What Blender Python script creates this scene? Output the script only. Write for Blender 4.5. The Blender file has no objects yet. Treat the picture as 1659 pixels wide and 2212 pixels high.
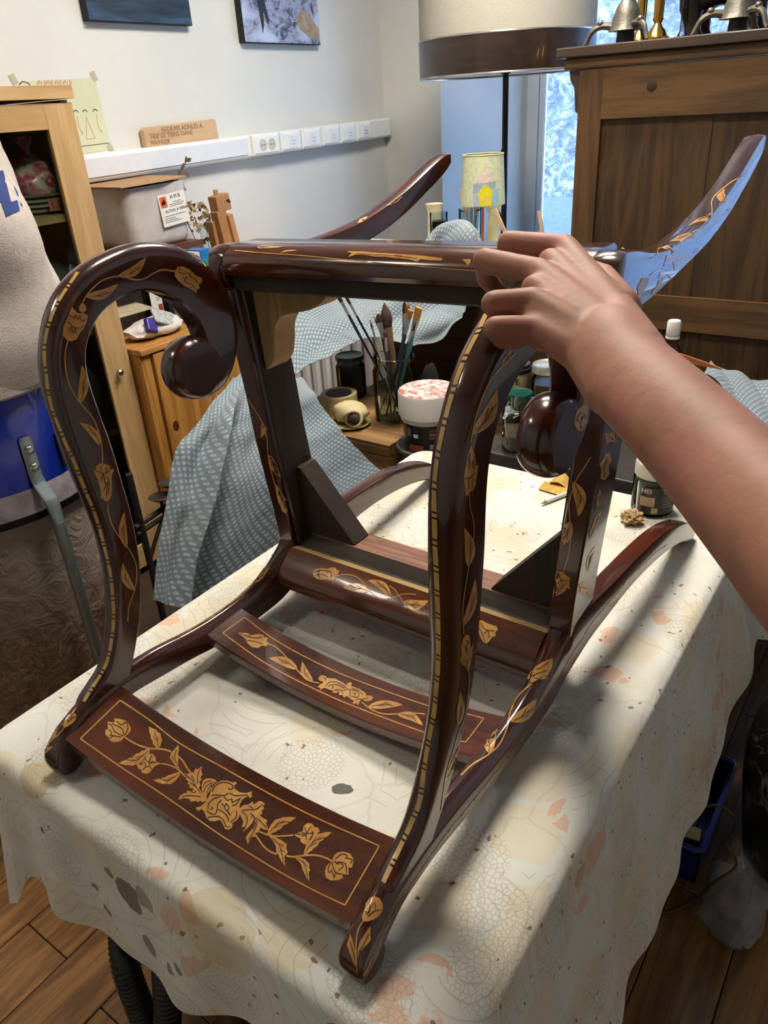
import bpy, bmesh, math, random
from mathutils import Vector, Matrix, Euler
from mathutils.bvhtree import BVHTree
from mathutils import noise as mnoise

scene = bpy.context.scene
COL = scene.collection
TZ = 0.76            # height of the table top; all coordinates below are measured from it
rnd = random.Random(7)

# ---------------------------------------------------------------- camera
CR = Vector((0.818831, 0.571108, -0.057896))      # image right
CD = Vector((0.229570, -0.418242, -0.878847))     # image down
CF = Vector((-0.526131, 0.706335, -0.473579))     # viewing direction
CP = Vector((0.535936, -0.306728, 0.732864))
FPX = 1627.679
cam_d = bpy.data.cameras.new('camera')
cam = bpy.data.objects.new('camera', cam_d)
COL.objects.link(cam)
cam.matrix_world = Matrix(((CR.x, -CD.x, -CF.x, CP.x), (CR.y, -CD.y, -CF.y, CP.y),
                           (CR.z, -CD.z, -CF.z, CP.z + TZ), (0, 0, 0, 1)))
cam_d.sensor_fit = 'HORIZONTAL'
cam_d.sensor_width = 36.0
cam_d.lens = 36.0 * FPX / 1659.0
cam_d.clip_start = 0.02
scene.camera = cam

# ---------------------------------------------------------------- world, lights, exposure
world = bpy.data.worlds.new('world')
scene.world = world
world.use_nodes = True
wn = world.node_tree.nodes
bg = wn['Background']
sky = wn.new('ShaderNodeTexSky')
sky.sky_type = 'NISHITA'
sky.sun_elevation = math.radians(42)
sky.sun_rotation = math.radians(150)
sky.sun_disc = False
sky.air_density = 1.0
world.node_tree.links.new(sky.outputs[0], bg.inputs[0])
bg.inputs[1].default_value = 5.0

def area(name, loc, rot, size, size_y, power, col):
    d = bpy.data.lights.new(name, 'AREA')
    d.shape = 'RECTANGLE'
    d.size = size
    d.size_y = size_y
    d.energy = power
    d.color = col
    o = bpy.data.objects.new(name, d)
    COL.objects.link(o)
    o.location = (loc[0], loc[1], loc[2] + TZ)
    o.rotation_euler = rot
    return o

CEIL = 2.05      # ceiling height above the table top
LAMPS = [(-0.55, 1.75, 0.6, 0.6, 11.8), (-0.20, 0.80, 0.40, 0.40, 5.5), (-1.35, -0.75, 0.45, 0.45, 1.8)]
for i, (lx, ly, sx, sy, pw) in enumerate(LAMPS):
    area('ceiling_panel_light', (lx, ly, CEIL - 0.055), (0, 0, 0), sx - 0.06, sy - 0.06, pw * 3.2, (1.0, 0.93, 0.83))
# sampling portals in the two window openings (they guide the sky light, they emit nothing)
for nm, loc, rot, sx, sy in (('window_portal', (0.1, 4.47, 0.85), (math.radians(-90), 0, 0), 3.5, 1.7),):
    po = area(nm, loc, rot, sx, sy, 1.0, (1, 1, 1))
    po.data.cycles.is_portal = True
scene.cycles.use_denoising = True
scene.cycles.use_adaptive_sampling = True
scene.cycles.adaptive_threshold = 0.10
scene.cycles.adaptive_min_samples = 12
scene.cycles.max_bounces = 5
scene.cycles.diffuse_bounces = 2
scene.cycles.glossy_bounces = 3
scene.cycles.transmission_bounces = 4
scene.cycles.transparent_max_bounces = 8
scene.cycles.caustics_reflective = False
scene.cycles.caustics_refractive = False

scene.view_settings.view_transform = 'Standard'
scene.view_settings.look = 'None'
scene.view_settings.exposure = 0.38
scene.view_settings.gamma = 1.0
scene.view_settings.use_curve_mapping = False

# ---------------------------------------------------------------- pixel helpers (1659 x 2212 frame)
def ray(px, py):
    return (CR * ((px - 829.5) / FPX) + CD * ((py - 1106.0) / FPX) + CF).normalized()
def on_z(px, py, z):
    r = ray(px, py)
    return CP + r * ((z - CP.z) / r.z)
def on_x(px, py, x):
    r = ray(px, py)
    return CP + r * ((x - CP.x) / r.x)
def on_y(px, py, y):
    r = ray(px, py)
    return CP + r * ((y - CP.y) / r.y)

# ---------------------------------------------------------------- mesh builder
BASE = {}
class MB:
    def __init__(self):
        self.v = []; self.f = []; self.m = []; self.uv = None
    def add(self, vs, fs, mi=0):
        o = len(self.v)
        self.v += [Vector(a) for a in vs]
        for f in fs:
            self.f.append([i + o for i in f]); self.m.append(mi)
        return self
    def box(self, c, s, M=None, mi=0):
        c = Vector(c); hx, hy, hz = s[0] / 2, s[1] / 2, s[2] / 2
        vs = [Vector((x, y, z)) for z in (-hz, hz) for y in (-hy, hy) for x in (-hx, hx)]
        if M is not None: vs = [M @ a for a in vs]
        return self.add([a + c for a in vs], [(0, 2, 3, 1), (4, 5, 7, 6), (0, 1, 5, 4), (2, 6, 7, 3), (0, 4, 6, 2), (1, 3, 7, 5)], mi)
    def bx(self, x0, x1, y0, y1, z0, z1, mi=0):
        return self.box(((x0 + x1) / 2, (y0 + y1) / 2, (z0 + z1) / 2), (abs(x1 - x0), abs(y1 - y0), abs(z1 - z0)), None, mi)
    def loft(self, rings, mi=0, cap0=True, cap1=True, closed=True):
        n = len(rings[0]); o = len(self.v)
        for r in rings: self.v += [Vector(a) for a in r]
        for i in range(len(rings) - 1):
            for j in range(n if closed else n - 1):
                k = (j + 1) % n
                self.f.append([o + i * n + j, o + i * n + k, o + (i + 1) * n + k, o + (i + 1) * n + j]); self.m.append(mi)
        if cap0: self.f.append([o + j for j in range(n)][::-1]); self.m.append(mi)
        if cap1: self.f.append([o + (len(rings) - 1) * n + j for j in range(n)]); self.m.append(mi)
        return self
    def tube(self, path, r, n=10, mi=0, caps=True, flat=1.0):
        P = [Vector(a) for a in path]; R = r if isinstance(r, (list, tuple)) else [r] * len(P)
        t = (P[1] - P[0]).normalized(); u = t.orthogonal().normalized(); rings = []
        for i, p in enumerate(P):
            t2 = (P[min(i + 1, len(P) - 1)] - P[max(i - 1, 0)]).normalized()
            q = t.rotation_difference(t2); u = (q @ u).normalized(); t = t2; w = t.cross(u)
            rings.append([p + (u * math.cos(2 * math.pi * j / n) + w * math.sin(2 * math.pi * j / n) * flat) * R[i] for j in range(n)])
        return self.loft(rings, mi, caps, caps)
    def lathe(self, prof, c=(0, 0, 0), n=24, M=None, mi=0, a0=0.0, a1=None, caps=True):
        c = Vector(c); rings = []
        for (r, z) in prof:
            ring = []
            for j in range(n):
                a = 2 * math.pi * j / n
                p = Vector((r * math.cos(a), r * math.sin(a), z))
                ring.append((M @ p if M is not None else p) + c)
            rings.append(ring)
        return self.loft(rings, mi, caps, caps)
    def ball(self, c, r, M=None, nu=14, nv=9, mi=0):
        r = r if isinstance(r, (list, tuple)) else (r, r, r); c = Vector(c); rings = []
        for i in range(nv):
            ph = -math.pi / 2 + math.pi * (i + 0.5 * (0 if 0 < i < nv - 1 else 0)) / (nv - 1)
            ph = max(-math.pi / 2 + 0.02, min(math.pi / 2 - 0.02, ph)); ring = []
            for j in range(nu):
                a = 2 * math.pi * j / nu
                p = Vector((math.cos(ph) * math.cos(a) * r[0], math.cos(ph) * math.sin(a) * r[1], math.sin(ph) * r[2]))
                ring.append((M @ p if M is not None else p) + c)
            rings.append(ring)
        return self.loft(rings, mi)
    def grid(self, fn, nu, nv, mi=0, wrap=False):
        o = len(self.v)
        for i in range(nu + 1):
            for j in range(nv + 1): self.v.append(Vector(fn(i / nu, j / nv)))
        for i in range(nu):
            for j in range(nv):
                a = o + i * (nv + 1) + j
                self.f.append([a, a + nv + 1, a + nv + 2, a + 1]); self.m.append(mi)
        return self
    def prism(self, poly, fn, d0, d1, mi=0):
        n = len(poly); o = len(self.v)
        self.v += [Vector(fn(a, b, d0)) for a, b in poly] + [Vector(fn(a, b, d1)) for a, b in poly]
        self.f.append([o + i for i in range(n)][::-1]); self.m.append(mi)
        self.f.append([o + n + i for i in range(n)]); self.m.append(mi)
        for i in range(n):
            k = (i + 1) % n
            self.f.append([o + i, o + k, o + n + k, o + n + i]); self.m.append(mi)
        return self
    def map(self, fn):
        self.v = [Vector(fn(a)) for a in self.v]; return self
    def bvh(self):
        return BVHTree.FromPolygons([tuple(a) for a in self.v], self.f)

def build(name, mb, mats, parent=None, base=None, smooth=35, bevel=0, seg=2, sub=0, noise=0, nscale=20, solid=0):
    """One mesh object from a builder whose coordinates are measured from the table top."""
    vs = mb.v
    if parent is not None: b = BASE[parent.name]
    elif base is not None: b = Vector(base)
    else:
        xs = [a.x for a in vs]; ys = [a.y for a in vs]; zs = [a.z for a in vs]
        b = Vector(((min(xs) + max(xs)) / 2, (min(ys) + max(ys)) / 2, min(zs)))
    me = bpy.data.meshes.new(name)
    bm = bmesh.new()
    bv = [bm.verts.new(a - b) for a in vs]
    uvs = {}
    for f, mi in zip(mb.f, mb.m):
        try:
            fc = bm.faces.new([bv[i] for i in f]); fc.material_index = mi
            if mb.uv: uvs[fc] = [mb.uv[i] for i in f]
        except ValueError: pass
    if mb.uv:
        lay = bm.loops.layers.uv.new('UVMap')
        for fc, u in uvs.items():
            for l, q in zip(fc.loops, u): l[lay].uv = q
    bmesh.ops.recalc_face_normals(bm, faces=bm.faces)
    if solid: bmesh.ops.solidify(bm, geom=bm.faces[:], thickness=solid)
    if bevel:
        es = [e for e in bm.edges if len(e.link_faces) == 2 and e.calc_face_angle(0) > 0.6]
        bmesh.ops.bevel(bm, geom=es, offset=bevel, segments=seg, profile=0.5, affect='EDGES', clamp_overlap=True)
    if sub:
        bmesh.ops.subdivide_edges(bm, edges=bm.edges, cuts=sub, use_grid_fill=True, smooth=1.0)
    if noise:
        for v in bm.verts:
            v.co += v.normal * noise * mnoise.noise((v.co + b) * nscale)
    if smooth:
        lim = math.radians(smooth)
        for f in bm.faces: f.smooth = True
        for e in bm.edges:
            if len(e.link_faces) == 2 and e.calc_face_angle(0) > lim: e.smooth = False
    bm.to_mesh(me); bm.free()
    for m in (mats if isinstance(mats, (list, tuple)) else [mats]): me.materials.append(m)
    o = bpy.data.objects.new(name, me); COL.objects.link(o)
    if parent is not None: o.parent = parent
    else: o.location = (b.x, b.y, b.z + TZ)
    BASE[o.name] = b
    return o
def tag(o, label, cat, group=None, kind=None):
    if label: o['label'] = label
    if cat: o['category'] = cat
    if group: o['group'] = group
    if kind: o['kind'] = kind
    return o
def thing(name, base, label, cat, group=None):
    o = bpy.data.objects.new(name, None); COL.objects.link(o)
    o.empty_display_size = 0.05
    o.location = (base[0], base[1], base[2] + TZ); BASE[o.name] = Vector(base)
    return tag(o, label, cat, group)
def struct(name, mb, mats, **k):
    o = build(name, mb, mats, **k); o['kind'] = 'structure'; return o
def spline(pts, n=8, closed=False):
    P = [Vector(p) for p in pts]; out = []; N = len(P)
    for i in range(N if closed else N - 1):
        a = P[(i - 1) % N] if closed or i > 0 else P[0] * 2 - P[1]
        b, c = P[i], P[(i + 1) % N]
        d = P[(i + 2) % N] if closed or i + 2 < N else P[-1] * 2 - P[-2]
        for k in range(n):
            t = k / n
            out.append(0.5 * ((2 * b) + (c - a) * t + (2 * a - 5 * b + 4 * c - d) * t * t + (3 * b - a - 3 * c + d) * t ** 3))
    if not closed: out.append(P[-1])
    return out
def lerp_table(tab, x):
    if x <= tab[0][0]: return tab[0][1:]
    for a, b in zip(tab, tab[1:]):
        if x <= b[0]:
            t = (x - a[0]) / (b[0] - a[0]); return tuple(p + (q - p) * t for p, q in zip(a[1:], b[1:]))
    return tab[-1][1:]
def sstep(a, b, x):
    t = max(0.0, min(1.0, (x - a) / (b - a))); return t * t * (3 - 2 * t)
def RZ(d): return Matrix.Rotation(math.radians(d), 3, 'Z')
def RX(d): return Matrix.Rotation(math.radians(d), 3, 'X')
def RY(d): return Matrix.Rotation(math.radians(d), 3, 'Y')

# ---------------------------------------------------------------- materials
MATS = {}
def hexc(h):
    def l(c):
        c /= 255.0
        return c / 12.92 if c <= 0.04045 else ((c + 0.055) / 1.055) ** 2.4
    return (l(int(h[0:2], 16)), l(int(h[2:4], 16)), l(int(h[4:6], 16)), 1.0)
class NT:
    def __init__(self, name):
        self.m = bpy.data.materials.new(name); self.m.use_nodes = True
        self.t = self.m.node_tree; self.n = self.t.nodes; self.b = self.n['Principled BSDF']
    def new(self, ty, **k):
        n = self.n.new(ty)
        for a, v in k.items(): setattr(n, a, v)
        return n
    def link(self, a, b): self.t.links.new(a, b)
    def set(self, **k):
        for a, v in k.items(): self.b.inputs[a.replace('_', ' ')].default_value = v
    def coord(self, kind='Object', scale=(1, 1, 1), rot=(0, 0, 0)):
        c = self.new('ShaderNodeTexCoord'); m = self.new('ShaderNodeMapping')
        m.inputs['Scale'].default_value = scale; m.inputs['Rotation'].default_value = rot
        self.link(c.outputs[kind], m.inputs[0]); return m.outputs[0]
    def noise(self, vec, scale, detail=4, rough=0.55, dist=0):
        n = self.new('ShaderNodeTexNoise'); n.inputs['Scale'].default_value = scale
        n.inputs['Detail'].default_value = detail; n.inputs['Roughness'].default_value = rough
        n.inputs['Distortion'].default_value = dist
        if vec is not None: self.link(vec, n.inputs['Vector'])
        return n.outputs['Fac']
    def ramp(self, fac, stops, interp='LINEAR'):
        r = self.new('ShaderNodeValToRGB'); r.color_ramp.interpolation = interp
        e = r.color_ramp.elements
        while len(e) > 1: e.remove(e[-1])
        e[0].position = stops[0][0]; e[0].color = stops[0][1]
        for p, c in stops[1:]:
            q = e.new(p); q.color = c
        self.link(fac, r.inputs[0]); return r.outputs[0]
    def mix(self, fac, a, b, mode='MIX'):
        x = self.new('ShaderNodeMix', data_type='RGBA', blend_type=mode)
        for s, v in ((x.inputs[0], fac), (x.inputs[6], a), (x.inputs[7], b)):
            if hasattr(v, 'links') or hasattr(v, 'is_linked'): self.link(v, s)
            else: s.default_value = v
        return x.outputs[2]
    def math(self, op, a, b=0.0, c=None):
        x = self.new('ShaderNodeMath', operation=op)
        for s, v in zip(x.inputs, (a, b) if c is None else (a, b, c)):
            if hasattr(v, 'is_linked'): self.link(v, s)
            else: s.default_value = v
        return x.outputs[0]
    def bump(self, h, strength=0.3, dist=0.01):
        b = self.new('ShaderNodeBump'); b.inputs['Strength'].default_value = strength
        b.inputs['Distance'].default_value = dist
        self.link(h, b.inputs['Height']); self.link(b.outputs[0], self.b.inputs['Normal']); return b
W1 = (1, 1, 1, 1); K1 = (0, 0, 0, 1)
def dim(c, f): return (c[0] * f, c[1] * f, c[2] * f, 1.0)
def plain(name, h, rough=0.5, metal=0.0, coat=0.0, var=0.12, nscale=18, bump=0.0, bscale=60, trans=0.0, alpha=1.0, ior=1.45, sheen=0.0, emit=None, sss=0.0):
    if name in MATS: return MATS[name]
    t = NT(name); c = hexc(h) if isinstance(h, str) else h
    vec = t.coord()
    t.set(Roughness=rough, Metallic=metal, Coat_Weight=coat, Transmission_Weight=trans, Alpha=alpha, IOR=ior, Sheen_Weight=sheen, Subsurface_Weight=sss)
    f = t.noise(vec, nscale, 5)
    t.link(t.ramp(f, [(0.3, dim(c, 1 - var)), (0.7, dim(c, 1 + var))]), t.b.inputs['Base Color'])
    if bump: t.bump(t.noise(vec, bscale, 4), bump, 0.004)
    if emit is not None:
        t.b.inputs['Emission Color'].default_value = c; t.b.inputs['Emission Strength'].default_value = emit
    MATS[name] = t.m; return t.m
def wood(name, dark, light, axis='Z', scale=1.0, rough=0.4, coat=0.0, ring=9.0, bump=0.05, stretch=0.07):
    if name in MATS: return MATS[name]
    t = NT(name); s = [scale, scale, scale]; s['XYZ'.index(axis)] *= stretch
    vec = t.coord(scale=tuple(s))
    n1 = t.noise(vec, 14, 6, 0.6, 0.6); n2 = t.noise(vec, 95, 3, 0.6); n3 = t.noise(t.coord(scale=(scale,) * 3), 3.0, 2)
    w = t.math('MULTIPLY_ADD', n1, ring, n3); w = t.math('FRACT', w)
    w = t.math('PINGPONG', w, 0.5); w = t.math('MULTIPLY', w, 1.2); w = t.math('MULTIPLY_ADD', n2, 0.55, w)
    d, l = hexc(dark), hexc(light)
    col = t.ramp(w, [(0.15, d), (0.85, l)])
    t.link(col, t.b.inputs['Base Color']); t.set(Roughness=rough, Coat_Weight=coat, Coat_Roughness=0.06)
    if bump: t.bump(n2, bump, 0.002)
    MATS[name] = t.m; return t.m
def glass(name, h='ffffff', rough=0.02, ior=1.3, alpha=None):
    if name in MATS: return MATS[name]
    t = NT(name); t.set(Base_Color=hexc(h), Roughness=rough, Transmission_Weight=1.0, IOR=ior)
    # thin clear ware: mostly straight-through light with a glossy film
    tr = t.new('ShaderNodeBsdfTransparent'); tr.inputs[0].default_value = hexc(h)
    mx = t.new('ShaderNodeMixShader'); fr = t.new('ShaderNodeFresnel'); fr.inputs[0].default_value = ior
    gl = t.new('ShaderNodeBsdfGlossy'); gl.inputs['Roughness'].default_value = rough
    t.link(fr.outputs[0], mx.inputs[0]); t.link(tr.outputs[0], mx.inputs[1]); t.link(gl.outputs[0], mx.inputs[2])
    t.link(mx.outputs[0], t.n['Material Output'].inputs[0])
    MATS[name] = t.m; return t.m
# ================================================================ the room
M_wall = NT('wall_paint')
_v = M_wall.coord(scale=(1, 1, 1))
M_wall.link(M_wall.ramp(M_wall.noise(_v, 2.2, 4), [(0.3, hexc('d8d9d4')), (0.7, hexc('e3e3de'))]), M_wall.b.inputs['Base Color'])
M_wall.set(Roughness=0.6)
_w = M_wall.noise(M_wall.coord(scale=(1, 1, 3.2)), 190, 3)
M_wall.bump(_w, 0.35, 0.004)
M_wall = M_wall.m
M_ceil = plain('ceiling_paint', 'e6e3d8', 0.8, var=0.03)
M_white = plain('white_plastic', 'e9ebea', 0.35, var=0.03)
M_recess = plain('white_reveal_paint', 'e4e8ea', 0.55, var=0.03)
WX, WY = -2.05, 3.40
XR = -1.70          # left edge of the window recess
struct('floor', MB().bx(-2.2, 2.2, -1.8, 4.6, -0.86, -0.772), plain('subfloor', '3a2a1a', 0.8))
struct('wall_left', MB().bx(WX - 0.12, WX, -1.75, 4.6, -0.772, CEIL), M_wall)
wb = MB()
wb.bx(WX, XR, WY, 4.55, -0.772, CEIL)                     # the corner pier, its flank is the side of the recess
wb.bx(XR, 1.9, WY, 4.55, 1.75, CEIL)
wb.bx(1.9, 2.1, WY, 4.55, -0.772, CEIL)
wb.bx(XR, 1.9, WY, 4.4, -0.772, -0.30)                   # display ledge below the pane
struct('wall_back', wb, M_wall, smooth=0)
wr = MB()
wr.bx(2.1, 2.2, -1.75, 4.55, -0.772, CEIL)
struct('wall_right', wr, M_wall, smooth=0)
struct('wall_front', MB().bx(-2.17, 2.2, -1.87, -1.75, -0.772, CEIL), M_wall)
struct('ceiling', MB().bx(-2.17, 2.2, -1.87, 4.6, CEIL, CEIL + 0.1), M_ceil)

# --- floor boards, each its own piece
M_plank = wood('floor_board_wood', '5c3c22', '8f6638', 'Y', 1.0, 0.32, 0.25, 5.0, 0.04, 0.09)
M_plank2 = wood('floor_board_wood_dark', '4d321d', '7d582f', 'Y', 1.0, 0.36, 0.2, 6.0, 0.04, 0.09)
floor_o = bpy.data.objects['floor']
_pm = {}
for L in (1.3, 0.9, 0.6):
    for k, mm in enumerate((M_plank, M_plank2)):
        me = bpy.data.meshes.new('plank'); b = bmesh.new()
        bmesh.ops.create_cube(b, size=1.0)
        bmesh.ops.scale(b, vec=(0.137, L - 0.002, 0.012), verts=b.verts)
        bmesh.ops.bevel(b, geom=b.edges[:], offset=0.0015, segments=1, affect='EDGES')
        b.to_mesh(me); b.free(); me.materials.append(mm); _pm[(L, k)] = me
fb = BASE['floor']
ix = 0; x = -1.29
while x < 2.0:
    y = -1.0 + rnd.random() * 0.6 - 0.6
    while y < 2.6:
        L = rnd.choice((1.3, 1.3, 0.9, 0.6))
        p = bpy.data.objects.new('plank', _pm[(L, rnd.randint(0, 1))]); COL.objects.link(p)
        p.parent = floor_o
        p.location = (x + 0.0695 - fb.x, y + L / 2 - fb.y, -0.766 - fb.z)
        y += L
    x += 0.1390

# --- ceiling lamps (they light the room)
M_diff = plain('lamp_diffuser', 'fff2dc', 0.5, var=0.0, emit=3.0)
for i, (lx, ly, sx, sy, pw) in enumerate(LAMPS):
    lab = ('large square ceiling light above the workbench', 'small square ceiling light straight above the table',
           'small square ceiling light behind the dust extractor')[i]
    t = thing('ceiling_light', (lx, ly, CEIL - 0.05), lab, 'ceiling light', 'ceiling lights')
    fr = MB()
    for dx, dy, ax, ay in ((0, sy / 2, sx, 0.03), (0, -sy / 2, sx, 0.03), (sx / 2, 0, 0.03, sy), (-sx / 2, 0, 0.03, sy)):
        fr.box((lx + dx, ly + dy, CEIL - 0.03), (ax + 0.03, ay + 0.0, 0.06))
    build('frame', fr, M_white, t, smooth=0)
    build('diffuser', MB().bx(lx - sx / 2, lx + sx / 2, ly - sy / 2, ly + sy / 2, CEIL - 0.02, CEIL - 0.005), M_diff, t, smooth=0)
# ================================================================ work table and its printed cloth
TX0, TX1, TY0, TY1 = -0.385, 0.345, -0.022, 1.095
M_tabwood = wood('table_wood', '4a2f1a', '7a5230', 'X', 1.0, 0.6)
t = thing('work_table', (0, 0.5, -0.76), 'wooden work table hidden under the stained floral cloth', 'table')
build('table_top', MB().bx(TX0 + 0.012, TX1 - 0.012, TY0 + 0.012, TY1 - 0.012, -0.045, -0.008), M_tabwood, t, smooth=0)
for lx in (TX0 + 0.06, TX1 - 0.15):
    for ly in (TY0 + 0.16, TY1 - 0.06):
        build('leg', MB().loft([[(lx + a * r, ly + b * r, z) for a, b in ((-1, -1), (1, -1), (1, 1), (-1, 1))] for r, z in ((0.018, -0.76), (0.025, -0.045))]), M_tabwood, t, smooth=0)
# perimeter of the top, rounded corners
def perim(n, rc=0.035):
    P = []
    def arc(cx, cy, a0):
        for k in range(7):
            a = math.radians(a0 + 15 * k); P.append((cx + rc * math.cos(a), cy + rc * math.sin(a)))
    arc(TX1 - rc, TY1 - rc, 0); arc(TX0 + rc, TY1 - rc, 90); arc(TX0 + rc, TY0 + rc, 180); arc(TX1 - rc, TY0 + rc, 270)
    P.append(P[0]); L = [0]
    for a, b in zip(P, P[1:]): L.append(L[-1] + math.hypot(b[0] - a[0], b[1] - a[1]))
    out = []
    for i in range(n):
        s = L[-1] * i / n; k = max(j for j in range(len(L)) if L[j] <= s + 1e-9); k = min(k, len(P) - 2)
        q = (s - L[k]) / (L[k + 1] - L[k] + 1e-12)
        out.append((P[k][0] + (P[k + 1][0] - P[k][0]) * q, P[k][1] + (P[k + 1][1] - P[k][1]) * q))
    return out
NP = 420
per = perim(NP)
cx0, cy0 = (TX0 + TX1) / 2, (TY0 + TY1) / 2
cl = MB(); cl.uv = []
rows = []
def outward(i):
    a, b = per[i - 1], per[(i + 1) % NP]
    d = Vector((b[1] - a[1], -(b[0] - a[0]), 0)); return d.normalized()
def hang_len(x, y, nx, ny):
    h = 0.0; w = 0.0
    front = 0.20 - 0.22 * (x + 0.25) if x > -0.3 else 0.215
    front = max(0.10, front)
    for k, v in ((max(0, -ny), front), (max(0, nx), 0.33 - 0.13 * sstep(0.7, 1.1, y)), (max(0, -nx), 0.27), (max(0, ny), 0.07)):
        h += v * k * k; w += k * k
    return h / max(w, 1e-6)
R_E = 0.020
for fr in (0.0, 0.12, 0.24, 0.36, 0.48, 0.58, 0.68, 0.76, 0.84, 0.9, 0.95, 0.98):
    row = []
    for i, (x, y) in enumerate(per):
        px, py = cx0 + (x - cx0) * fr, cy0 + (y - cy0) * fr
        row.append((Vector((px, py, 0.0006 * mnoise.noise(Vector((px * 14, py * 14, 0))) - 0.0006)), (px, py)))
    rows.append(row)
for k in range(1, 6):
    a = math.pi / 2 * k / 5
    rows.append([(Vector((per[i][0] * 1.0, per[i][1], 0)) + outward(i) * (R_E * math.sin(a) - R_E * 0.3) + Vector((0, 0, -R_E * (1 - math.cos(a)))),
                  (per[i][0] + outward(i).x * R_E * a, per[i][1] + outward(i).y * R_E * a)) for i in range(NP)])
NH = 16
for k in range(1, NH + 1):
    row = []
    for i, (x, y) in enumerate(per):
        n = outward(i); q = k / NH
        h = hang_len(x, y, n.x, n.y)
        corner = (abs(n.x) * abs(n.y)) * 2
        s = x * n.y * -1 + y * n.x               # runs along the edge
        fold = 0.014 * math.sin(s * 26 + 1.3) + 0.009 * math.sin(s * 47 + 0.4) + 0.006 * mnoise.noise(Vector((x * 9, y * 9, 2.0)))
        out = R_E * 0.7 + q * (0.030 + (fold if n.x <= 0.5 else fold * 0.35) + 0.055 * corner + (0.030 if n.x > 0.5 else 0.0))
        z = -R_E - h * q * (1.0 + 0.35 * corner) - (0.012 if n.x < 0.5 else 0.004) * q * math.sin(s * 12 + 2.0)
        if n.y > 0.5: out *= 0.45
        if n.y < -0.5: out = R_E * 0.7 + (out - R_E * 0.7) * 0.6
        row.append((Vector((x, y, z)) + n * out, (x + n.x * (R_E * 1.57 + h * q), y + n.y * (R_E * 1.57 + h * q))))
    rows.append(row)
vs = []
for r in rows:
    for p, u in r: vs.append(p); cl.uv.append(u)
fs = []
for i in range(len(rows) - 1):
    for j in range(NP):
        k = (j + 1) % NP
        if i == 0: fs.append((j if False else i * NP + j, (i + 1) * NP + j, (i + 1) * NP + k)); continue
        fs.append((i * NP + j, (i + 1) * NP + j, (i + 1) * NP + k, i * NP + k))
cl.add(vs, fs)
# cloth print
tt = NT('floral_cotton'); uvv = tt.coord('UV')
def vor(vec, scale, feature='F1', out='Distance', rand=1.0):
    n = tt.new('ShaderNodeTexVoronoi'); n.voronoi_dimensions = '2D'; n.feature = feature
    n.inputs['Scale'].default_value = scale; n.inputs['Randomness'].default_value = rand
    tt.link(vec, n.inputs['Vector']); return n.outputs[out]
def warp(vec, amt, scale):
    n = tt.new('ShaderNodeTexNoise'); n.inputs['Scale'].default_value = scale; n.inputs['Detail'].default_value = 3
    tt.link(vec, n.inputs['Vector'])
    a = tt.new('ShaderNodeVectorMath', operation='SUBTRACT'); tt.link(n.outputs['Color'], a.inputs[0]); a.inputs[1].default_value = (0.5, 0.5, 0.5)
    b = tt.new('ShaderNodeVectorMath', operation='SCALE'); tt.link(a.outputs[0], b.inputs[0]); b.inputs['Scale'].default_value = amt
    c = tt.new('ShaderNodeVectorMath', operation='ADD'); tt.link(vec, c.inputs[0]); tt.link(b.outputs[0], c.inputs[1])
    return c.outputs[0]
wv = warp(uvv, 0.035, 16)
col = tt.ramp(tt.noise(uvv, 7, 3), [(0.35, hexc('d2cec0')), (0.55, hexc('dfdcd1')), (0.7, hexc('d7dad1'))])
def step(v, lo, hi): return tt.ramp(v, [(lo, W1), (hi, K1)])
# big pale petals
cellc = vor(wv, 10, 'F1', 'Color'); cells = tt.new('ShaderNodeSeparateColor'); tt.link(cellc, cells.inputs[0])
pet = step(vor(wv, 10), 0.40, 0.42)
col = tt.mix(tt.math('MULTIPLY', pet, tt.math('MULTIPLY', tt.math('GREATER_THAN', cells.outputs[0], 0.55), 0.55)), col, hexc('dccdaa'))
# salmon petals
w2 = warp(uvv, 0.05, 40)
sal = tt.math('MULTIPLY', step(vor(w2, 17), 0.30, 0.33), tt.math('GREATER_THAN', tt.noise(uvv, 5.5, 1), 0.60))
col = tt.mix(tt.math('MULTIPLY', sal, 0.62), col, hexc('dfa27e'))
# outlines of leaves and petals
line = tt.math('MULTIPLY', step(vor(warp(uvv, 0.06, 11), 7.5, 'DISTANCE_TO_EDGE'), 0.008, 0.018), 0.55)
ring = tt.math('PINGPONG', tt.math('MULTIPLY', vor(warp(uvv, 0.02, 9), 6.5), 9.0), 0.5)
rings = tt.math('MULTIPLY', step(ring, 0.035, 0.075), tt.math('GREATER_THAN', cells.outputs[1], 0.5))
ln = tt.math('MAXIMUM', line, rings)
col = tt.mix(tt.math('MULTIPLY', ln, 0.36), col, hexc('a39e8c'))
# clustered little florets
fl = tt.math('MULTIPLY', step(vor(uvv, 155, 'DISTANCE_TO_EDGE'), 0.06, 0.13), step(vor(uvv, 6.2), 0.26, 0.30))
col = tt.mix(tt.math('MULTIPLY', fl, 0.45), col, hexc('a79c86'))
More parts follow.
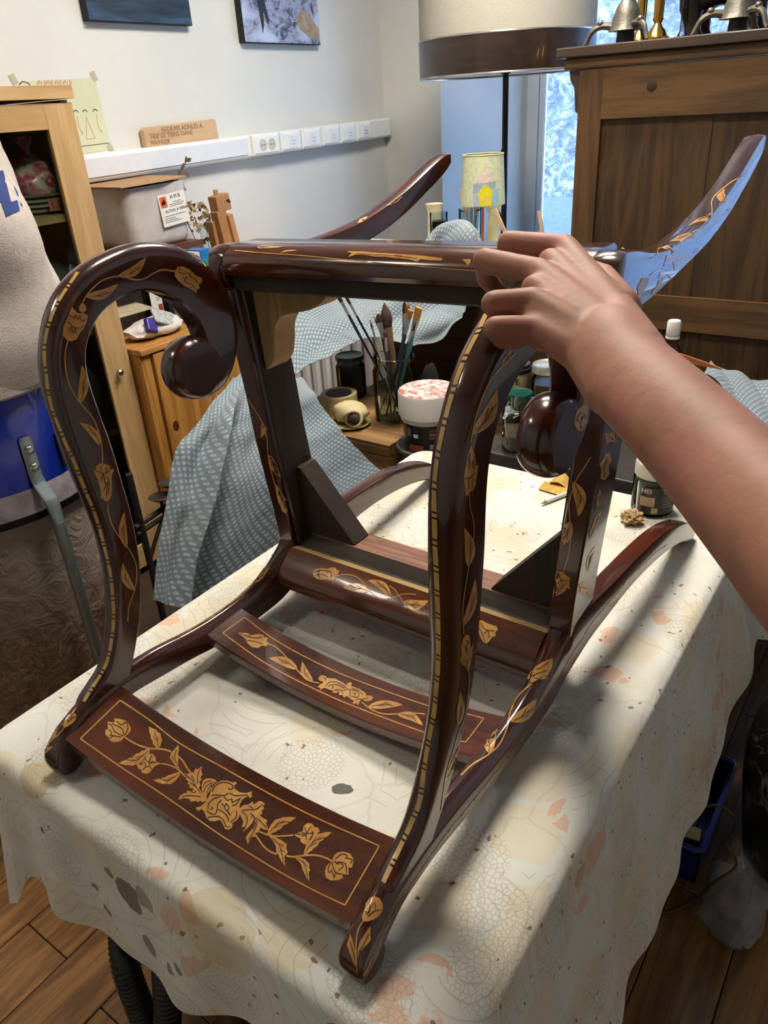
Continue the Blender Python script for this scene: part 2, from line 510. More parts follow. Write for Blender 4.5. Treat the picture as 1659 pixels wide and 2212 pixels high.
# stains
yl = tt.ramp(tt.noise(uvv, 4.3, 5, 0.6), [(0.56, K1), (0.74, W1)])
col = tt.mix(tt.math('MULTIPLY', yl, 0.32), col, hexc('c9ae7a'))
spk = tt.math('MULTIPLY', step(vor(warp(uvv, 0.02, 60), 26), 0.055, 0.075), tt.math('GREATER_THAN', tt.noise(uvv, 9, 2), 0.52))
col = tt.mix(tt.math('MULTIPLY', spk, 0.8), col, hexc('6a4c30'))
w3 = warp(uvv, 0.035, 30)
STAINS = []
for (px, py, r, h, k) in ((740, 1703, 0.010, '4b4744', 0.9), (985, 1370, 0.006, 'b07a50', 0.7), (1190, 1432, 0.012, 'c7b48c', 0.8), (900, 1500, 0.012, 'cbb890', 0.6)):
    p = on_z(px, py, 0); STAINS.append((p.x, p.y, r, h, k))
for (x, v, r, h, k) in ((-0.075, -0.10, 0.020, '5a452d', 0.85), (-0.105, -0.085, 0.009, '5a452d', 0.8), (-0.045, -0.085, 0.016, '8d7650', 0.7), (-0.155, -0.14, 0.008, '6d4a30', 0.85), (-0.135, -0.165, 0.010, '6d4a30', 0.8),
                        (-0.05, -0.165, 0.014, '6d5845', 0.8), (0.0, -0.15, 0.008, '6d4a30', 0.8), (0.02, -0.135, 0.007, '5e5142', 0.8), (-0.24, -0.10, 0.007, '5a3c26', 0.85), (0.08, -0.05, 0.05, 'cdac62', 0.35), (0.24, -0.06, 0.008, '8a5a35', 0.8),
                        (-0.26, -0.02, 0.03, 'bb9a5a', 0.5), (0.40, 0.25, 0.012, 'b58a58', 0.6), (0.62, 0.2, 0.012, 'a58a68', 0.5)):
    STAINS.append((x, v, r, h, k))
for (sx, sy, r, h, k) in STAINS:
    d = tt.new('ShaderNodeVectorMath', operation='DISTANCE'); tt.link(w3, d.inputs[0]); d.inputs[1].default_value = (sx, sy, 0)
    f = tt.math('MULTIPLY', tt.math('LESS_THAN', d.outputs['Value'], r), k)
    col = tt.mix(f, col, hexc(h))
tt.link(col, tt.b.inputs['Base Color']); tt.set(Roughness=0.85, Sheen_Weight=0.15)
h1 = tt.noise(uvv, 11, 5, 0.6, 0.4); h2 = tt.noise(uvv, 500, 2)
su_ = tt.new('ShaderNodeSeparateXYZ'); tt.link(uvv, su_.inputs[0])
msk = tt.ramp(su_.outputs[0], [(0.36, K1), (0.40, W1)]); wr_ = tt.noise(tt.coord('UV', scale=(2.2, 34, 1)), 1.6, 5, 0.6, 0.6)
hh = tt.math('ADD', tt.math('MULTIPLY_ADD', h2, 0.06, h1), tt.math('MULTIPLY', msk, tt.math('MULTIPLY', wr_, 4.5)))
tt.bump(hh, 0.30, 0.012)
cloth = build('tablecloth', cl, tt.m, smooth=80)
tag(cloth, 'cream floral cotton cloth with brown stains draped over the work table', 'tablecloth')
# ================================================================ marquetry armchair lying on its back
M_mah = wood('polished_mahogany', '240d07', '4c1c0e', 'Z', 1.0, 0.22, 0.75, 3.0, 0.0, 0.10)
M_mahy = wood('polished_mahogany_long', '280f08', '54200f', 'Y', 1.0, 0.20, 0.75, 3.0, 0.0, 0.10)
M_mahx = wood('polished_mahogany_cross', '331508', '602e15', 'X', 1.0, 0.20, 0.75, 3.0, 0.0, 0.12)
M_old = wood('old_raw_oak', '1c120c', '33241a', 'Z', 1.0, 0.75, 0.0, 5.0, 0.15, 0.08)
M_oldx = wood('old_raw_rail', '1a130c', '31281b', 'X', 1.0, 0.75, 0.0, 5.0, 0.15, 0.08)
M_core = wood('rail_core_wood', '5a3322', '8a5a3e', 'X', 1.0, 0.6, 0.0, 8.0, 0.1, 0.07)
M_new = wood('new_pale_oak', '8d6f42', 'b79a66', 'Z', 1.0, 0.65, 0.0, 6.0, 0.1, 0.07)
M_edge = plain('sawn_pale_edge', 'ad8a62', 0.7, var=0.15, nscale=40)
M_lip = wood('pale_rebate_strip', '7d6136', 'a98a52', 'X', 1.0, 0.6, 0.0, 5.0, 0.05, 0.06)
M_inl = wood('boxwood_inlay', 'b9803c', 'd39f57', 'Y', 2.0, 0.26, 0.5, 3.0, 0.0, 0.2)
M_bone = plain('bone_inlay', 'c6a25e', 0.3, coat=0.4, var=0.2, nscale=60)
M_grv = plain('engraved_line', '2e1609', 0.5, var=0.05)
CHB = (0.0, 0.45, 0.0)
chair = thing('armchair', CHB, 'dark mahogany armchair frame with floral marquetry lying on its back on the table', 'chair')
GEO = {}
def cpart(name, mb, mat, smooth=38, **k):
    o = build(name, mb, mat, chair, smooth=smooth, **k); GEO[o.name] = mb; return o
def twist(p):
    return Vector((p.x, p.y, p.z + 0.028 * p.x * max(0, min(1, (p.z - 0.15) / 0.4))))

# ---- back posts: stile, seat joint and sabre rear leg in one sweep
UP = [(-0.0075, 0.026), (-0.004, 0.037), (0.0043, 0.0469), (0.0155, 0.055), (0.0301, 0.0615), (0.052, 0.0705), (0.0741, 0.0742), (0.11, 0.0772), (0.1725, 0.0738), (0.2337, 0.0640), (0.2872, 0.0592), (0.3453, 0.0606), (0.39, 0.0703),
      (0.4226, 0.0858), (0.455, 0.1072), (0.472, 0.1200), (0.5306, 0.1187), (0.5938, 0.1134), (0.6958, 0.1088), (0.7838, 0.1001), (0.8511, 0.085), (0.9203, 0.0601), (0.965, 0.032), (0.978, 0.021)]
LO = [(-0.0075, 0.020), (-0.004, 0.012), (0.0043, 0.014), (0.0155, 0.018), (0.0253, 0.0255), (0.0416, 0.0368), (0.0643, 0.0467), (0.0872, 0.0488), (0.1189, 0.0496), (0.1438, 0.0471), (0.1789, 0.0423), (0.2203, 0.0367), (0.2683, 0.0278), (0.3206, 0.0228),
      (0.3714, 0.0220), (0.4198, 0.0250), (0.4661, 0.0402), (0.5291, 0.0565), (0.5846, 0.0614), (0.653, 0.0658), (0.7364, 0.0620), (0.8318, 0.0473), (0.9048, 0.0273), (0.95, 0.006), (0.978, 0.000)]
us = spline([(a, b, 0) for a, b in UP], 6); ls = spline([(a, b, 0) for a, b in LO], 6)
ut = [(p.x, p.y) for p in us]; lt = [(p.x, p.y) for p in ls]
def post(s):
    mb = MB(); rings = []
    ys = [-0.0075, -0.0055, -0.003, 0.0005, 0.005] + [0.01 + i * 0.0085 for i in range(int(0.968 / 0.0085) + 1)] + [0.978]
    for y in ys:
        zu = lerp_table(ut, y)[0]; zl = lerp_table(lt, y)[0]
        k = max(0, y - 0.45) / 0.51
        xi = 0.2235 + 0.030 * k; xo = 0.2525 + 0.031 * k
        cr = 0.0095 * (1 - sstep(0.40, 0.475, y)) * sstep(-0.008, 0.02, y) + 0.0015
        b = 0.003
        ring = [(xo - b, zl), (xo, zl + b), (xo, zu - b)]
        for j in range(9):
            q = j / 8; e = 1 - abs(2 * q - 1) ** 2.2
            ring.append((xo - b * 0.4 + (xi - xo + b * 0.8) * q, zu + cr * e))
        ring += [(xi, zu - b), (xi, zl + b), (xi + b, zl)]
        rings.append([(s * a, y, c) for a, c in ring])
    mb.loft(rings)
    # small scroll that finishes the stile
    prof = [(0.001, -0.0150), (0.016, -0.0150), (0.019, -0.0135), (0.0205, -0.009), (0.0210, 0.0), (0.0205, 0.009), (0.019, 0.0135), (0.016, 0.0150), (0.001, 0.0150)]
    mb.lathe(prof, (s * 0.238, 0.0118, 0.0215), 28, Matrix(((0, 0, s), (1, 0, 0), (0, 1, 0))))
    return cpart('back_post', mb, M_mahy)
postL = post(-1); postR = post(1)

# ---- scrolled arms
ARM = [((.044, .070), (.120, .064)), ((.050, .081), (.123, .075)), ((.066, .091), (.128, .085)), ((.088, .105), (.137, .100)), ((.104, .126), (.150, .124)), ((.118, .157), (.164, .155)), ((.133, .2), (.178, .197)),
       ((.141, .246), (.187, .242)), ((.143, .293), (.191, .290)), ((.139, .34), (.191, .338)), ((.135, .389), (.190, .388)), ((.134, .425), (.187, .426)), ((.134, .46), (.185, .461)), ((.139, .495), (.187, .487)),
       ((.149, .522), (.195, .509)), ((.165, .55), (.210, .527)), ((.190, .575), (.228, .540)), ((.222, .592), (.250, .548)), ((.258, .601), (.270, .5515)), ((.295, .605), (.290, .551)), ((.332, .601), (.309, .546)),
       ((.365, .590), (.327, .537)), ((.396, .570), (.344, .524)), ((.420, .542), (.357, .507)), ((.435, .508), (.366, .488)), ((.437, .475), (.370, .468)), ((.430, .446), (.370, .456)), ((.415, .418), (.365, .448)),
       ((.392, .398), (.358, .444)), ((.365, .391), (.352, .441)), ((.345, .393), (.348, .440))]
ao = spline([(a[0], a[1], 0) for a, b in ARM], 4); ai = spline([(b[0], b[1], 0) for a, b in ARM], 4)
def arm(s):
    mb = MB(); rings = []
    for o, i in zip(ao, ai):
        zc = (o.y + i.y) / 2
        x0 = 0.226 + 0.05 * (zc - 0.07); x1 = 0.2505 + 0.07 * (zc - 0.07); xm = (x0 + x1) / 2; hw = (x1 - x0) / 2
        d = i - o; L = d.length; d = d / L; rd = min(0.0165, L * 0.38); ring = []
        for j in range(11):                                   # crowned outer edge
            a = -math.pi / 2 + math.pi * j / 10
            u = rd * (1 - math.cos(a) ** 0.7) if abs(a) < math.pi / 2 - 1e-6 else rd
            ring.append((u, math.sin(a) * hw))
        b = 0.003
        ring += [(L - b, hw), (L, hw - b), (L, -hw + b), (L - b, -hw)]
        rings.append([(s * (xm + v), o.x + d.x * u, o.y + d.y * u) for u, v in ring])
    mb.loft(rings)
    zc = 0.437; x0 = 0.226 + 0.05 * (zc - 0.07) - 0.004; x1 = 0.2505 + 0.07 * (zc - 0.07) + 0.003; h = (x1 - x0) / 2
    prof = [(0.001, -h), (0.0362, -h), (0.0385, -h * 0.86), (0.0412, -h * 0.62), (0.0428, -h * 0.30), (0.0432, 0), (0.0428, h * 0.30), (0.0412, h * 0.62), (0.0385, h * 0.86), (0.0362, h), (0.001, h)]
    mb.lathe(prof, (s * (x0 + x1) / 2, 0.3475, 0.4365), 36, Matrix(((0, 0, s), (1, 0, 0), (0, 1, 0))))
    return cpart('arm', mb, M_mah)
armL = arm(-1); armR = arm(1)

# ---- crest rail and mid rail: thin boards bowed backwards
def board(name, xe, prof, drop, mat, w=0.2255):
    """prof: closed (y, z) outline"""
    mb = MB(); rings = []
    for i in range(41):
        x = -w + 2 * w * i / 40
        dz = -drop * (1 - (x / w) ** 2)
        rings.append([(x, y, z + dz) for y, z in prof])
    mb.loft(rings); return cpart(name, mb, mat, smooth=30)
crest = board('crest_rail', 0, [(0.0145, 0.0555), (0.0155, 0.0568), (0.1035, 0.0752), (0.1050, 0.0745), (0.1055, 0.072), (0.1030, 0.060), (0.0185, 0.0405), (0.0148, 0.0430)], 0.0205, M_mahx)
midr = board('mid_rail', 0, [(0.2545, 0.0575), (0.2560, 0.0597), (0.3300, 0.0605), (0.3315, 0.0595), (0.3315, 0.050), (0.329, 0.0455), (0.257, 0.0445), (0.2545, 0.0460)], 0.0265, M_mahx)

# ---- rear seat rail
def bar(name, prof, x0, x1, mat, n=2, smooth=30, fn=None):
    mb = MB(); rings = [[(x0 + (x1 - x0) * i / n, y, z) for y, z in prof] for i in range(n + 1)]
    mb.loft(rings)
    if fn: mb.map(fn)
    return cpart(name, mb, mat, smooth=smooth)
rearr = bar('rear_rail', [(0.470, 0.043), (0.432, 0.044), (0.421, 0.0475), (0.4135, 0.055), (0.4115, 0.064), (0.4140, 0.074), (0.4205, 0.083), (0.4330, 0.0945), (0.4527, 0.1075), (0.4545, 0.1065), (0.470, 0.095)], -0.2235, 0.2235, M_mahx, 20)
bar('rebate_strip', [(0.4545, 0.095), (0.4545, 0.1068), (0.468, 0.1035), (0.472, 0.095)], -0.2235, 0.2235, M_lip, smooth=20)
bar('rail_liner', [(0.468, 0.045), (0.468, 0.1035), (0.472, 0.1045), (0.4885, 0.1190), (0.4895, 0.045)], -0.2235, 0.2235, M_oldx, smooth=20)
bar('rail_core', [(0.4885, 0.046), (0.4885, 0.1193), (0.4890, 0.1197), (0.5350, 0.1190), (0.5360, 0.046)], -0.2235, 0.2235, M_core, smooth=20)

# ---- side seat rails (wider towards the front) with raw inner faces
RAIL = [(0.105, 0.2230, 0.2535, 0.4590), (0.117, 0.2235, 0.2540, 0.4585), (0.1665, 0.2275, 0.2575, 0.4570), (0.2125, 0.2318, 0.2620, 0.4545), (0.294, 0.2398, 0.2700, 0.4515), (0.367, 0.2455, 0.2755, 0.4510), (0.45, 0.2505, 0.2810, 0.4470), (0.53, 0.2545, 0.2850, 0.4420), (0.562, 0.2550, 0.2860, 0.4400)]
def side(s):
    mb = MB(); rings = []; inn = []
    for k in range(31):
        z = 0.105 + 0.457 * k / 30
        xi, xo, y = lerp_table(RAIL, z); b = 0.0025
        yb = y + 0.078
        rings.append([(s * (xi + b), y, z), (s * (xo - b), y, z), (s * xo, y + b, z), (s * xo, yb, z), (s * (xi - 0.004), yb, z), (s * (xi - 0.004), y + 0.012, z), (s * xi, y + 0.010, z), (s * xi, y + b, z)])
        inn.append([(s * (xi - 0.0055), y + 0.0125, z), (s * (xi - 0.0055), yb, z), (s * (xi - 0.002), yb, z), (s * (xi - 0.002), y + 0.0125, z)])
    mb.loft(rings); mb.map(twist); o = cpart('side_rail', mb, M_mah, smooth=20)
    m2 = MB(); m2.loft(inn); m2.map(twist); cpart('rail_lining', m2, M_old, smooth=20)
    return o
sideL = side(-1); sideR = side(1)

# ---- front rail
FP = [(0.452, 0.548), (0.4385, 0.5475), (0.4325, 0.5500), (0.4285, 0.5560), (0.4280, 0.5640), (0.4310, 0.5730), (0.4375, 0.5800), (0.4470, 0.5850), (0.4600, 0.5870), (0.5000, 0.5870), (0.5080, 0.5830), (0.5110, 0.575), (0.5110, 0.5300), (0.452, 0.530)]
frontr = bar('front_rail', FP, -0.256, 0.256, M_mahx, 20, fn=twist)
bar('rail_liner', [(0.4470, 0.5255), (0.4415, 0.5290), (0.4400, 0.5480), (0.452, 0.5480), (0.5125, 0.5300), (0.5125, 0.5255)], -0.2525, 0.2525, M_oldx, 2, 20, twist)

# ---- sabre front legs with rounded knees
LEGT = [(0.4270, 0.5600, 0.5480), (0.4290, 0.5700, 0.5380), (0.4340, 0.5785, 0.5310), (0.4430, 0.5845, 0.5255), (0.4560, 0.5860, 0.5220), (0.4900, 0.5815, 0.5190), (0.5400, 0.5715, 0.5195), (0.5940, 0.5655, 0.5235), (0.6700, 0.5670, 0.5310), (0.7420, 0.5740, 0.5385), (0.8000, 0.5845, 0.5480), (0.8650, 0.6010, 0.5640), (0.9200, 0.6190, 0.5825), (0.9740, 0.6390, 0.6030), (1.0200, 0.6535, 0.6230), (1.0400, 0.6550, 0.6360)]
def leg(s):
    mb = MB(); rings = []
    pu = spline([(a, b, 0) for a, b, c in LEGT], 4); pl = spline([(a, c, 0) for a, b, c in LEGT], 4)
    for i, (u, l) in enumerate(zip(pu, pl)):
        k = i / (len(pu) - 1)
        rr = min(1.0, (i + 0.6) / 10.0)
        xm = 0.2710; hw = (0.0158 - 0.0015 * k) * (0.55 + 0.45 * math.sqrt(rr) if i < 10 else 1.0)
        h = u.y - l.y; b = 0.0035
        ring = [(xm - hw + b, l.y), (xm + hw - b, l.y), (xm + hw, l.y + b), (xm + hw, u.y - b - 0.001)]
        for j in range(7):
            q = j / 6; ring.append((xm + hw - b * 0.3 - (2 * hw - b * 0.6) * q, u.y - 0.001 + 0.0022 * (1 - abs(2 * q - 1) ** 2)))
        ring += [(xm - hw, u.y - b - 0.001), (xm - hw, l.y + b)]
        rings.append([(s * a, u.x, c) for a, c in ring])
    mb.loft(rings); mb.map(twist); return cpart('front_leg', mb, M_mahy, smooth=34)
legL = leg(-1); legR = leg(1)

# ---- corner blocks
def block(s, pts, y0, y1, name, mat):
    mb = MB(); mb.prism(pts, lambda a, b, d: (s * a, d, b), y0, y1)
    mb.map(twist); return cpart(name, mb, mat, smooth=25)
for s in (-1, 1):
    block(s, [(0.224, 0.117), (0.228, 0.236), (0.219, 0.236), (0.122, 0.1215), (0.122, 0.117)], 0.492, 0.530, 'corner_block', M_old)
mb = MB()
og = spline([(0.249, 0.400, 0), (0.236, 0.408, 0), (0.224, 0.424, 0), (0.219, 0.447, 0), (0.214, 0.470, 0), (0.199, 0.487, 0), (0.172, 0.494, 0), (0.145, 0.500, 0), (0.122, 0.512, 0), (0.108, 0.526, 0)], 4)
pts = [(p.x, p.y) for p in og] + [(0.250, 0.5290)]
for s in (-1, 1):
    m = MB(); m.prism(pts, lambda a, b, d: (s * a, d, b), 0.470, 0.515)
    for fi, f in enumerate(m.f): m.m[fi] = 0 if fi < 2 else 1
    m.map(twist); cpart('new_corner_block', m, [M_new, M_edge], smooth=40)
# ================================================================ marquetry: thin boxwood pieces let into the polished wood
BV = {}
def bvh(o):
    if o.name not in BV: BV[o.name] = GEO[o.name].bvh()
    return BV[o.name]
def cast(o, px, py, lift):
    r = ray(px, py); B = bvh(o)
    h = B.ray_cast(CP, r)
    if h[0] is None:
        q = B.find_nearest(CP + r * 0.9)
        for _ in range(4):
            tt_ = (q[0] - CP).dot(r); q = B.find_nearest(CP + r * tt_)
        h = q
    n = h[1]
    if n.dot(r) > 0: n = -n
    return h[0] + n * lift, n
def zoomf(x0, y0, k): return lambda x, y: (x0 + x * k, y0 + y * k)
def inlay(name, part, outline, lines=(), lw=1.3, dens=7.0, lift=0.00045):
    """outline and engraved lines are given on the photograph and carried onto the real surface of the part"""
    bm = bmesh.new()
    pts = []
    n = len(outline)
    for i in range(n):
        a, b = Vector(outline[i]), Vector(outline[(i + 1) % n]); m = max(1, int((b - a).length / dens))
        for k in range(m): pts.append(a + (b - a) * (k / m))
    vs = [bm.verts.new((p.x, p.y, 0)) for p in pts]
    es = [bm.edges.new((vs[i], vs[(i + 1) % len(vs)])) for i in range(len(vs))]
    bmesh.ops.triangle_fill(bm, edges=es, use_beauty=True)
    bd = set(bm.edges) & set(es)
    for _ in range(2):
        le = [e for e in bm.edges if e.calc_length() > dens * 1.6 and not e.is_boundary]
        if not le: break
        bmesh.ops.subdivide_edges(bm, edges=le, cuts=1)
        bmesh.ops.triangulate(bm, faces=bm.faces[:])
    mb = MB(); idx = {}
    for v in bm.verts:
        p, nn = cast(part, v.co.x, v.co.y, lift); idx[v] = len(mb.v); mb.v.append(p)
    for f in bm.faces: mb.f.append([idx[v] for v in f.verts]); mb.m.append(0)
    for e in bm.edges:
        if e.is_boundary:
            q = []
            for v in e.verts:
                p, nn = cast(part, v.co.x, v.co.y, -0.0006); q.append(len(mb.v)); mb.v.append(p)
            mb.f.append([idx[e.verts[0]], idx[e.verts[1]], q[1], q[0]]); mb.m.append(0)
    bm.free()
    for ln in lines: strip(mb, part, ln, lw, lift + 0.00035, 1)
    return build(name, mb, [M_inl, M_grv], part, smooth=60)
def strip(mb, part, line, w, lift, mi=0, smooth=True):
    L = [Vector((a, b, 0)) for a, b in line]
    if smooth and len(L) > 2: L = spline(L, 5)
    out = []
    for a, b in zip(L, L[1:]):
        m = max(1, int((b - a).length / 6.0))
        for k in range(m): out.append(a + (b - a) * (k / m))
    out.append(L[-1]); o = len(mb.v)
    for i, p in enumerate(out):
        t = out[min(i + 1, len(out) - 1)] - out[max(i - 1, 0)]
        n = Vector((-t.y, t.x, 0)).normalized() * w / 2
        for q in (p + n, p - n): mb.v.append(cast(part, q.x, q.y, lift)[0])
    for i in range(len(out) - 1):
        mb.f.append([o + 2 * i, o + 2 * i + 1, o + 2 * i + 3, o + 2 * i + 2]); mb.m.append(mi)
def stem(part, line, w=3.0, name='inlay_stem', smooth=True):
    mb = MB(); strip(mb, part, line, w, 0.0005, 0, smooth)
    return build(name, mb, [M_inl, M_grv], part, smooth=60)
def leaf(part, base, tip, w, bend=0.0, jag=0, veins=True, name='inlay_leaf', fat=0.8):
    """pointed leaf from base to tip, w wide, bent sideways by bend (pixels)"""
    b, t = Vector(base), Vector(tip); d = t - b; n = Vector((-d.y, d.x)).normalized()
    N = 12; L = []; Rr = []; C = []
    for i in range(N + 1):
        q = i / N; c = b + d * q + n * (bend * math.sin(math.pi * q) * 1.0)
        hw = w / 2 * math.sin(math.pi * q ** fat) ** 0.85
        if jag: hw *= 0.78 + 0.32 * (1 - (q * jag) % 1.0)
        L.append(c + n * hw); Rr.append(c - n * hw); C.append(c)
    out = [tuple(p) for p in L] + [tuple(p) for p in Rr[::-1][1:-1]]
    ln = []
    if veins:
        ln.append([tuple(p) for p in C[1:9]])
        for q, sgn in ((3, 1), (4, -1), (6, 1)):
            e = C[min(q + 3, N)] + n * sgn * w * 0.24; ln.append([tuple(C[q]), tuple(e)])
    return inlay(name, part, out, ln, lw=max(0.9, w * 0.045))
def tulip(part, base, tip, w, petals=3, name='inlay_flower', closed=False):
    b, t = Vector(base), Vector(tip); d = t - b; n = Vector((-d.y, d.x)).normalized(); H = lambda q, s: tuple(b + d * q + n * (w / 2 * s))
    out = [H(0, 0), H(0.04, 0.35), H(0.18, 0.72), H(0.40, 0.92), H(0.62, 0.96), H(0.86, 1.05), H(0.72, 0.62), H(0.92, 0.42), H(0.84, 0.22), H(1.0, 0.0), H(0.84, -0.22), H(0.92, -0.42), H(0.72, -0.62), H(0.86, -1.05), H(0.62, -0.96), H(0.40, -0.92), H(0.18, -0.72), H(0.04, -0.35)]
    ln = [[H(0.02, 0), H(0.3, 0.45), H(0.72, 0.62)], [H(0.02, 0), H(0.3, -0.45), H(0.72, -0.62)], [H(0.15, 0.1), H(0.5, 0.22), H(0.84, 0.2)], [H(0.15, -0.1), H(0.5, -0.22), H(0.84, -0.2)], [H(0.3, 0), H(0.6, 0.03), H(0.8, 0)],
          [H(0.45, 0.85), H(0.35, 0.6), H(0.48, 0.45)], [H(0.45, -0.85), H(0.35, -0.6), H(0.48, -0.45)]]
    return inlay(name, part, out, ln, lw=max(1.0, w * 0.04))
def Z(f, L): return [f(a, b) for a, b in L]

# ---- dashed bone lines
def dashes(part, line, long=0.0178, small=0.0030, gap=0.0022, w=0.0050, mat=None, start=0.0):
    L = spline([Vector((a, b, 0)) for a, b in line], 24); P = []; 
    for p in L:
        q, n = cast(part, p.x, p.y, 0.0); 
        if P and (q - P[-1][0]).length > 0.02:
            if len(P) > 12: continue
            P = []
        P.append((q, n))
    S = [0.0]
    for a, b in zip(P, P[1:]): S.append(S[-1] + (b[0] - a[0]).length)
    def at(s):
        for i in range(len(S) - 1):
            if S[i + 1] >= s:
                k = (s - S[i]) / max(1e-9, S[i + 1] - S[i])
                return P[i][0].lerp(P[i + 1][0], k), P[i][1].lerp(P[i + 1][1], k).normalized()
        return P[-1]
    s = start; kind = 0
    while s < S[-1] - 0.004:
        e = min(S[-1], s + (long if kind == 0 else small)); mb = MB(); m = 5 if kind == 0 else 2; rg = []
        for i in range(m + 1):
            p, n = at(s + (e - s) * i / m); a, _ = at(max(0, s + (e - s) * i / m - 0.002)); b, _ = at(min(S[-1], s + (e - s) * i / m + 0.002))
            tdir = (b - a).normalized(); sd = n.cross(tdir).normalized() * w / 2
            rg.append([p + sd - n * 0.0006, p + sd + n * 0.0004, p + n * 0.0005, p - sd + n * 0.0004, p - sd - n * 0.0006])
        mb.loft(rg); build('inlay_dash', mb, mat or M_bone, part, smooth=50)
        s = e + gap; kind = 1 - kind
dashes(armR, [(1050.6, 677), (1034, 715), (1006, 770), (985, 825), (965, 895), (950, 960.6), (941, 1017), (938, 1071), (939, 1134), (940, 1178.5), (942, 1223), (944, 1274), (945.7, 1328), (947, 1387.5), (945.7, 1447), (942, 1492), (938, 1537), (930, 1579), (919, 1642.5), (907, 1727), (892, 1769), (869, 1820), (839, 1883), (828, 1906)])
dashes(armL, [(168, 588), (127, 650), (106, 700), (97.5, 738), (96, 772), (99.5, 806), (110, 873), (140, 953), (157, 990), (177, 1040), (186, 1063), (207.5, 1117), (226, 1182), (239, 1244), (245, 1316), (242.5, 1370), (230, 1432), (203, 1481), (181, 1516)], w=0.0042)
dashes(postR, [(786, 2109), (803, 2068), (817, 2040), (831, 2009.6), (858, 1961), (882, 1923), (911, 1877.6), (938, 1838), (967, 1797), (1004, 1752), (1037.5, 1710), (1092, 1642.5), (1122, 1604.5), (1147, 1566.6), (1168, 1528.6), (1201, 1475), (1231, 1420.6), (1255, 1384), (1279, 1345), (1309, 1309), (1339.5, 1273), (1360.6, 1246), (1390.7, 1218.6), (1415, 1194.5), (1442, 1176)], long=0.021, small=0.0024, gap=0.0022, w=0.0026, mat=plain('worn_bone_inlay', '9a7440', 0.35, coat=0.4, var=0.25, nscale=70))

# ---- left arm, inner face
f = zoomf(0, 500, 0.33755)
stem(armL, Z(f, [(1120, 255), (1040, 245), (980, 268), (920, 302), (860, 308), (790, 290), (740, 288), (660, 310), (600, 355), (555, 405), (530, 450)]), 3.2)
inlay('inlay_flower', armL, Z(f, [(1118, 255), (1140, 225), (1175, 225), (1215, 245), (1255, 285), (1292, 298), (1290, 330), (1268, 340), (1280, 362), (1262, 370), (1255, 396), (1225, 372), (1180, 350), (1140, 315), (1118, 285)]),
      [Z(f, L) for L in ([(1150, 230), (1140, 255), (1170, 270), (1200, 265), (1225, 290)], [(1165, 300), (1195, 290), (1180, 320), (1230, 345), (1250, 390)], [(1225, 255), (1210, 285), (1245, 300), (1258, 330)])], 1.5)
leaf(armL, f(755, 288), f(935, 163), 20, 10)
leaf(armL, f(545, 415), f(752, 338), 21, 9)
leaf(armL, f(528, 520), f(527, 455), 16, 0, veins=False, name='inlay_bud')
inlay('inlay_flower', armL, Z(f, [(460, 482), (482, 508), (505, 525), (530, 520), (562, 538), (552, 580), (535, 620), (508, 650), (490, 690), (455, 703), (425, 695), (402, 665), (405, 610), (430, 560), (445, 520)]),
      [Z(f, L) for L in ([(430, 575), (455, 600), (478, 615), (510, 618), (535, 600)], [(440, 530), (470, 550), (480, 530), (495, 560), (510, 540), (520, 575), (548, 560)], [(440, 640), (455, 610), (460, 650)], [(468, 650), (478, 620), (485, 660)])], 1.6)
stem(armL, Z(f, [(432, 700), (418, 760), (415, 840), (425, 920), (450, 1000), (490, 1070), (540, 1130), (590, 1190), (625, 1270), (648, 1360), (655, 1480)]), 2.6)
leaf(armL, f(510, 1100), f(525, 855), 21, 6)
leaf(armL, f(640, 1370), f(503, 1220), 17, 8)
f = zoomf(0, 900, 0.36176)
inlay('inlay_flower', armL, Z(f, [(572, 305), (585, 285), (610, 278), (640, 285), (658, 300), (655, 315), (680, 313), (665, 355), (668, 420), (665, 470), (650, 500), (630, 505), (605, 485), (598, 430), (580, 370), (555, 320), (575, 322)]),
      [Z(f, L) for L in ([(575, 322), (600, 335), (625, 338), (655, 318)], [(600, 380), (615, 345), (625, 400)], [(618, 440), (640, 390), (632, 470)], [(640, 360), (650, 400), (645, 460)], [(600, 300), (605, 325)], [(630, 300), (632, 330)])], 1.6)
stem(armL, Z(f, [(640, 505), (645, 570), (670, 650), (720, 730), (775, 800), (810, 880), (815, 960), (800, 1040), (770, 1130), (761, 1225)]), 2.4)
leaf(armL, f(755, 785), f(742, 573), 17, -6)
leaf(armL, f(800, 1040), f(733, 875), 18, -7)
# ---- left stile
f = zoomf(60, 1400, 0.18083)
inlay('inlay_bud', postL, Z(f, [(430, 958), (425, 920), (450, 850), (490, 795), (535, 770), (570, 780), (585, 810), (575, 850), (540, 895), (480, 935)]), [Z(f, [(470, 880), (500, 850), (545, 830), (580, 820)]), Z(f, [(485, 890), (520, 850), (530, 800)])], 1.1)
stem(postL, Z(f, [(430, 960), (400, 1000), (340, 1060), (260, 1120), (200, 1190), (150, 1265)]), 2.2)
leaf(postL, f(215, 1155), f(362, 940), 12, 2, veins=False)
leaf(postL, f(150, 1265), f(312, 1172), 9, -1, veins=False)
f = zoomf(0, 900, 0.36176)
stem(postL, Z(f, [(1045, 1325), (1120, 1240), (1220, 1190), (1330, 1130), (1440, 1060), (1510, 985)]), 2.4)
leaf(postL, f(1110, 1265), f(1285, 1190), 13, -4)
leaf(postL, f(1290, 1150), f(1400, 1045), 12, 4)
f = zoomf(480, 950, 0.36176)
tulip(postL, f(190, 850), f(262, 725), 27)
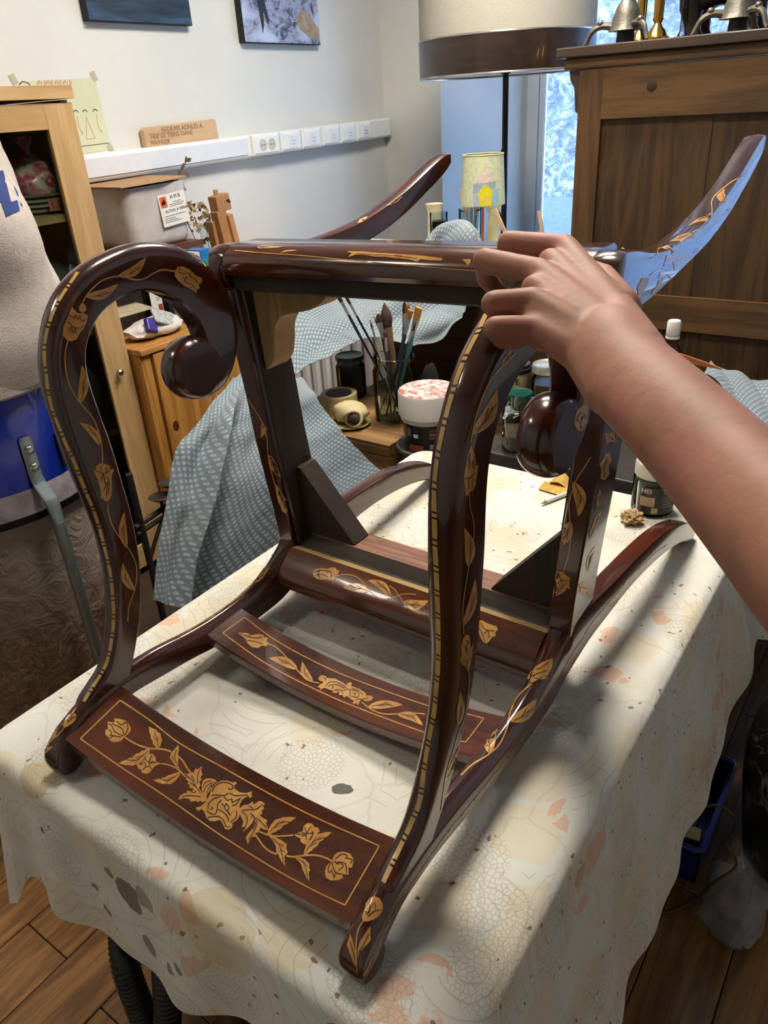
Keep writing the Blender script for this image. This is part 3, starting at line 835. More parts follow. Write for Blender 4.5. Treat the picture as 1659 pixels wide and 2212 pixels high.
# ---- right stile
f = zoomf(700, 1780, 0.18083)
inlay('inlay_bud', postR, Z(f, [(465, 1165), (455, 1110), (490, 1020), (500, 950), (545, 890), (600, 862), (660, 885), (698, 950), (700, 1020), (660, 1090), (590, 1140), (510, 1168)]), [Z(f, [(510, 1090), (560, 1000), (605, 940), (610, 1020)]), Z(f, [(530, 1100), (600, 1040), (690, 1018)]), Z(f, [(480, 1040), (540, 1060), (550, 960)])], 1.5)
stem(postR, Z(f, [(462, 1165), (420, 1240), (395, 1340), (385, 1450), (392, 1600), (398, 1760)]), 2.8)
inlay('inlay_leaf', postR, Z(f, [(315, 1315), (275, 1440), (310, 1540), (375, 1705), (390, 1640), (378, 1520), (350, 1420)]), [Z(f, [(318, 1400), (345, 1500), (375, 1620)])], 1.2)
inlay('inlay_leaf', postR, Z(f, [(552, 1218), (555, 1385), (500, 1450), (430, 1520), (405, 1590), (402, 1500), (430, 1400), (490, 1310)]), [Z(f, [(535, 1300), (480, 1420), (410, 1540)])], 1.2)
f = zoomf(860, 950, 0.48162)
stem(postR, Z(f, [(282, 1507), (330, 1460), (400, 1415), (450, 1370), (485, 1300), (505, 1220), (540, 1150), (598, 1095)]), 3.4)
leaf(postR, f(505, 1265), f(620, 1162), 26, 8)
leaf(postR, f(408, 1410), f(440, 1288), 24, -6)
f = zoomf(1020, 1080, 0.30139)
inlay('inlay_flower', postR, Z(f, [(425, 1312), (395, 1285), (390, 1260), (415, 1235), (425, 1200), (435, 1225), (455, 1195), (500, 1165), (578, 1133), (570, 1200), (540, 1255), (510, 1270), (548, 1268), (510, 1285), (470, 1290)]),
      [Z(f, L) for L in ([(455, 1215), (490, 1205), (550, 1160)], [(440, 1260), (480, 1240), (540, 1220)], [(425, 1225), (440, 1265), (470, 1285), (500, 1270)])], 1.5)
# ---- crest rail
def frame_line(part, c):
    for a, b in zip(c, c[1:] + c[:1]): stem(part, [a, b] if len(a) == 2 and not isinstance(a[0], tuple) else a, 3.0, 'inlay_string', False)
fA = zoomf(60, 1480, 0.25316); fB = zoomf(360, 1600, 0.25316)
stem(crest, Z(fA, [(450, 458), (790, 130)]), 3.0, 'inlay_string', False)
stem(crest, Z(fA, [(790, 130), (1040, 300), (1300, 500), (1659, 700)]) + Z(fB, [(690, 350), (1000, 520), (1300, 670), (1816, 900)]), 3.0, 'inlay_string')
stem(crest, [(819.8, 1828), (745.5, 1955.5)], 3.0, 'inlay_string', False)
stem(crest, Z(fA, [(450, 458), (780, 690), (1100, 900), (1400, 1110)]) + Z(fB, [(450, 800), (700, 960), (1000, 1140), (1300, 1300), (1522, 1404)]), 3.0, 'inlay_string')
inlay('inlay_flower', crest, Z(fA, [(830, 445), (790, 480), (740, 490), (700, 470), (690, 445), (665, 425), (660, 385), (685, 375), (682, 312), (735, 320), (745, 310), (738, 285), (790, 290), (835, 305), (865, 335), (882, 370), (870, 405)]),
      [Z(fA, L) for L in ([(690, 380), (715, 400), (720, 430), (800, 445)], [(690, 330), (720, 350), (745, 400), (815, 435)], [(720, 330), (800, 370), (825, 430)], [(760, 310), (800, 340), (840, 320), (855, 370), (830, 430)], [(700, 430), (730, 435), (700, 455)])], 1.8)
stem(crest, Z(fA, [(830, 447), (880, 480), (950, 515), (1030, 540), (1100, 545), (1170, 552), (1225, 570)]), 3.6)
leaf(crest, fA(1115, 545), fA(1030, 355), 22, 6, 4)
leaf(crest, fA(1045, 542), fA(775, 668), 23, -10, 5)
inlay('inlay_leaf', crest, Z(fA, [(1285, 510), (1250, 555), (1225, 575), (1212, 620), (1240, 660), (1260, 690), (1300, 720), (1285, 690), (1282, 650), (1293, 605), (1278, 590), (1290, 560)]), [Z(fA, [(1270, 550), (1255, 620), (1285, 700)]), Z(fA, [(1230, 600), (1250, 650)])], 1.4)
stem(crest, Z(fA, [(1295, 615), (1330, 655), (1355, 700), (1388, 745)]), 3.6)
inlay('inlay_flower', crest, Z(fA, [(1140, 672), (1115, 660), (1090, 645), (1092, 620), (1070, 590), (1035, 585), (1000, 600), (990, 625), (965, 628), (945, 650), (930, 680), (945, 715), (970, 725), (975, 750), (1010, 760), (1045, 745), (1065, 715), (1090, 690)]),
      [Z(fA, L) for L in ([(1000, 615), (1015, 650), (1040, 660)], [(1060, 600), (1045, 635), (1040, 660), (1080, 650)], [(1040, 660), (1035, 690), (1000, 700)], [(1035, 690), (1060, 715)], [(950, 680), (985, 670)], [(990, 655), (1010, 690), (980, 730)], [(1045, 670), (1100, 660)])], 1.6)
stem(crest, Z(fA, [(1140, 672), (1190, 680), (1250, 700), (1300, 735), (1325, 760)]), 3.2)
leaf(crest, fA(1305, 745), fA(1070, 812), 19, -9, 5)
# acanthus and cartouche in the middle
inlay('inlay_acanthus', crest, Z(fB, [(125, 290), (160, 280), (170, 292), (210, 270), (235, 275), (245, 240), (268, 245), (300, 220), (295, 260), (308, 290), (290, 310), (300, 335), (280, 350), (290, 385), (275, 400), (300, 440), (340, 480), (350, 500), (330, 520), (300, 525), (290, 510), (265, 530), (255, 515), (205, 522), (195, 500), (150, 490), (100, 505), (115, 470), (150, 450), (180, 445), (170, 425), (200, 430), (240, 425), (215, 405), (205, 410), (195, 395), (200, 375), (178, 370), (190, 350), (165, 330), (172, 318)]),
      [Z(fB, L) for L in ([(150, 290), (210, 330), (250, 390), (290, 450)], [(290, 240), (265, 300), (265, 370)], [(130, 480), (200, 470), (290, 480)], [(215, 300), (240, 350)], [(200, 360), (245, 390)], [(205, 432), (230, 445), (255, 435)])], 1.8)
inlay('inlay_acanthus', crest, Z(fB, [(300, 380), (310, 345), (335, 325), (380, 322), (410, 330), (430, 350), (405, 365), (385, 395), (372, 430), (350, 450), (340, 480), (310, 450), (300, 420)]), [Z(fB, [(320, 440), (340, 390), (400, 355)]), Z(fB, [(310, 400), (330, 360), (380, 340)]), Z(fB, [(345, 450), (360, 410), (390, 375)])], 1.6)
inlay('inlay_cartouche', crest, Z(fB, [(285, 565), (330, 530), (355, 490), (370, 460), (385, 410), (420, 365), (470, 342), (520, 342), (565, 360), (590, 350), (600, 368), (578, 380), (580, 410), (620, 440), (680, 450), (725, 432), (728, 480), (705, 492), (700, 470), (650, 500), (625, 540), (620, 580), (625, 640), (600, 680), (560, 705), (560, 740), (530, 760), (500, 755), (480, 710), (455, 675), (410, 690), (370, 685), (340, 660), (325, 610), (300, 585), (275, 600), (250, 585), (255, 568)]),
      [Z(fB, L) for L in ([(390, 440), (410, 395), (450, 365), (510, 358), (560, 380), (570, 410)], [(385, 470), (430, 465), (490, 470), (530, 450)], [(570, 405), (540, 420), (530, 400)], [(355, 590), (360, 540), (400, 500), (460, 480)], [(380, 570), (395, 575), (390, 590), (375, 585)], [(345, 600), (370, 620), (410, 630), (430, 600), (440, 540), (470, 510)],
                          [(440, 590), (480, 610), (520, 650), (530, 690)], [(470, 540), (500, 560), (510, 540), (535, 575), (520, 600), (545, 640)], [(490, 560), (510, 600), (540, 620)], [(490, 480), (520, 510), (560, 500), (560, 530), (600, 510), (640, 490)], [(540, 450), (580, 470), (620, 470), (690, 465)], [(350, 660), (400, 650), (450, 650), (490, 690), (510, 735), (545, 735)], [(600, 600), (590, 660), (545, 700)], [(625, 500), (600, 540), (560, 560)])], 2.2)
inlay('inlay_acanthus', crest, Z(fB, [(585, 600), (615, 590), (635, 570), (660, 550), (700, 545), (735, 520), (745, 545), (790, 515), (815, 522), (840, 540), (820, 560), (835, 580), (810, 600), (820, 625), (795, 640), (830, 665), (862, 680), (850, 710), (875, 765), (830, 760), (800, 740), (790, 780), (760, 790), (755, 820), (720, 825), (695, 885), (675, 830), (700, 790), (735, 750), (755, 700), (750, 650), (725, 620), (745, 660), (735, 700), (700, 740), (650, 780), (665, 735), (640, 740), (655, 690), (640, 660), (625, 625)]),
      [Z(fB, L) for L in ([(640, 600), (700, 590), (760, 590), (820, 545)], [(645, 610), (680, 640), (690, 690), (660, 765)], [(740, 640), (770, 690), (755, 760), (700, 850)], [(770, 660), (810, 700), (860, 750)], [(700, 560), (740, 580)], [(715, 620), (735, 640), (720, 660)], [(760, 700), (740, 760)])], 1.8)
stem(crest, Z(fB, [(792, 778), (850, 800), (920, 815), (1000, 815), (1085, 808)]), 3.6)
stem(crest, Z(fB, [(760, 808), (790, 850), (830, 905), (880, 945), (938, 972)]), 4.0)
leaf(crest, fB(860, 805), fB(1105, 658), 22, -8, 5)
inlay('inlay_flower', crest, Z(fB, [(1088, 805), (1130, 785), (1165, 770), (1170, 730), (1200, 705), (1240, 708), (1265, 740), (1295, 745), (1308, 775), (1285, 790), (1290, 815), (1255, 830), (1245, 865), (1215, 888), (1170, 885), (1140, 860), (1145, 835), (1115, 825)]),
      [Z(fB, L) for L in ([(1110, 800), (1190, 800)], [(1180, 740), (1195, 790)], [(1240, 730), (1200, 790), (1260, 790)], [(1195, 790), (1190, 850)], [(1150, 780), (1185, 795)], [(1240, 770), (1250, 800), (1220, 850)], [(1150, 820), (1190, 810)])], 1.7)
inlay('inlay_leaf', crest, Z(fB, [(870, 812), (930, 825), (980, 850), (1028, 885), (1020, 915), (1035, 960), (1005, 985), (1012, 1072), (975, 1020), (955, 975), (935, 960), (935, 910), (905, 850)]), [Z(fB, [(900, 830), (960, 890), (985, 970), (1000, 1040)]), Z(fB, [(960, 880), (1000, 900)]), Z(fB, [(970, 930), (1010, 950)])], 1.5)
stem(crest, Z(fB, [(1022, 985), (1080, 992), (1170, 982), (1260, 978), (1340, 995), (1415, 1030)]), 4.0)
leaf(crest, fB(1172, 975), fB(1410, 780), 22, -8, 5)
inlay('inlay_leaf', crest, Z(fB, [(1090, 993), (1140, 998), (1180, 1015), (1215, 1050), (1212, 1080), (1228, 1105), (1212, 1130), (1215, 1200), (1185, 1150), (1160, 1100), (1150, 1060), (1125, 1030)]), [Z(fB, [(1120, 1005), (1175, 1060), (1205, 1160)]), Z(fB, [(1160, 1020), (1200, 1075)])], 1.4)
inlay('inlay_flower', crest, Z(fB, [(1415, 1025), (1425, 985), (1460, 955), (1510, 948), (1565, 965), (1592, 1005), (1590, 1050), (1578, 1090), (1550, 1080), (1548, 1145), (1500, 1140), (1505, 1175), (1460, 1192), (1400, 1195), (1360, 1170), (1350, 1120), (1365, 1070)]),
      [Z(fB, L) for L in ([(1440, 1010), (1500, 970), (1545, 985), (1530, 1005), (1585, 1015), (1570, 1050)], [(1450, 1040), (1500, 1040), (1530, 1060), (1540, 1130)], [(1410, 1040), (1380, 1090), (1390, 1130), (1410, 1110), (1430, 1170), (1440, 1120)], [(1420, 1035), (1420, 1080), (1450, 1130), (1500, 1140)], [(1470, 1040), (1510, 1070), (1470, 1110)], [(1430, 1030), (1460, 1055), (1470, 1050)])], 2.0)
# ---- mid rail
fC = zoomf(480, 950, 0.36176); fD = zoomf(640, 1420, 0.18083); fE = zoomf(700, 1440, 0.42194)
stem(midr, [fC(2, 1155), fC(133, 1061)], 2.4, 'inlay_string', False)
stem(midr, Z(fC, [(133, 1061), (330, 1205), (600, 1350), (850, 1455), (1215, 1585)]) + Z(fE, [(620, 215), (818, 266)]), 2.4, 'inlay_string')
stem(midr, [fE(818, 266), fE(726, 388)], 2.4, 'inlay_string', False)
stem(midr, Z(fC, [(2, 1155), (250, 1330), (500, 1465), (780, 1590), (1195, 1745)]) + Z(fE, [(600, 362), (726, 388)]), 2.4, 'inlay_string')
inlay('inlay_flower', midr, Z(fC, [(95, 1152), (150, 1155), (175, 1168), (215, 1160), (245, 1165), (250, 1180), (272, 1185), (262, 1205), (278, 1215), (262, 1235), (235, 1230), (215, 1245), (180, 1240), (150, 1215), (140, 1190)]), [Z(fC, L) for L in ([(110, 1158), (150, 1175), (200, 1185), (240, 1180)], [(150, 1200), (190, 1205), (240, 1220)], [(160, 1165), (175, 1190)])], 1.4)
stem(midr, Z(fC, [(272, 1218), (320, 1240), (370, 1285), (420, 1345), (470, 1400), (520, 1440), (580, 1455)]), 2.6)
leaf(midr, fC(450, 1370), fC(278, 1305), 20, 5)
leaf(midr, fC(540, 1448), fC(478, 1325), 17, -6)
inlay('inlay_acanthus', midr, Z(fD, [(262, 262), (275, 230), (310, 215), (350, 225), (368, 248), (400, 252), (460, 255), (520, 285), (570, 310), (600, 335), (615, 308), (645, 298), (668, 312), (660, 335), (640, 345), (690, 355), (760, 385), (815, 420), (840, 445), (825, 462), (860, 458), (900, 462), (918, 485), (900, 515), (860, 530), (815, 525), (800, 500), (770, 510), (755, 540), (735, 575), (720, 550), (690, 560), (670, 555), (690, 520), (650, 500), (625, 480), (600, 460), (570, 485), (555, 450), (515, 455), (500, 420), (465, 430), (430, 425), (440, 400), (400, 390), (360, 375), (335, 365), (310, 375), (290, 392), (285, 365), (250, 355), (285, 325), (315, 310), (320, 290), (285, 285)]),
      [Z(fD, L) for L in ([(330, 240), (355, 262), (340, 285)], [(345, 350), (400, 300), (480, 300), (560, 340), (600, 370)], [(380, 350), (420, 330), (440, 360), (420, 380)], [(430, 330), (500, 335), (580, 375)], [(450, 400), (500, 390), (560, 400), (620, 380)], [(630, 380), (645, 430), (640, 480)], [(640, 390), (700, 400), (750, 440), (730, 480), (660, 470)], [(660, 370), (740, 400), (800, 450)], [(860, 480), (840, 500), (800, 490)], [(680, 430), (710, 440), (700, 465)], [(700, 520), (740, 500), (790, 510)], [(540, 410), (560, 440)], [(490, 400), (510, 430)])], 1.5)
stem(midr, Z(fD, [(780, 535), (840, 585), (920, 635), (1010, 670), (1110, 683), (1250, 675), (1380, 668), (1535, 680)]), 2.6)
leaf(midr, fD(860, 592), fD(1275, 570), 18, -3)
leaf(midr, fD(1210, 685), fD(1515, 818), 18, -8)
# ---- rear seat rail
fF = zoomf(560, 980, 0.24111)
inlay('inlay_flower', rearr, Z(fF, [(480, 1065), (505, 1035), (560, 1025), (610, 1035), (640, 1020), (680, 1020), (695, 1040), (718, 1050), (705, 1080), (725, 1095), (690, 1105), (680, 1130), (645, 1138), (610, 1125), (570, 1130), (520, 1125), (490, 1100)]), [Z(fF, L) for L in ([(500, 1060), (560, 1045), (630, 1060)], [(510, 1090), (560, 1080), (620, 1105)], [(630, 1045), (650, 1080), (640, 1110)], [(545, 1040), (530, 1080), (550, 1115)])], 1.3)
stem(rearr, Z(fF, [(720, 1088), (800, 1085), (880, 1110), (930, 1155), (975, 1215), (1020, 1260), (1080, 1295), (1140, 1303), (1210, 1290), (1260, 1265), (1330, 1258), (1410, 1263)]), 2.2)
leaf(rearr, fF(990, 1235), fF(750, 1200), 19, 4)
leaf(rearr, fF(1180, 1285), fF(972, 1135), 18, 9)
stem(rearr, Z(fF, [(1170, 1185), (1220, 1225), (1260, 1285), (1310, 1360), (1370, 1405), (1430, 1428), (1505, 1438)]), 2.2)
leaf(rearr, fF(1290, 1330), fF(1520, 1318), 22, 8)
fG = zoomf(1020, 1080, 0.30139)
inlay('inlay_flower', rearr, Z(fG, [(30, 862), (75, 865), (110, 885), (140, 895), (175, 905), (185, 930), (165, 950), (170, 975), (145, 985), (130, 1005), (105, 1032), (80, 1020), (60, 985), (45, 945), (25, 920)]), [Z(fG, L) for L in ([(60, 880), (85, 920), (115, 935)], [(85, 960), (115, 935), (160, 940)], [(115, 935), (125, 985)], [(35, 900), (70, 950), (95, 1020)])], 1.4)
# ---- side seat rails
fH = zoomf(480, 500, 0.33755)
stem(sideL, Z(fH, [(170, 1075), (215, 1150), (262, 1230), (285, 1320), (292, 1400), (305, 1490), (330, 1590), (345, 1640)]), 2.0)
leaf(sideL, fH(262, 1225), fH(248, 1320), 12, -4, veins=False)
leaf(sideL, fH(300, 1430), fH(375, 1575), 14, 3)
fF2 = fF
inlay('inlay_flower', sideL, Z(fF, [(150, 270), (175, 310), (200, 360), (245, 415), (225, 425), (245, 470), (252, 520), (235, 533), (205, 510), (195, 470), (170, 430), (160, 380), (150, 320)]), [Z(fF, [(170, 330), (195, 390), (220, 430), (235, 500)])], 1.2)
fI = zoomf(960, 450, 0.42134)
stem(sideR, Z(fI, [(750, 1275), (720, 1325), (680, 1385), (655, 1450), (640, 1520), (645, 1600), (642, 1661)]) + Z(fG, [(708, 200), (705, 300), (690, 400), (668, 470), (655, 515)]), 2.4)
leaf(sideR, fI(660, 1400), fI(688, 1580), 26, -10)
leaf(sideR, fG(705, 150), fG(603, 345), 24, -6)
inlay('inlay_flower', sideR, Z(fG, [(610, 510), (650, 515), (668, 535), (700, 555), (698, 600), (702, 640), (680, 625), (670, 650), (640, 670), (580, 698), (585, 640), (605, 600), (568, 575), (600, 560)]), [Z(fG, L) for L in ([(620, 520), (640, 570), (690, 580)], [(600, 640), (640, 630), (660, 600)], [(610, 600), (650, 570)], [(590, 680), (630, 650)])], 1.5)
stem(sideR, Z(fI, [(880, 1060), (885, 1110), (880, 1200)]), 2.0)
inlay('inlay_leaf', sideR, Z(fI, [(822, 1152), (868, 1150), (878, 1200), (850, 1195), (828, 1215)]), [Z(fI, [(835, 1165), (870, 1190)])], 1.2)
inlay('inlay_flower', sideR, Z(fI, [(845, 1250), (855, 1290), (840, 1320), (845, 1360), (820, 1395), (800, 1385), (805, 1340), (795, 1310), (820, 1270)]), [Z(fI, [(835, 1280), (815, 1330), (820, 1380)])], 1.2)
leaf(sideR, fI(785, 1530), fI(795, 1440), 11, 2)
fG2 = fG
inlay('inlay_flower', sideR, Z(fG, [(920, 85), (905, 150), (880, 200), (860, 270), (842, 280), (840, 230), (860, 180), (880, 120)]), [Z(fG, [(905, 110), (870, 200), (850, 260)])], 1.2)
leaf(sideR, fG(825, 515), fG(880, 330), 11, -3)
inlay('inlay_flower', sideR, Z(fG, [(765, 600), (810, 580), (830, 600), (838, 700), (820, 655), (775, 660)]), [Z(fG, [(780, 620), (820, 640)])], 1.2)
# ---- right arm, outer face
fJ = zoomf(880, 880, 0.29848); fK = zoomf(1000, 480, 0.25317)
stem(armR, Z(fK, [(440, 1115), (370, 1190), (290, 1270), (220, 1370), (170, 1480), (120, 1620), (85, 1760), (65, 1880)]), 2.4)
leaf(armR, fK(330, 1220), fK(400, 1085), 12, 3)
leaf(armR, fK(85, 1810), fK(288, 1420), 30, 10)
inlay('inlay_flower', armR, Z(fJ, [(458, 270), (475, 310), (490, 375), (495, 430), (512, 418), (500, 480), (490, 560), (470, 605), (450, 605), (435, 640), (420, 635), (410, 540), (408, 515), (415, 450), (430, 360)]), [Z(fJ, L) for L in ([(450, 330), (440, 400)], [(440, 450), (450, 390)], [(465, 440), (470, 380)], [(480, 450), (482, 390)], [(415, 515), (450, 510), (485, 470)], [(440, 520), (442, 590)], [(470, 510), (465, 580)])], 1.5)
stem(armR, Z(fJ, [(445, 630), (450, 720), (475, 820), (478, 930), (455, 1070), (430, 1220), (405, 1380), (398, 1500), (405, 1640)]), 1.9)
leaf(armR, fJ(437, 1150), fJ(412, 870), 22, 8)
leaf(armR, fJ(405, 1580), fJ(488, 1240), 17, 7)
inlay('inlay_flower', armR, Z(fJ, [(425, 1640), (445, 1650), (450, 1700), (458, 1750), (475, 1705), (465, 1790), (455, 1860), (440, 1915), (425, 1880), (395, 1860), (375, 1825), (390, 1800), (388, 1740), (400, 1680)]), [Z(fJ, L) for L in ([(415, 1680), (440, 1700), (420, 1730), (445, 1760)], [(400, 1720), (430, 1780)], [(385, 1825), (420, 1840), (450, 1810)], [(430, 1840), (435, 1890)])], 1.4)
fL = zoomf(700, 1440, 0.42194)
stem(armR, Z(fJ, [(445, 1910), (440, 2050), (420, 2212)]) + Z(fL, [(690, 330), (660, 430), (625, 550), (605, 680), (598, 740)]), 1.8)
leaf(armR, fL(685, 300), fL(695, 128), 15, 4)
leaf(armR, fL(622, 580), fL(690, 405), 13, 4)
inlay('inlay_flower', armR, Z(fK, [(1095, 1430), (1080, 1520), (1070, 1600), (1060, 1650), (1060, 1700), (1040, 1740), (1015, 1780), (985, 1785), (965, 1760), (945, 1720), (950, 1670), (965, 1620), (990, 1580), (1015, 1575), (1030, 1520), (1065, 1450)]), [Z(fK, L) for L in ([(985, 1640), (1020, 1620), (1040, 1650), (1030, 1700), (995, 1710), (975, 1680), (985, 1640)], [(1000, 1670), (1010, 1690), (1020, 1660)], [(1015, 1580), (1030, 1610)], [(950, 1690), (975, 1690)], [(1000, 1780), (1005, 1720)], [(1080, 1460), (1050, 1560)])], 1.4)
# ---- front rail
fM = zoomf(480, 500, 0.33755)
stem(frontr, [(507, 541), (560, 546), (660, 553), (760, 563), (880, 573), (960, 580), (1040, 586)], 2.2, 'inlay_string')
inlay('inlay_leaf', frontr, Z(fM, [(222, 100), (260, 88), (330, 95), (400, 98), (350, 106), (240, 110)]), [], 1.0)
inlay('inlay_leaf', frontr, Z(fM, [(372, 138), (400, 122), (450, 118), (480, 122), (420, 130)]), [], 1.0)
inlay('inlay_acanthus', frontr, Z(fM, [(805, 165), (830, 140), (800, 128), (900, 130), (1000, 138), (1100, 145), (1200, 150), (1300, 158), (1410, 172), (1405, 188), (1320, 185), (1270, 178), (1250, 194), (1200, 180), (1100, 170), (1040, 162), (980, 162), (940, 155), (900, 150), (850, 150)]), [Z(fM, [(850, 145), (1000, 150), (1150, 162)]), Z(fM, [(1100, 152), (1250, 175)])], 1.0)
inlay('inlay_leaf', frontr, Z(fM, [(1535, 180), (1590, 178), (1592, 195), (1570, 228), (1560, 200)]), [], 1.0)
# ---- front legs
fN = zoomf(1300, 280, 0.21640)
stem(legR, Z(fN, [(1438, 445), (1300, 520), (1220, 580), (1140, 650), (1095, 720), (1100, 800), (1090, 870), (1040, 950), (900, 1030)]), 2.4)
inlay('inlay_leaf', legR, Z(fN, [(1225, 590), (1145, 660), (1150, 690), (1180, 720), (1165, 760), (1240, 720), (1245, 670), (1220, 640)]), [Z(fN, [(1200, 640), (1220, 700)])], 1.2)
inlay('inlay_leaf', legR, Z(fN, [(1095, 825), (1050, 860), (950, 895), (850, 970), (950, 925), (1040, 915), (1085, 880)]), [Z(fN, [(1070, 860), (960, 905)])], 1.0)
inlay('inlay_flower', legR, Z(fN, [(930, 1045), (860, 1030), (760, 1065), (670, 1120), (780, 1115), (785, 1130), (850, 1075), (870, 1090), (925, 1085)]), [Z(fN, [(860, 1050), (760, 1090)])], 1.0)
inlay('inlay_leaf', legR, Z(fN, [(590, 1180), (650, 1155), (735, 1205), (695, 1240), (650, 1200)]), [Z(fN, [(640, 1180), (700, 1210)])], 1.0)
stem(legR, Z(fN, [(590, 1180), (560, 1200), (545, 1250), (480, 1285)]), 2.2)
stem(legR, Z(fN, [(480, 1455), (540, 1415), (600, 1410), (650, 1450), (700, 1485), (760, 1465), (850, 1390)]), 2.0)
inlay('inlay_leaf', legR, Z(fN, [(705, 1280), (740, 1290), (765, 1440), (740, 1470), (720, 1380)]), [], 1.0)
inlay('inlay_leaf', legR, Z(fN, [(640, 1465), (570, 1500), (515, 1640), (550, 1650), (590, 1540)]), [], 1.0)
inlay('inlay_flower', legR, Z(fN, [(960, 1180), (930, 1200), (880, 1300), (870, 1380), (910, 1330), (960, 1230)]), [], 1.0)
inlay('inlay_flower', legR, Z(fN, [(470, 1480), (400, 1480), (350, 1580), (370, 1680), (420, 1600), (460, 1530)]), [], 1.0)
inlay('inlay_leaf', legR, Z(fN, [(1320, 765), (1250, 790), (1240, 840), (1270, 860), (1310, 810)]), [], 1.0)
fO = zoomf(500, 0, 0.33755)
inlay('inlay_leaf', legL, Z(fO, [(1100, 1230), (1050, 1270), (990, 1320), (1060, 1290), (1090, 1260)]), [], 1.0)
inlay('inlay_leaf', legL, Z(fO, [(870, 1385), (820, 1405), (805, 1430), (850, 1415)]), [], 1.0)
# ================================================================ forearm and hand holding the chair arm
def pd(px, py, d):
    return CP + (CR * ((px - 829.5) / FPX) + CD * ((py - 1106.0) / FPX) + CF) * d
def capsule(mb, a, b, ra, rb, n=14):
    a, b = Vector(a), Vector(b); t = (b - a).normalized(); rings = []
    u = t.orthogonal().normalized(); w = t.cross(u)
    for k in range(5):
        ph = -math.pi / 2 + math.pi / 2 * (k + 0.15) / 5; c = a + t * ra * math.sin(ph)
        rings.append([c + (u * math.cos(2 * math.pi * j / n) + w * math.sin(2 * math.pi * j / n)) * ra * math.cos(ph) for j in range(n)])
    for k in range(6):
        ph = math.pi / 2 * k / 5.2; c = b + t * rb * math.sin(ph)
        rings.append([c + (u * math.cos(2 * math.pi * j / n) + w * math.sin(2 * math.pi * j / n)) * rb * math.cos(ph) for j in range(n)])
    mb.loft(rings)
hb = MB()
def chain(pts):
    for (a, ra), (b, rb) in zip(pts, pts[1:]): capsule(hb, a, b, ra, rb)
MCP = {'i': (pd(1218, 535, .640), .0118), 'm': (pd(1163, 590, .606), .0125), 'r': (pd(1150, 652, .567), .0118), 'p': (pd(1155, 710, .554), .0106)}
PIP = {'i': (pd(1098, 523, .672), .0102), 'm': (pd(1046, 562, .640), .0106), 'r': (pd(1066, 655, .563), .0100), 'p': (pd(1070, 708, .549), .0092)}
DIP = {'i': (pd(1088, 562, .697), .0088), 'm': (pd(1051, 602, .662), .0092), 'r': (pd(1080, 682, .578), .0085), 'p': (pd(1084, 733, .563), .0078)}
TIP = {'i': (pd(1110, 590, .705), .0078), 'm': (pd(1080, 634, .682), .0082), 'r': (pd(1114, 690, .582), .0076), 'p': (pd(1114, 738, .566), .0070)}
for k in 'imrp': chain([MCP[k], PIP[k], DIP[k], TIP[k]])
wr_t, wr_m, wr_b = pd(1345, 690, .545), pd(1305, 735, .530), pd(1262, 778, .530)
CARP = {'i': (pd(1330, 680, .562), .0165), 'm': (pd(1305, 708, .550), .0165), 'r': (pd(1280, 738, .540), .0155), 'p': (pd(1258, 768, .536), .0145)}
for k in 'imrp': chain([CARP[k], MCP[k]])
for a, b in (('i', 'm'), ('m', 'r'), ('r', 'p')):               # flesh between the metacarpals
    q = [((CARP[a][0] + CARP[b][0]) / 2 + CF * 0.000, .0158), ((MCP[a][0] + MCP[b][0]) / 2 + CF * 0.0025, .0112)]; chain(q)
    q = [(CARP[a][0].lerp(MCP[a][0], 0.2) + CF * 0.015, .013), (CARP[b][0].lerp(MCP[b][0], 0.8) + CF * 0.010, .011)]; chain(q)
for k in 'imr':                                                # tendons over the back of the hand
    chain([(CARP[k][0] - CF * .0100, .0045), (MCP[k][0] - CF * .0080, .0042)])
chain([(pd(1340, 665, .575), .0165), (pd(1300, 600, .650), .0125), (pd(1235, 570, .700), .0100), (pd(1170, 575, .722), .0088)])   # thumb, on the far side
# wrist and forearm: two bones' width, thicker towards the elbow
FA = [((1322, 652, .570), (1238, 752, .556), .0135), ((1352, 672, .545), (1248, 792, .532), .0178), ((1400, 745, .510), (1300, 860, .500), .0195), ((1500, 850, .455), (1415, 960, .447), .0205), ((1600, 950, .410), (1530, 1085, .402), .0228), ((1720, 1055, .365), (1640, 1220, .355), .0255), ((1880, 1190, .318), (1790, 1400, .308), .0280), ((2080, 1330, .285), (1990, 1580, .275), .0285)]
FA = [(pd(*a), pd(*b), r) for a, b, r in FA]
fr_ = []
for i, (a, b, r) in enumerate(FA):
    c = (a + b) / 2; n_ = FA[min(i + 1, len(FA) - 1)]; p_ = FA[max(i - 1, 0)]
    ax = ((n_[0] + n_[1]) / 2 - (p_[0] + p_[1]) / 2).normalized(); w_ = (b - a); hw_ = w_.length / 2 + r
    w_ = (w_ - ax * w_.dot(ax)).normalized(); t_ = ax.cross(w_)
    hw_ = (.0215, .0290, .0312, .0312, .0315, .0325, .0345, .0360)[i]
    fr_.append((c, w_, t_, hw_, r * (1.12 if i else 1.0)))
cs_ = [spline([f[k] if k < 3 else Vector((f[3], f[4], 0)) for f in fr_], 6) for k in range(4)]
hb.loft([[c + w_ * s.x * math.cos(2 * math.pi * j / 40) + t_ * s.y * math.sin(2 * math.pi * j / 40) for j in range(40)] for c, w_, t_, s in zip(*cs_)])
for k in 'imrp': chain([(FA[2][0].lerp(FA[2][1], 0.12 + 0.76 * 'imrp'.index(k) / 3), .0165), CARP[k]])
hm = bpy.data.meshes.new('person'); hm.from_pydata([tuple(v - Vector((.3, .2, .6))) for v in hb.v], [], hb.f)
ho = bpy.data.objects.new('person_source', hm); COL.objects.link(ho)
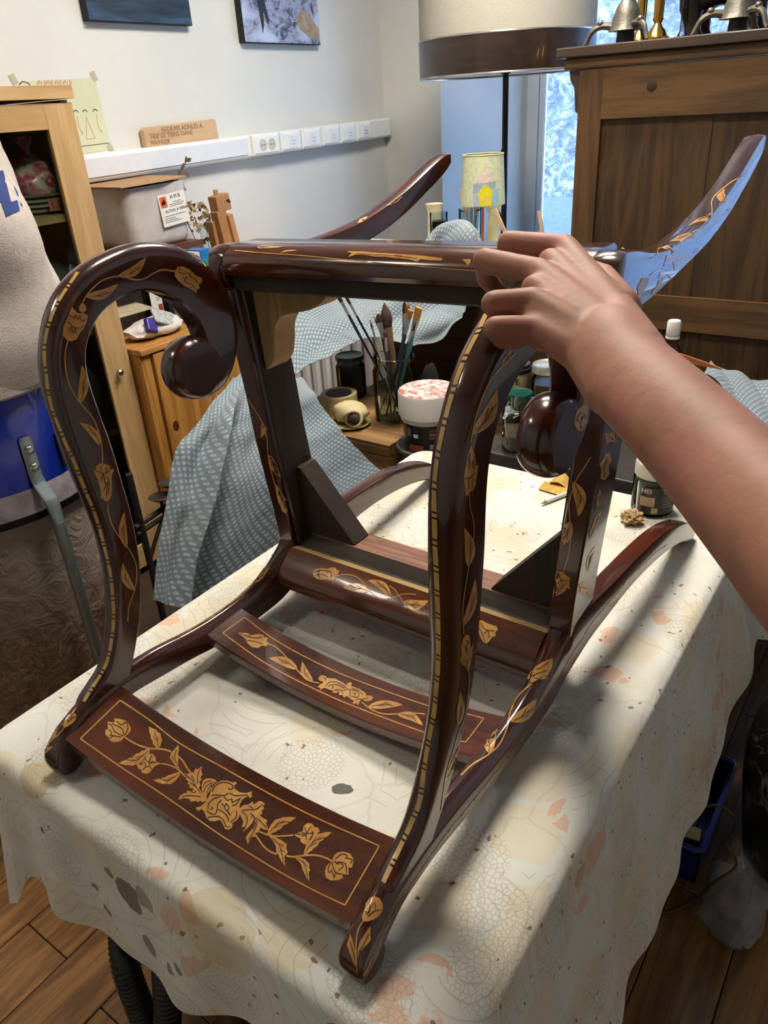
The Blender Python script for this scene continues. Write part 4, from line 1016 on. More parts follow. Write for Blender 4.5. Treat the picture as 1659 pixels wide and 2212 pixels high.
md = ho.modifiers.new('r', 'REMESH'); md.mode = 'VOXEL'; md.voxel_size = 0.0021; md.use_smooth_shade = True
md = ho.modifiers.new('s', 'SMOOTH'); md.factor = 0.55; md.iterations = 12
me2 = bpy.data.meshes.new_from_object(ho.evaluated_get(bpy.context.evaluated_depsgraph_get()))
bpy.data.objects.remove(ho)
sk = NT('skin'); v = sk.coord()
n1 = sk.noise(v, 22, 4); n2 = sk.noise(v, 75, 3)
c1 = sk.ramp(n1, [(0.30, hexc('986b54')), (0.5, hexc('a8765f')), (0.72, hexc('ad7064'))])
c1 = sk.mix(sk.math('MULTIPLY', sk.ramp(n2, [(0.45, K1), (0.75, W1)]), 0.25), c1, hexc('84594a'))
vein = sk.ramp(sk.noise(sk.coord(scale=(1, 1, 1)), 30, 2, 0.5, 1.2), [(0.47, K1), (0.5, W1), (0.53, K1)])
c1 = sk.mix(sk.math('MULTIPLY', vein, 0.16), c1, hexc('6f625f'))
fk = sk.new('ShaderNodeTexVoronoi'); fk.inputs['Scale'].default_value = 38; sk.link(v, fk.inputs['Vector'])
c1 = sk.mix(sk.math('MULTIPLY', sk.ramp(fk.outputs['Distance'], [(0.03, W1), (0.055, K1)]), 0.45), c1, hexc('6a4030'))
sk.link(c1, sk.b.inputs['Base Color']); sk.set(Roughness=0.58, Specular_IOR_Level=0.35, Subsurface_Weight=0.12, Subsurface_Scale=0.01)
sk.b.inputs['Subsurface Radius'].default_value = (0.4, 0.12, 0.06)
h = sk.noise(v, 420, 3); h2 = sk.noise(v, 90, 3)
sk.bump(sk.math('MULTIPLY_ADD', h, 0.3, h2), 0.18, 0.0015)
me2.materials.clear(); me2.materials.append(sk.m)
for p in me2.polygons: p.use_smooth = True
person = bpy.data.objects.new('person', me2); COL.objects.link(person)
person.location = (.3, .2, .6 + TZ)
tag(person, 'bare left forearm and hand gripping the top of the chair arm', 'person')
# ---------------------------------------------------------------- lettering helper: real, thin letter meshes
def lettering(txt, size, org, xdir, ydir, parent, mat, name='lettering', thick=0.0003, align='LEFT', bold=0.0):
    cu = bpy.data.curves.new('lettering', 'FONT'); cu.body = txt; cu.size = size; cu.align_x = align; cu.extrude = thick
    cu.offset = bold; cu.resolution_u = 2
    o = bpy.data.objects.new('tmp', cu); COL.objects.link(o)
    me = bpy.data.meshes.new_from_object(o.evaluated_get(bpy.context.evaluated_depsgraph_get()))
    bpy.data.objects.remove(o)
    X, Y = Vector(xdir).normalized(), Vector(ydir).normalized(); N = X.cross(Y)
    org = Vector(org) - BASE[parent.name]
    for v in me.vertices: v.co = org + X * v.co.x + Y * v.co.y + N * (v.co.z + thick)
    me.materials.clear(); me.materials.append(mat)
    t = bpy.data.objects.new(name, me); COL.objects.link(t); t.parent = parent; BASE[t.name] = BASE[parent.name]
    return t
def stroke(mb, pts, w, nrm, lift=0.0004, mi=0):
    """a flat pen stroke along 3-D points lying on a surface with normal nrm"""
    P = [Vector(p) for p in pts]; nrm = Vector(nrm); o = len(mb.v)
    for i, p in enumerate(P):
        t = (P[min(i + 1, len(P) - 1)] - P[max(i - 1, 0)]).normalized(); s = nrm.cross(t).normalized() * w / 2
        mb.v += [p + s + nrm * lift, p - s + nrm * lift]
    for i in range(len(P) - 1): mb.f.append([o + 2 * i, o + 2 * i + 1, o + 2 * i + 3, o + 2 * i + 2]); mb.m.append(mi)
M_ink = plain('black_ink', '1a1a1c', 0.5, var=0.0)
M_grey_ink = plain('grey_ink', '6f7278', 0.5, var=0.0)
M_red_ink = plain('red_ink', 'b03a2a', 0.5, var=0.05)
M_paper = plain('white_paper', 'e6e3dc', 0.7, var=0.04)
# ================================================================ left wall: cable trunking, pictures, drawing, carved board
def tz(y): return 0.642 + 0.0187 * (y - 1.5)          # top of the trunking (it climbs very slightly)
TRX = WX + 0.055
tr = thing('cable_trunking', (WX, 2.3, 0.55), 'white plastic cable trunking along the left wall with socket and switches', 'trunking')
mb = MB(); rings = []
for y in (1.30, 1.9, 2.5, 3.1, 3.37, 3.383):
    z1 = tz(y); z0 = z1 - 0.088; e = 0.0 if y < 3.38 else 0.012
    rings.append([(WX, y, z0 + e), (TRX - 0.006, y, z0 + e), (TRX - e, y, z0 + 0.008 + e), (TRX - e, y, z1 - 0.008 - e), (TRX - 0.006, y, z1 - e), (WX, y, z1 - e)])
mb.loft(rings); build('trunking_body', mb, M_white, tr, smooth=25)
mb = MB(); rings = []
for y in (1.31, 1.7, 2.285):
    z1 = tz(y) - 0.010; z0 = z1 - 0.066
    rings.append([(TRX - 0.002, y, z0), (TRX + 0.006, y, z0 + 0.003), (TRX + 0.006, y, z1 - 0.003), (TRX - 0.002, y, z1)])
mb.loft(rings); build('trunking_cover', mb, plain('grey_white_cover', 'dfe3e8', 0.3, var=0.03), tr, smooth=25)
def plate(y0, y1):
    zc = tz((y0 + y1) / 2) - 0.044; m = MB()
    a = [(y0, zc - 0.040), (y1, zc - 0.040), (y1, zc + 0.040), (y0, zc + 0.040)]; b = [(y0 + 0.012, zc - 0.030), (y1 - 0.012, zc - 0.030), (y1 - 0.012, zc + 0.030), (y0 + 0.012, zc + 0.030)]
    m.loft([[(TRX, y, z) for y, z in a], [(TRX + 0.008, y, z) for y, z in a], [(TRX + 0.014, y, z) for y, z in b]]); return m, zc
m, zc = plate(2.310, 2.485); pl = build('socket_plate', m, M_white, tr, smooth=20)
for yy in (2.372, 2.428):
    h = MB(); h.lathe([(0.0235, 0), (0.0235, 0.0012), (0.019, 0.0014), (0.0185, -0.008), (0.001, -0.008)], (TRX + 0.0142, yy, zc), 20, Matrix(((0, 0, 1), (1, 0, 0), (0, 1, 0)))); build('socket_well', h, plain('socket_cream', 'c9c6b4', 0.5, var=0.03), pl)
    h = MB()
    for dy in (-0.0075, 0.0075): h.ball((TRX + 0.0150, yy + dy, zc), 0.0024)
    build('pin_hole', h, M_ink, pl)
for k, (a, b) in enumerate(((2.492, 2.632), (2.638, 2.775), (2.790, 2.920), (2.930, 3.050), (3.062, 3.185))):
    m, zc = plate(a, b); pl = build('switch_plate', m, M_white, tr, smooth=20)
    yc = (a + b) / 2 + 0.008
    r = MB(); r.box((TRX + 0.0145, yc, zc), (0.006, 0.052, 0.052), RY(3)); rk = build('rocker', r, M_white, pl, smooth=0, bevel=0.0015)
    s = MB(); nx = (1, 0, 0); x0 = TRX + 0.0180
    for q, zz in enumerate((0.014, 0.002, -0.012)):
        if k in (2, 3) and q == 0: continue
        P = [(x0, yc - 0.015 + 0.0028 * i, zc + zz + 0.0035 * math.sin(i * 2.3 + k + q)) for i in range(11 if q != 0 else 4)]
        stroke(s, P, 0.0012 if k < 4 else 0.0018, nx)
    build('pen_marks', s, M_grey_ink if k < 4 else M_ink, rk, smooth=0)
# carved board on top of the trunking
M_beech = wood('pale_beech', 'b7956f', 'd2b08a', 'Y', 1.0, 0.6, 0.0, 4.0, 0.05)
mb = MB(); yb0, yb1 = 1.772, 2.150; zb = tz(1.96)
mb.prism([(yb0, tz(yb0)), (yb1, tz(yb1)), (yb1 - 0.004, tz(yb1) + 0.066), (yb1 - 0.012, tz(yb1) + 0.072), (yb0 + 0.012, tz(yb0) + 0.066), (yb0, tz(yb0) + 0.058)], lambda a, b, d: (d, a, b), WX + 0.008, WX + 0.034)
bd = build('carved_board', mb, M_beech, smooth=20, bevel=0.002)
tag(bd, 'pale wooden board with carved writing leaning on the wall trunking', 'board')
M_carve = plain('carved_groove', '8f6a45', 0.8, var=0.1)
nb = (1, 0, 0); sl = Vector((0, 1, 0.0187)); up = Vector((0, -0.0187, 1))
for txt, sz, yy, zz in (('N/OE/MS ADNLID A', 0.024, yb0 + 0.085, 0.046), ('TRIP ST TIENS DANE', 0.024, yb0 + 0.022, 0.026), ('MA/NGER', 0.022, yb0 + 0.022, 0.005)):
    lettering(txt, sz, (WX + 0.0342, yy, tz(yy) + zz), sl, up, bd, M_carve)
# two canvases
def canvas(name, y0, y1, zb, zt, mat, label):
    t = thing(name, (WX, (y0 + y1) / 2, zb), label, 'painting')
    build('stretcher', MB().bx(WX + 0.001, WX + 0.034, y0, y1, zb, zt), plain('canvas_edge_black', '15151a', 0.6), t, smooth=0, bevel=0.002)
    build('painted_canvas', MB().bx(WX + 0.034, WX + 0.0350, y0 + 0.003, y1 - 0.003, zb + 0.003, zt - 0.003), mat, t, smooth=0)
    return t
pm = NT('night_sea_paint'); v = pm.coord(scale=(1, 1, 7))
pm.link(pm.ramp(pm.noise(v, 6, 5), [(0.3, hexc('1b2430')), (0.5, hexc('2c3c4e')), (0.64, hexc('36516e')), (0.75, hexc('4a5a64'))]), pm.b.inputs['Base Color']); pm.set(Roughness=0.5)
canvas('seascape_painting', 1.628, 2.098, 1.046, 1.40, pm.m, 'dark blue painted canvas on the left wall, the left of the two paintings')
pm = NT('river_rocks_paint'); v = pm.coord(scale=(1, 1, 1.6))
a = pm.noise(v, 13, 6, 0.65, 1.5); b = pm.noise(v, 5, 2)
c = pm.ramp(a, [(0.34, hexc('2e3140')), (0.44, hexc('55566e')), (0.52, hexc('a3a9c6')), (0.58, hexc('787c9c')), (0.66, hexc('8a7a62')), (0.76, hexc('c0ad90'))])
c = pm.mix(pm.ramp(b, [(0.52, K1), (0.66, W1)]), c, hexc('b4c2de'))
pm.link(c, pm.b.inputs['Base Color']); pm.set(Roughness=0.45)
pc = canvas('river_painting', 2.374, 2.870, 0.996, 1.38, pm.m, 'painting of a figure standing in a rocky stream, right of the two paintings')
M_fig = plain('painted_dark', '23242c', 0.5); M_rock = plain('painted_rock', '9c8a70', 0.5, var=0.3, nscale=30); M_pur = plain('painted_purple', '8d7aa6', 0.5, var=0.3, nscale=30)
X9 = WX + 0.0352
def blob(parent, pts, mat, nm): return build(nm, MB().prism(pts, lambda a, b, d: (d, a, b), X9 - 0.0003, X9 + 0.0004), mat, parent, smooth=0)
blob(pc, [(2.468, 1.30), (2.505, 1.30), (2.520, 1.20), (2.520, 1.14), (2.535, 1.08), (2.528, 1.06), (2.505, 1.11), (2.500, 1.06), (2.487, 1.03), (2.480, 1.10), (2.468, 1.18)], M_fig, 'painted_figure')
blob(pc, [(2.72, 1.10), (2.755, 1.13), (2.80, 1.11), (2.862, 1.06), (2.862, 1.01), (2.80, 1.02), (2.735, 1.05), (2.715, 1.07)], M_rock, 'painted_rock')
blob(pc, [(2.705, 1.215), (2.725, 1.225), (2.745, 1.245), (2.77, 1.24), (2.775, 1.205), (2.755, 1.185), (2.72, 1.192)], M_pur, 'painted_rock')
blob(pc, [(2.785, 1.19), (2.80, 1.225), (2.835, 1.235), (2.838, 1.21), (2.81, 1.185)], M_pur, 'painted_rock')
# child's drawing taped to the wall
dr = thing('child_drawing', (WX, 1.47, 0.655), 'yellow paper with a child drawing taped to the wall behind the glass cabinet', 'drawing')
M_yp = plain('yellow_paper', 'd3d5b2', 0.7, var=0.05, nscale=8)
build('paper', MB().prism([(1.310, 0.870), (1.628, 0.880), (1.634, 0.650), (1.320, 0.640)], lambda a, b, d: (d, a, b), WX + 0.0008, WX + 0.0016), M_yp, dr, smooth=0)
s = MB(); X8 = WX + 0.0016; nx = (1, 0, 0)
for i in range(26):
    y = 1.395 + i * 0.0052
    if i in (4, 12, 18, 23): continue
    stroke(s, [(X8, y, 0.860 + 0.004 * math.sin(i)), (X8, y + 0.004, 0.873 - 0.003 * math.cos(i * 2))], 0.0022, nx)
build('red_crayon_words', s, plain('crayon_red', 'c06a4a', 0.7), dr, smooth=0)
s = MB()
for k, yc in enumerate((1.520, 1.557, 1.600)):
    P = [(X8, yc - 0.010 + 0.020 * i / 8, 0.772 + 0.010 * math.sin(math.pi * (i / 8) * 0.8 + 0.3)) for i in range(9)]; stroke(s, P, 0.0028, nx)
stroke(s, [(X8, 1.33, 0.862), (X8, 1.345, 0.872), (X8, 1.365, 0.866), (X8, 1.37, 0.858)], 0.003, nx)
stroke(s, [(X8, 1.48, 0.668), (X8, 1.63, 0.672)], 0.002, nx)
build('pencil_arcs', s, M_ink, dr, smooth=0)
s = MB()
for (yc, w, zt_, zb_) in ((1.557, 0.018, 0.760, 0.690),):
    stroke(s, [(X8, yc, zt_), (X8, yc - w, zb_)], 0.002, nx); stroke(s, [(X8, yc - w, zb_), (X8, yc + w, zb_)], 0.002, nx); stroke(s, [(X8, yc + w, zb_), (X8, yc, zt_)], 0.002, nx)
for yc in (1.522, 1.602): stroke(s, [(X8, yc, 0.765), (X8, yc - 0.003, 0.730), (X8, yc + 0.006, 0.706), (X8, yc + 0.008, 0.716)], 0.0022, nx)
build('orange_triangle', s, plain('crayon_orange', 'd08a5a', 0.7), dr, smooth=0)
for yy, zz in ((1.315, 0.878), (1.625, 0.884), (1.632, 0.655)):
    build('tape', MB().box((WX + 0.0022, yy, zz), (0.0006, 0.022, 0.030), RX(20)), plain('clear_tape', 'd9d3b6', 0.3, alpha=0.55), dr, smooth=0)
# ================================================================ glazed birch cabinet and pine cupboard along the left wall
M_birch = wood('pale_birch', 'ad8857', 'c9a573', 'Z', 1.0, 0.45, 0.15, 2.5, 0.02)
M_birchy = wood('pale_birch_y', 'ad8857', 'c9a573', 'Y', 1.0, 0.45, 0.15, 2.5, 0.02)
M_glass = glass('cabinet_glass', 'e8efe9', 0.01, 1.25)
M_dark = plain('cabinet_back', '4a3a2a', 0.8)
FX = -1.65; Y0, Y1 = 0.42, 1.232
gc = thing('glass_cabinet', (-1.84, 0.83, -0.76), 'tall pale birch cabinet with glazed door against the left wall', 'cabinet')
build('top_board', MB().bx(-2.045, FX + 0.012, Y0 - 0.01, Y1 + 0.004, 0.805, 0.840), M_birchy, gc, smooth=0, bevel=0.001)
build('side_panel', MB().bx(-2.045, FX - 0.022, Y1 - 0.022, Y1, -0.76, 0.803), M_birch, gc, smooth=0)
build('side_panel', MB().bx(-2.045, FX - 0.022, Y0, Y0 + 0.022, -0.76, 0.803), M_birch, gc, smooth=0)
build('back_panel', MB().bx(-2.045, -2.035, Y0 + 0.022, Y1 - 0.022, -0.76, 0.803), M_dark, gc, smooth=0)
SH = (0.500, 0.150, -0.200, -0.560)
for z in SH: build('shelf', MB().bx(-2.035, FX - 0.03, Y0 + 0.022, Y1 - 0.022, z - 0.022, z), M_birchy, gc, smooth=0)
build('divider', MB().bx(-2.03, FX - 0.05, 0.925, 0.938, 0.500, 0.803), plain('grey_panel', '9a9488', 0.7), gc, smooth=0)
dr_ = build('door_stile', MB().bx(FX - 0.020, FX, 1.136, Y1, -0.74, 0.795), M_birch, gc, smooth=0, bevel=0.0012)
build('door_stile', MB().bx(FX - 0.020, FX, Y0, Y0 + 0.096, -0.74, 0.795), M_birch, gc, smooth=0, bevel=0.0012)
build('door_rail', MB().prism([(Y0 + 0.096, 0.729), (1.1355, 0.729), (1.1355, 0.795), (Y0 + 0.096, 0.795)], lambda a, b, d: (d, a, b), FX - 0.020, FX), M_birchy, gc, smooth=0)
build('door_rail', MB().bx(FX - 0.020, FX, Y0 + 0.096, 1.1355, -0.74, -0.65), M_birchy, gc, smooth=0)
build('glass_pane', MB().bx(FX - 0.012, FX - 0.009, Y0 + 0.09, 1.14, -0.66, 0.735), M_glass, gc, smooth=0)
kb = on_x(253, 803, FX)
build('knob', MB().lathe([(0.004, 0), (0.004, 0.012), (0.010, 0.014), (0.0105, 0.022), (0.006, 0.026)], (FX, kb.y, kb.z), 16, Matrix(((0, 0, 1), (1, 0, 0), (0, 1, 0)))), plain('brushed_steel', 'b8b6b0', 0.3, 1.0), dr_)
# paper bowls in a tied plastic bag
sb = on_x(88, 450, -1.80)
bag = thing('bag_of_bowls', (-1.80, sb.y, 0.500), 'pink tied plastic bag of striped paper bowls on the upper cabinet shelf', 'bag')
M_stripe = NT('striped_paper'); q = M_stripe.coord(); sx = M_stripe.new('ShaderNodeSeparateXYZ'); M_stripe.link(q, sx.inputs[0])
st = M_stripe.math('GREATER_THAN', M_stripe.math('FRACT', M_stripe.math('MULTIPLY', sx.outputs[2], 68.0)), 0.5)
M_stripe.link(M_stripe.mix(st, hexc('2a241e'), hexc('d9d2c2')), M_stripe.b.inputs['Base Color']); M_stripe.set(Roughness=0.6)
build('bowl_stack', MB().lathe([(0.062, 0), (0.080, 0.03), (0.090, 0.075), (0.092, 0.078), (0.05, 0.079), (0.001, 0.079)], (-1.80, sb.y, 0.500), 28), M_stripe.m, bag)
pl = MB(); rings = []
for r, z in ((0.094, 0.060), (0.098, 0.082), (0.092, 0.110), (0.066, 0.140), (0.030, 0.160), (0.010, 0.170), (0.016, 0.185), (0.030, 0.215)):
    rings.append([(-1.80 + r * math.cos(a) * (1 + 0.10 * math.sin(5 * a + z * 60)), sb.y + r * math.sin(a) * (1 + 0.10 * math.cos(4 * a + z * 40)), 0.500 + z) for a in [2 * math.pi * j / 32 for j in range(32)]])
pl.loft(rings, cap0=False)
pb = NT('pink_print_plastic'); vv = pb.coord()
pb.link(pb.ramp(pb.noise(vv, 30, 3), [(0.42, hexc('c7b1a6')), (0.52, hexc('c76a7e')), (0.62, hexc('b03456')), (0.7, hexc('d8c6c0'))]), pb.b.inputs['Base Color']); pb.set(Roughness=0.25, Alpha=0.85)
build('plastic_bag', pl, pb.m, bag, smooth=60)
tg = MB().box((-1.700, sb.y + 0.000, 0.528), (0.001, 0.062, 0.036), RZ(-5)); pt = build('price_tag', tg, plain('pink_tag', 'c77a72', 0.5), bag, smooth=0)
lettering('1.50', 0.030, (-1.6990, sb.y - 0.028, 0.517), (0.0, 1, 0.0), (0, 0, 1), pt, plain('tag_red', 'a02028', 0.5))
def crumple(name, c, r, mat, label, seed, cat='bag', group=None, parent=None, flat=1.0, n=3, amp=0.32, fr=4.0):
    bm = bmesh.new(); bmesh.ops.create_icosphere(bm, subdivisions=n, radius=1.0); m = MB()
    for v in bm.verts:
        d = v.co.normalized(); k = 1 + amp * mnoise.noise(d * fr * 0.5 + Vector((seed, 0, 0))) + amp * 0.6 * abs(mnoise.noise(d * fr + Vector((0, seed, 0))))
        m.v.append(Vector((c[0] + d.x * r[0] * k, c[1] + d.y * r[1] * k, max(c[2] - r[2] * flat, c[2] + d.z * r[2] * k))))
    bm.verts.index_update()
    for f in bm.faces: m.f.append([v.index for v in f.verts]); m.m.append(0)
    bm.free()
    o = build(name, m, mat, parent, smooth=50)
    if label: tag(o, label, cat, group)
    return o
M_film = NT('clear_film'); vv = M_film.coord(); M_film.set(Roughness=0.15, Base_Color=hexc('a9acb2'), Alpha=0.30)
M_film.bump(M_film.noise(vv, 40, 4, 0.6, 1.0), 0.6, 0.01); M_film = M_film.m
b2 = on_x(118, 590, -1.82)
t = thing('bag_of_supplies', (-1.82, b2.y, 0.15), 'clear plastic bag with orange and white label on the middle cabinet shelf', 'bag')
crumple('film', (-1.83, b2.y, 0.247), (0.075, 0.075, 0.10), M_film, None, 2.0, parent=t, flat=0.95)
crumple('contents', (-1.84, b2.y, 0.222), (0.055, 0.055, 0.07), plain('grey_contents', '4c4846', 0.7, var=0.4, nscale=30), None, 4.0, parent=t, flat=0.97)
lb = MB().box((-1.728, b2.y + 0.02, 0.285), (0.002, 0.075, 0.11), RX(-18)); lo = build('label', lb, M_paper, t, smooth=0)
build('orange_square', MB().box((-1.7262, b2.y + 0.036, 0.310), (0.001, 0.034, 0.034), RX(-18)), plain('hazard_orange', 'd9622c', 0.5), lo, smooth=0)
build('orange_square', MB().box((-1.7262, b2.y + 0.050, 0.262), (0.001, 0.034, 0.034), RX(-18)), plain('hazard_orange', 'd9622c', 0.5), lo, smooth=0)
b3 = on_x(233, 900, -1.80)
crumple('plastic_bag', (-1.80, min(b3.y, 1.08), -0.095), (0.10, 0.10, 0.105), M_film, 'crumpled clear plastic bag on the lower cabinet shelf', 6.0, flat=0.97)

# ---- pine cupboard
M_pine = wood('orange_pine', '9a6228', 'c78f48', 'Z', 1.0, 0.4, 0.2, 5.0, 0.03, 0.06)
M_piney = wood('orange_pine_y', 'a56c30', 'd09a55', 'Y', 1.0, 0.4, 0.2, 5.0, 0.03, 0.06)
PX = -1.60; PY0, PY1 = 1.240, 1.80; PT = 0.056
pc_ = thing('pine_cupboard', (-1.82, 1.52, -0.76), 'orange pine cupboard with one panelled door beside the glass cabinet', 'cupboard')
build('top', MB().bx(-2.045, PX + 0.010, PY0, PY1 + 0.01, PT - 0.020, PT), M_piney, pc_, smooth=0, bevel=0.002)
build('carcass', MB().bx(-2.045, PX - 0.022, PY0 + 0.002, PY1, -0.76, PT - 0.021), M_pine, pc_, smooth=0)
build('door_frame', MB().bx(PX - 0.022, PX - 0.002, PY0 + 0.002, PY0 + 0.042, -0.72, PT - 0.022), M_pine, pc_, smooth=0, bevel=0.001)
pd_ = build('door', MB().bx(PX - 0.020, PX + 0.006, PY0 + 0.050, PY1 - 0.004, -0.72, PT - 0.026), M_pine, pc_, smooth=0, bevel=0.003)
kn = on_x(380, 920, PX + 0.006)
build('knot', MB().lathe([(0.020, 0), (0.014, 0.0006), (0.001, 0.0007)], (PX + 0.0062, kn.y, kn.z), 14, Matrix(((0, 0, 1), (0.7, 0, 0), (0, 1, 0)))), plain('pine_knot', '4d2a12', 0.5, var=0.4, nscale=90), pd_)
# wooden wall shelf carrying the canister
ws = build('wall_shelf', MB().bx(WX + 0.001, -1.735, 1.36, 1.72, 0.312, 0.334), wood('brown_shelf', '3f2415', '6a3f24', 'Y', 1.0, 0.5))
tag(ws, 'short brown wooden wall shelf under the plastic canister', 'shelf')
# the plastic canister with a cut top
cn = thing('alcohol_canister', (-1.87, 1.565, 0.334), 'large grey translucent plastic canister with a white label on the wall shelf', 'canister')
M_can = NT('milky_plastic'); vv = M_can.coord()
M_can.link(M_can.ramp(M_can.noise(vv, 9, 4), [(0.35, hexc('bab2ac')), (0.6, hexc('ccc6c4')), (0.75, hexc('b5a99f'))]), M_can.b.inputs['Base Color']); M_can.set(Roughness=0.4, Subsurface_Weight=0.1)
mb = MB(); rings = []
def rrect(hx, hy, rc, n=6):
    P = []
    for cx, cy, a0 in ((hx - rc, hy - rc, 0), (-hx + rc, hy - rc, 90), (-hx + rc, -hy + rc, 180), (hx - rc, -hy + rc, 270)):
        for k in range(n + 1):
            a = math.radians(a0 + 90 * k / n); P.append((cx + rc * math.cos(a), cy + rc * math.sin(a)))
    return P
for z, s in ((0.0, 0.80), (0.012, 0.88), (0.03, 0.905), (0.10, 0.93), (0.18, 0.985), (0.205, 1.0)):
    rings.append([(-1.88 + a, 1.572 + b, 0.334 + z + (0.003 * math.sin(3 * math.atan2(b, a)) if z > 0.2 else 0)) for a, b in rrect(0.125 * s, 0.148 * s, 0.040)])
mb.loft(rings, cap1=False); build('canister_body', mb, M_can.m, cn, smooth=50)
lq = MB().box((-1.7565, 1.630, 0.452), (0.002, 0.124, 0.105), RX(4)); lo = build('label', lq, M_paper, cn, smooth=0)
XL = -1.7553
def onl(dy, dz): return (XL, 1.630 + dy, 0.452 + dz)
yx = (0, 1, 0.07); yu = (0, -0.07, 1)
build('hazard_square', MB().box(onl(-0.043, 0.026), (0.001, 0.030, 0.036), RX(4)), plain('hazard_orange', 'd9622c', 0.5), lo, smooth=0)
build('flame_mark', MB().prism([(-0.052, 0.016), (-0.036, 0.018), (-0.034, 0.026), (-0.040, 0.036), (-0.043, 0.040), (-0.045, 0.032), (-0.053, 0.024)], lambda a, b, d: onl(a, b)[:0] + (XL + d, 1.630 + a, 0.452 + b), 0.0006, 0.0010), M_ink, lo, smooth=0)
lettering('H M B', 0.018, onl(-0.010, 0.034), yx, yu, lo, M_ink); lettering('ALCOOL A VERNIR', 0.0125, onl(-0.042, -0.010), yx, yu, lo, M_ink)
s = MB()
for dz, a, b in ((0.024, 0.0, 0.04), (0.016, -0.02, 0.05), (0.010, -0.02, 0.045), (-0.022, -0.05, 0.05), (-0.030, -0.05, 0.0), (-0.036, -0.05, 0.01), (-0.042, -0.05, 0.03)):
    stroke(s, [onl(a, dz), onl(b, dz + 0.07 * (b - a))], 0.0016, (1, 0, 0), 0.0006)
build('print_lines', s, M_grey_ink, lo, smooth=0)
cb = MB().prism([(-0.165, 0.0), (0.02, 0.0), (0.15, 0.03), (0.175, 0.30), (-0.06, 0.31), (-0.16, 0.26)], lambda a, b, d: (-1.735 - b * 0.95 + 0.0, 1.560 + a + 0.01, 0.546 + d + 0.02 * a), 0, 0.004)
tag(build('cardboard_sheet', cb, plain('kraft_card', 'b08a66', 0.8, var=0.1)), 'flat brown cardboard sheet lying across the top of the canister', 'cardboard')
# items on the pine cupboard
t = thing('wipes_packet', (-1.70, 1.42, PT), 'crumpled white wipes packet with purple corner on the pine cupboard', 'packet')
crumple('packet_body', (-1.705, 1.405, PT + 0.030), (0.060, 0.115, 0.033), plain('white_foil_pack', 'dcd8d2', 0.4, var=0.08), None, 9.0, parent=t, flat=0.9)
pk = NT('printed_back'); vv = pk.coord(scale=(1, 1, 1)); pk.link(pk.ramp(pk.noise(vv, 160, 2), [(0.45, hexc('c9c9c6')), (0.55, hexc('9a9a9a'))]), pk.b.inputs['Base Color']); pk.set(Roughness=0.35)
build('printed_panel', MB().box((-1.668, 1.425, PT + 0.062), (0.010, 0.100, 0.065), RX(-24) @ RY(-45)), pk.m, t, smooth=0, bevel=0.004)
build('purple_corner', MB().box((-1.655, 1.352, PT + 0.052), (0.020, 0.045, 0.050), RX(-24) @ RY(-30)), plain('purple_print', '3d2f86', 0.35), t, smooth=0, bevel=0.006)
bk = on_x(345, 660, -1.86)
t = thing('soap_bottle', (-1.86, bk.y, PT), 'tall black bottle with a white printed label behind the wipes packet', 'bottle')
build('bottle_body', MB().lathe([(0.050, 0), (0.056, 0.006), (0.056, 0.20), (0.050, 0.225), (0.022, 0.240), (0.020, 0.26), (0.001, 0.26)], (-1.88, bk.y + 0.012, PT), 24), plain('black_bottle', '14171a', 0.25), t)
sl_ = build('label', MB().box((-1.823, bk.y - 0.040, PT + 0.100), (0.003, 0.062, 0.180), RZ(12)), M_paper, t, smooth=0)
lettering('SAVON NOIR', 0.0096, (-1.8212, bk.y - 0.068, PT + 0.142), (0, 1, 0), (0, 0, 1), sl_, M_ink); lettering('CONCENTRE', 0.0096, (-1.8212, bk.y - 0.067, PT + 0.128), (0, 1, 0), (0, 0, 1), sl_, M_ink)
s = MB()
for i, dz in enumerate((0.108, 0.098, 0.090, 0.070, 0.058, 0.044)): stroke(s, [(-1.8212, bk.y - 0.062, PT + dz), (-1.8212, bk.y - (0.022 if i < 3 else 0.042), PT + dz)], 0.002, (1, 0, 0))
build('print_lines', s, M_grey_ink, sl_, smooth=0)
build('red_square', MB().box((-1.8206, bk.y - 0.026, PT + 0.060), (0.001, 0.018, 0.024)), plain('brick_red_print', '9a4a48', 0.5), sl_, smooth=0)
gb = on_x(275, 670, -1.86)
t = thing('grey_carton', (-1.86, 1.36, PT), 'low grey cardboard carton at the back of the pine cupboard', 'box')
build('carton_body', MB().bx(-2.0, -1.80, 1.262, 1.42, PT, PT + 0.085), plain('grey_card', '8a7f70', 0.8), t, smooth=0, bevel=0.002)
build('carton_flap', MB().box((-1.80, 1.36, PT + 0.088), (0.10, 0.19, 0.003), RY(6)), plain('pale_card', 'b7a98f', 0.8), t, smooth=0)
wb_ = on_x(395, 680, -1.74)
t = thing('clear_pouch', (-1.74, wb_.y + 0.02, PT), 'clear plastic pouch with a white spool inside beside the black bottle', 'pouch')
crumple('pouch_film', (-1.745, wb_.y + 0.03, PT + 0.075), (0.045, 0.050, 0.085), M_film, None, 12.0, parent=t, flat=0.87)
build('spool', MB().lathe([(0.012, -0.012), (0.026, -0.012), (0.026, 0.012), (0.012, 0.012), (0.012, -0.012)], (-1.715, wb_.y + 0.030, PT + 0.115), 20, RY(70), caps=False), plain('white_spool', 'd8d5d0', 0.4), t)
build('grey_content', MB().ball((-1.75, wb_.y + 0.03, PT + 0.045), (0.030, 0.034, 0.042)), plain('grey_felt', '5d5a58', 0.8), t)
t = thing('detergent_box', (-1.84, 1.815, PT), 'blue and white carton standing on the pine cupboard below the dried flowers', 'box')
build('box_white', MB().bx(-1.90, -1.79, 1.665, 1.745, PT, 0.283), M_paper, t, smooth=0, bevel=0.002)
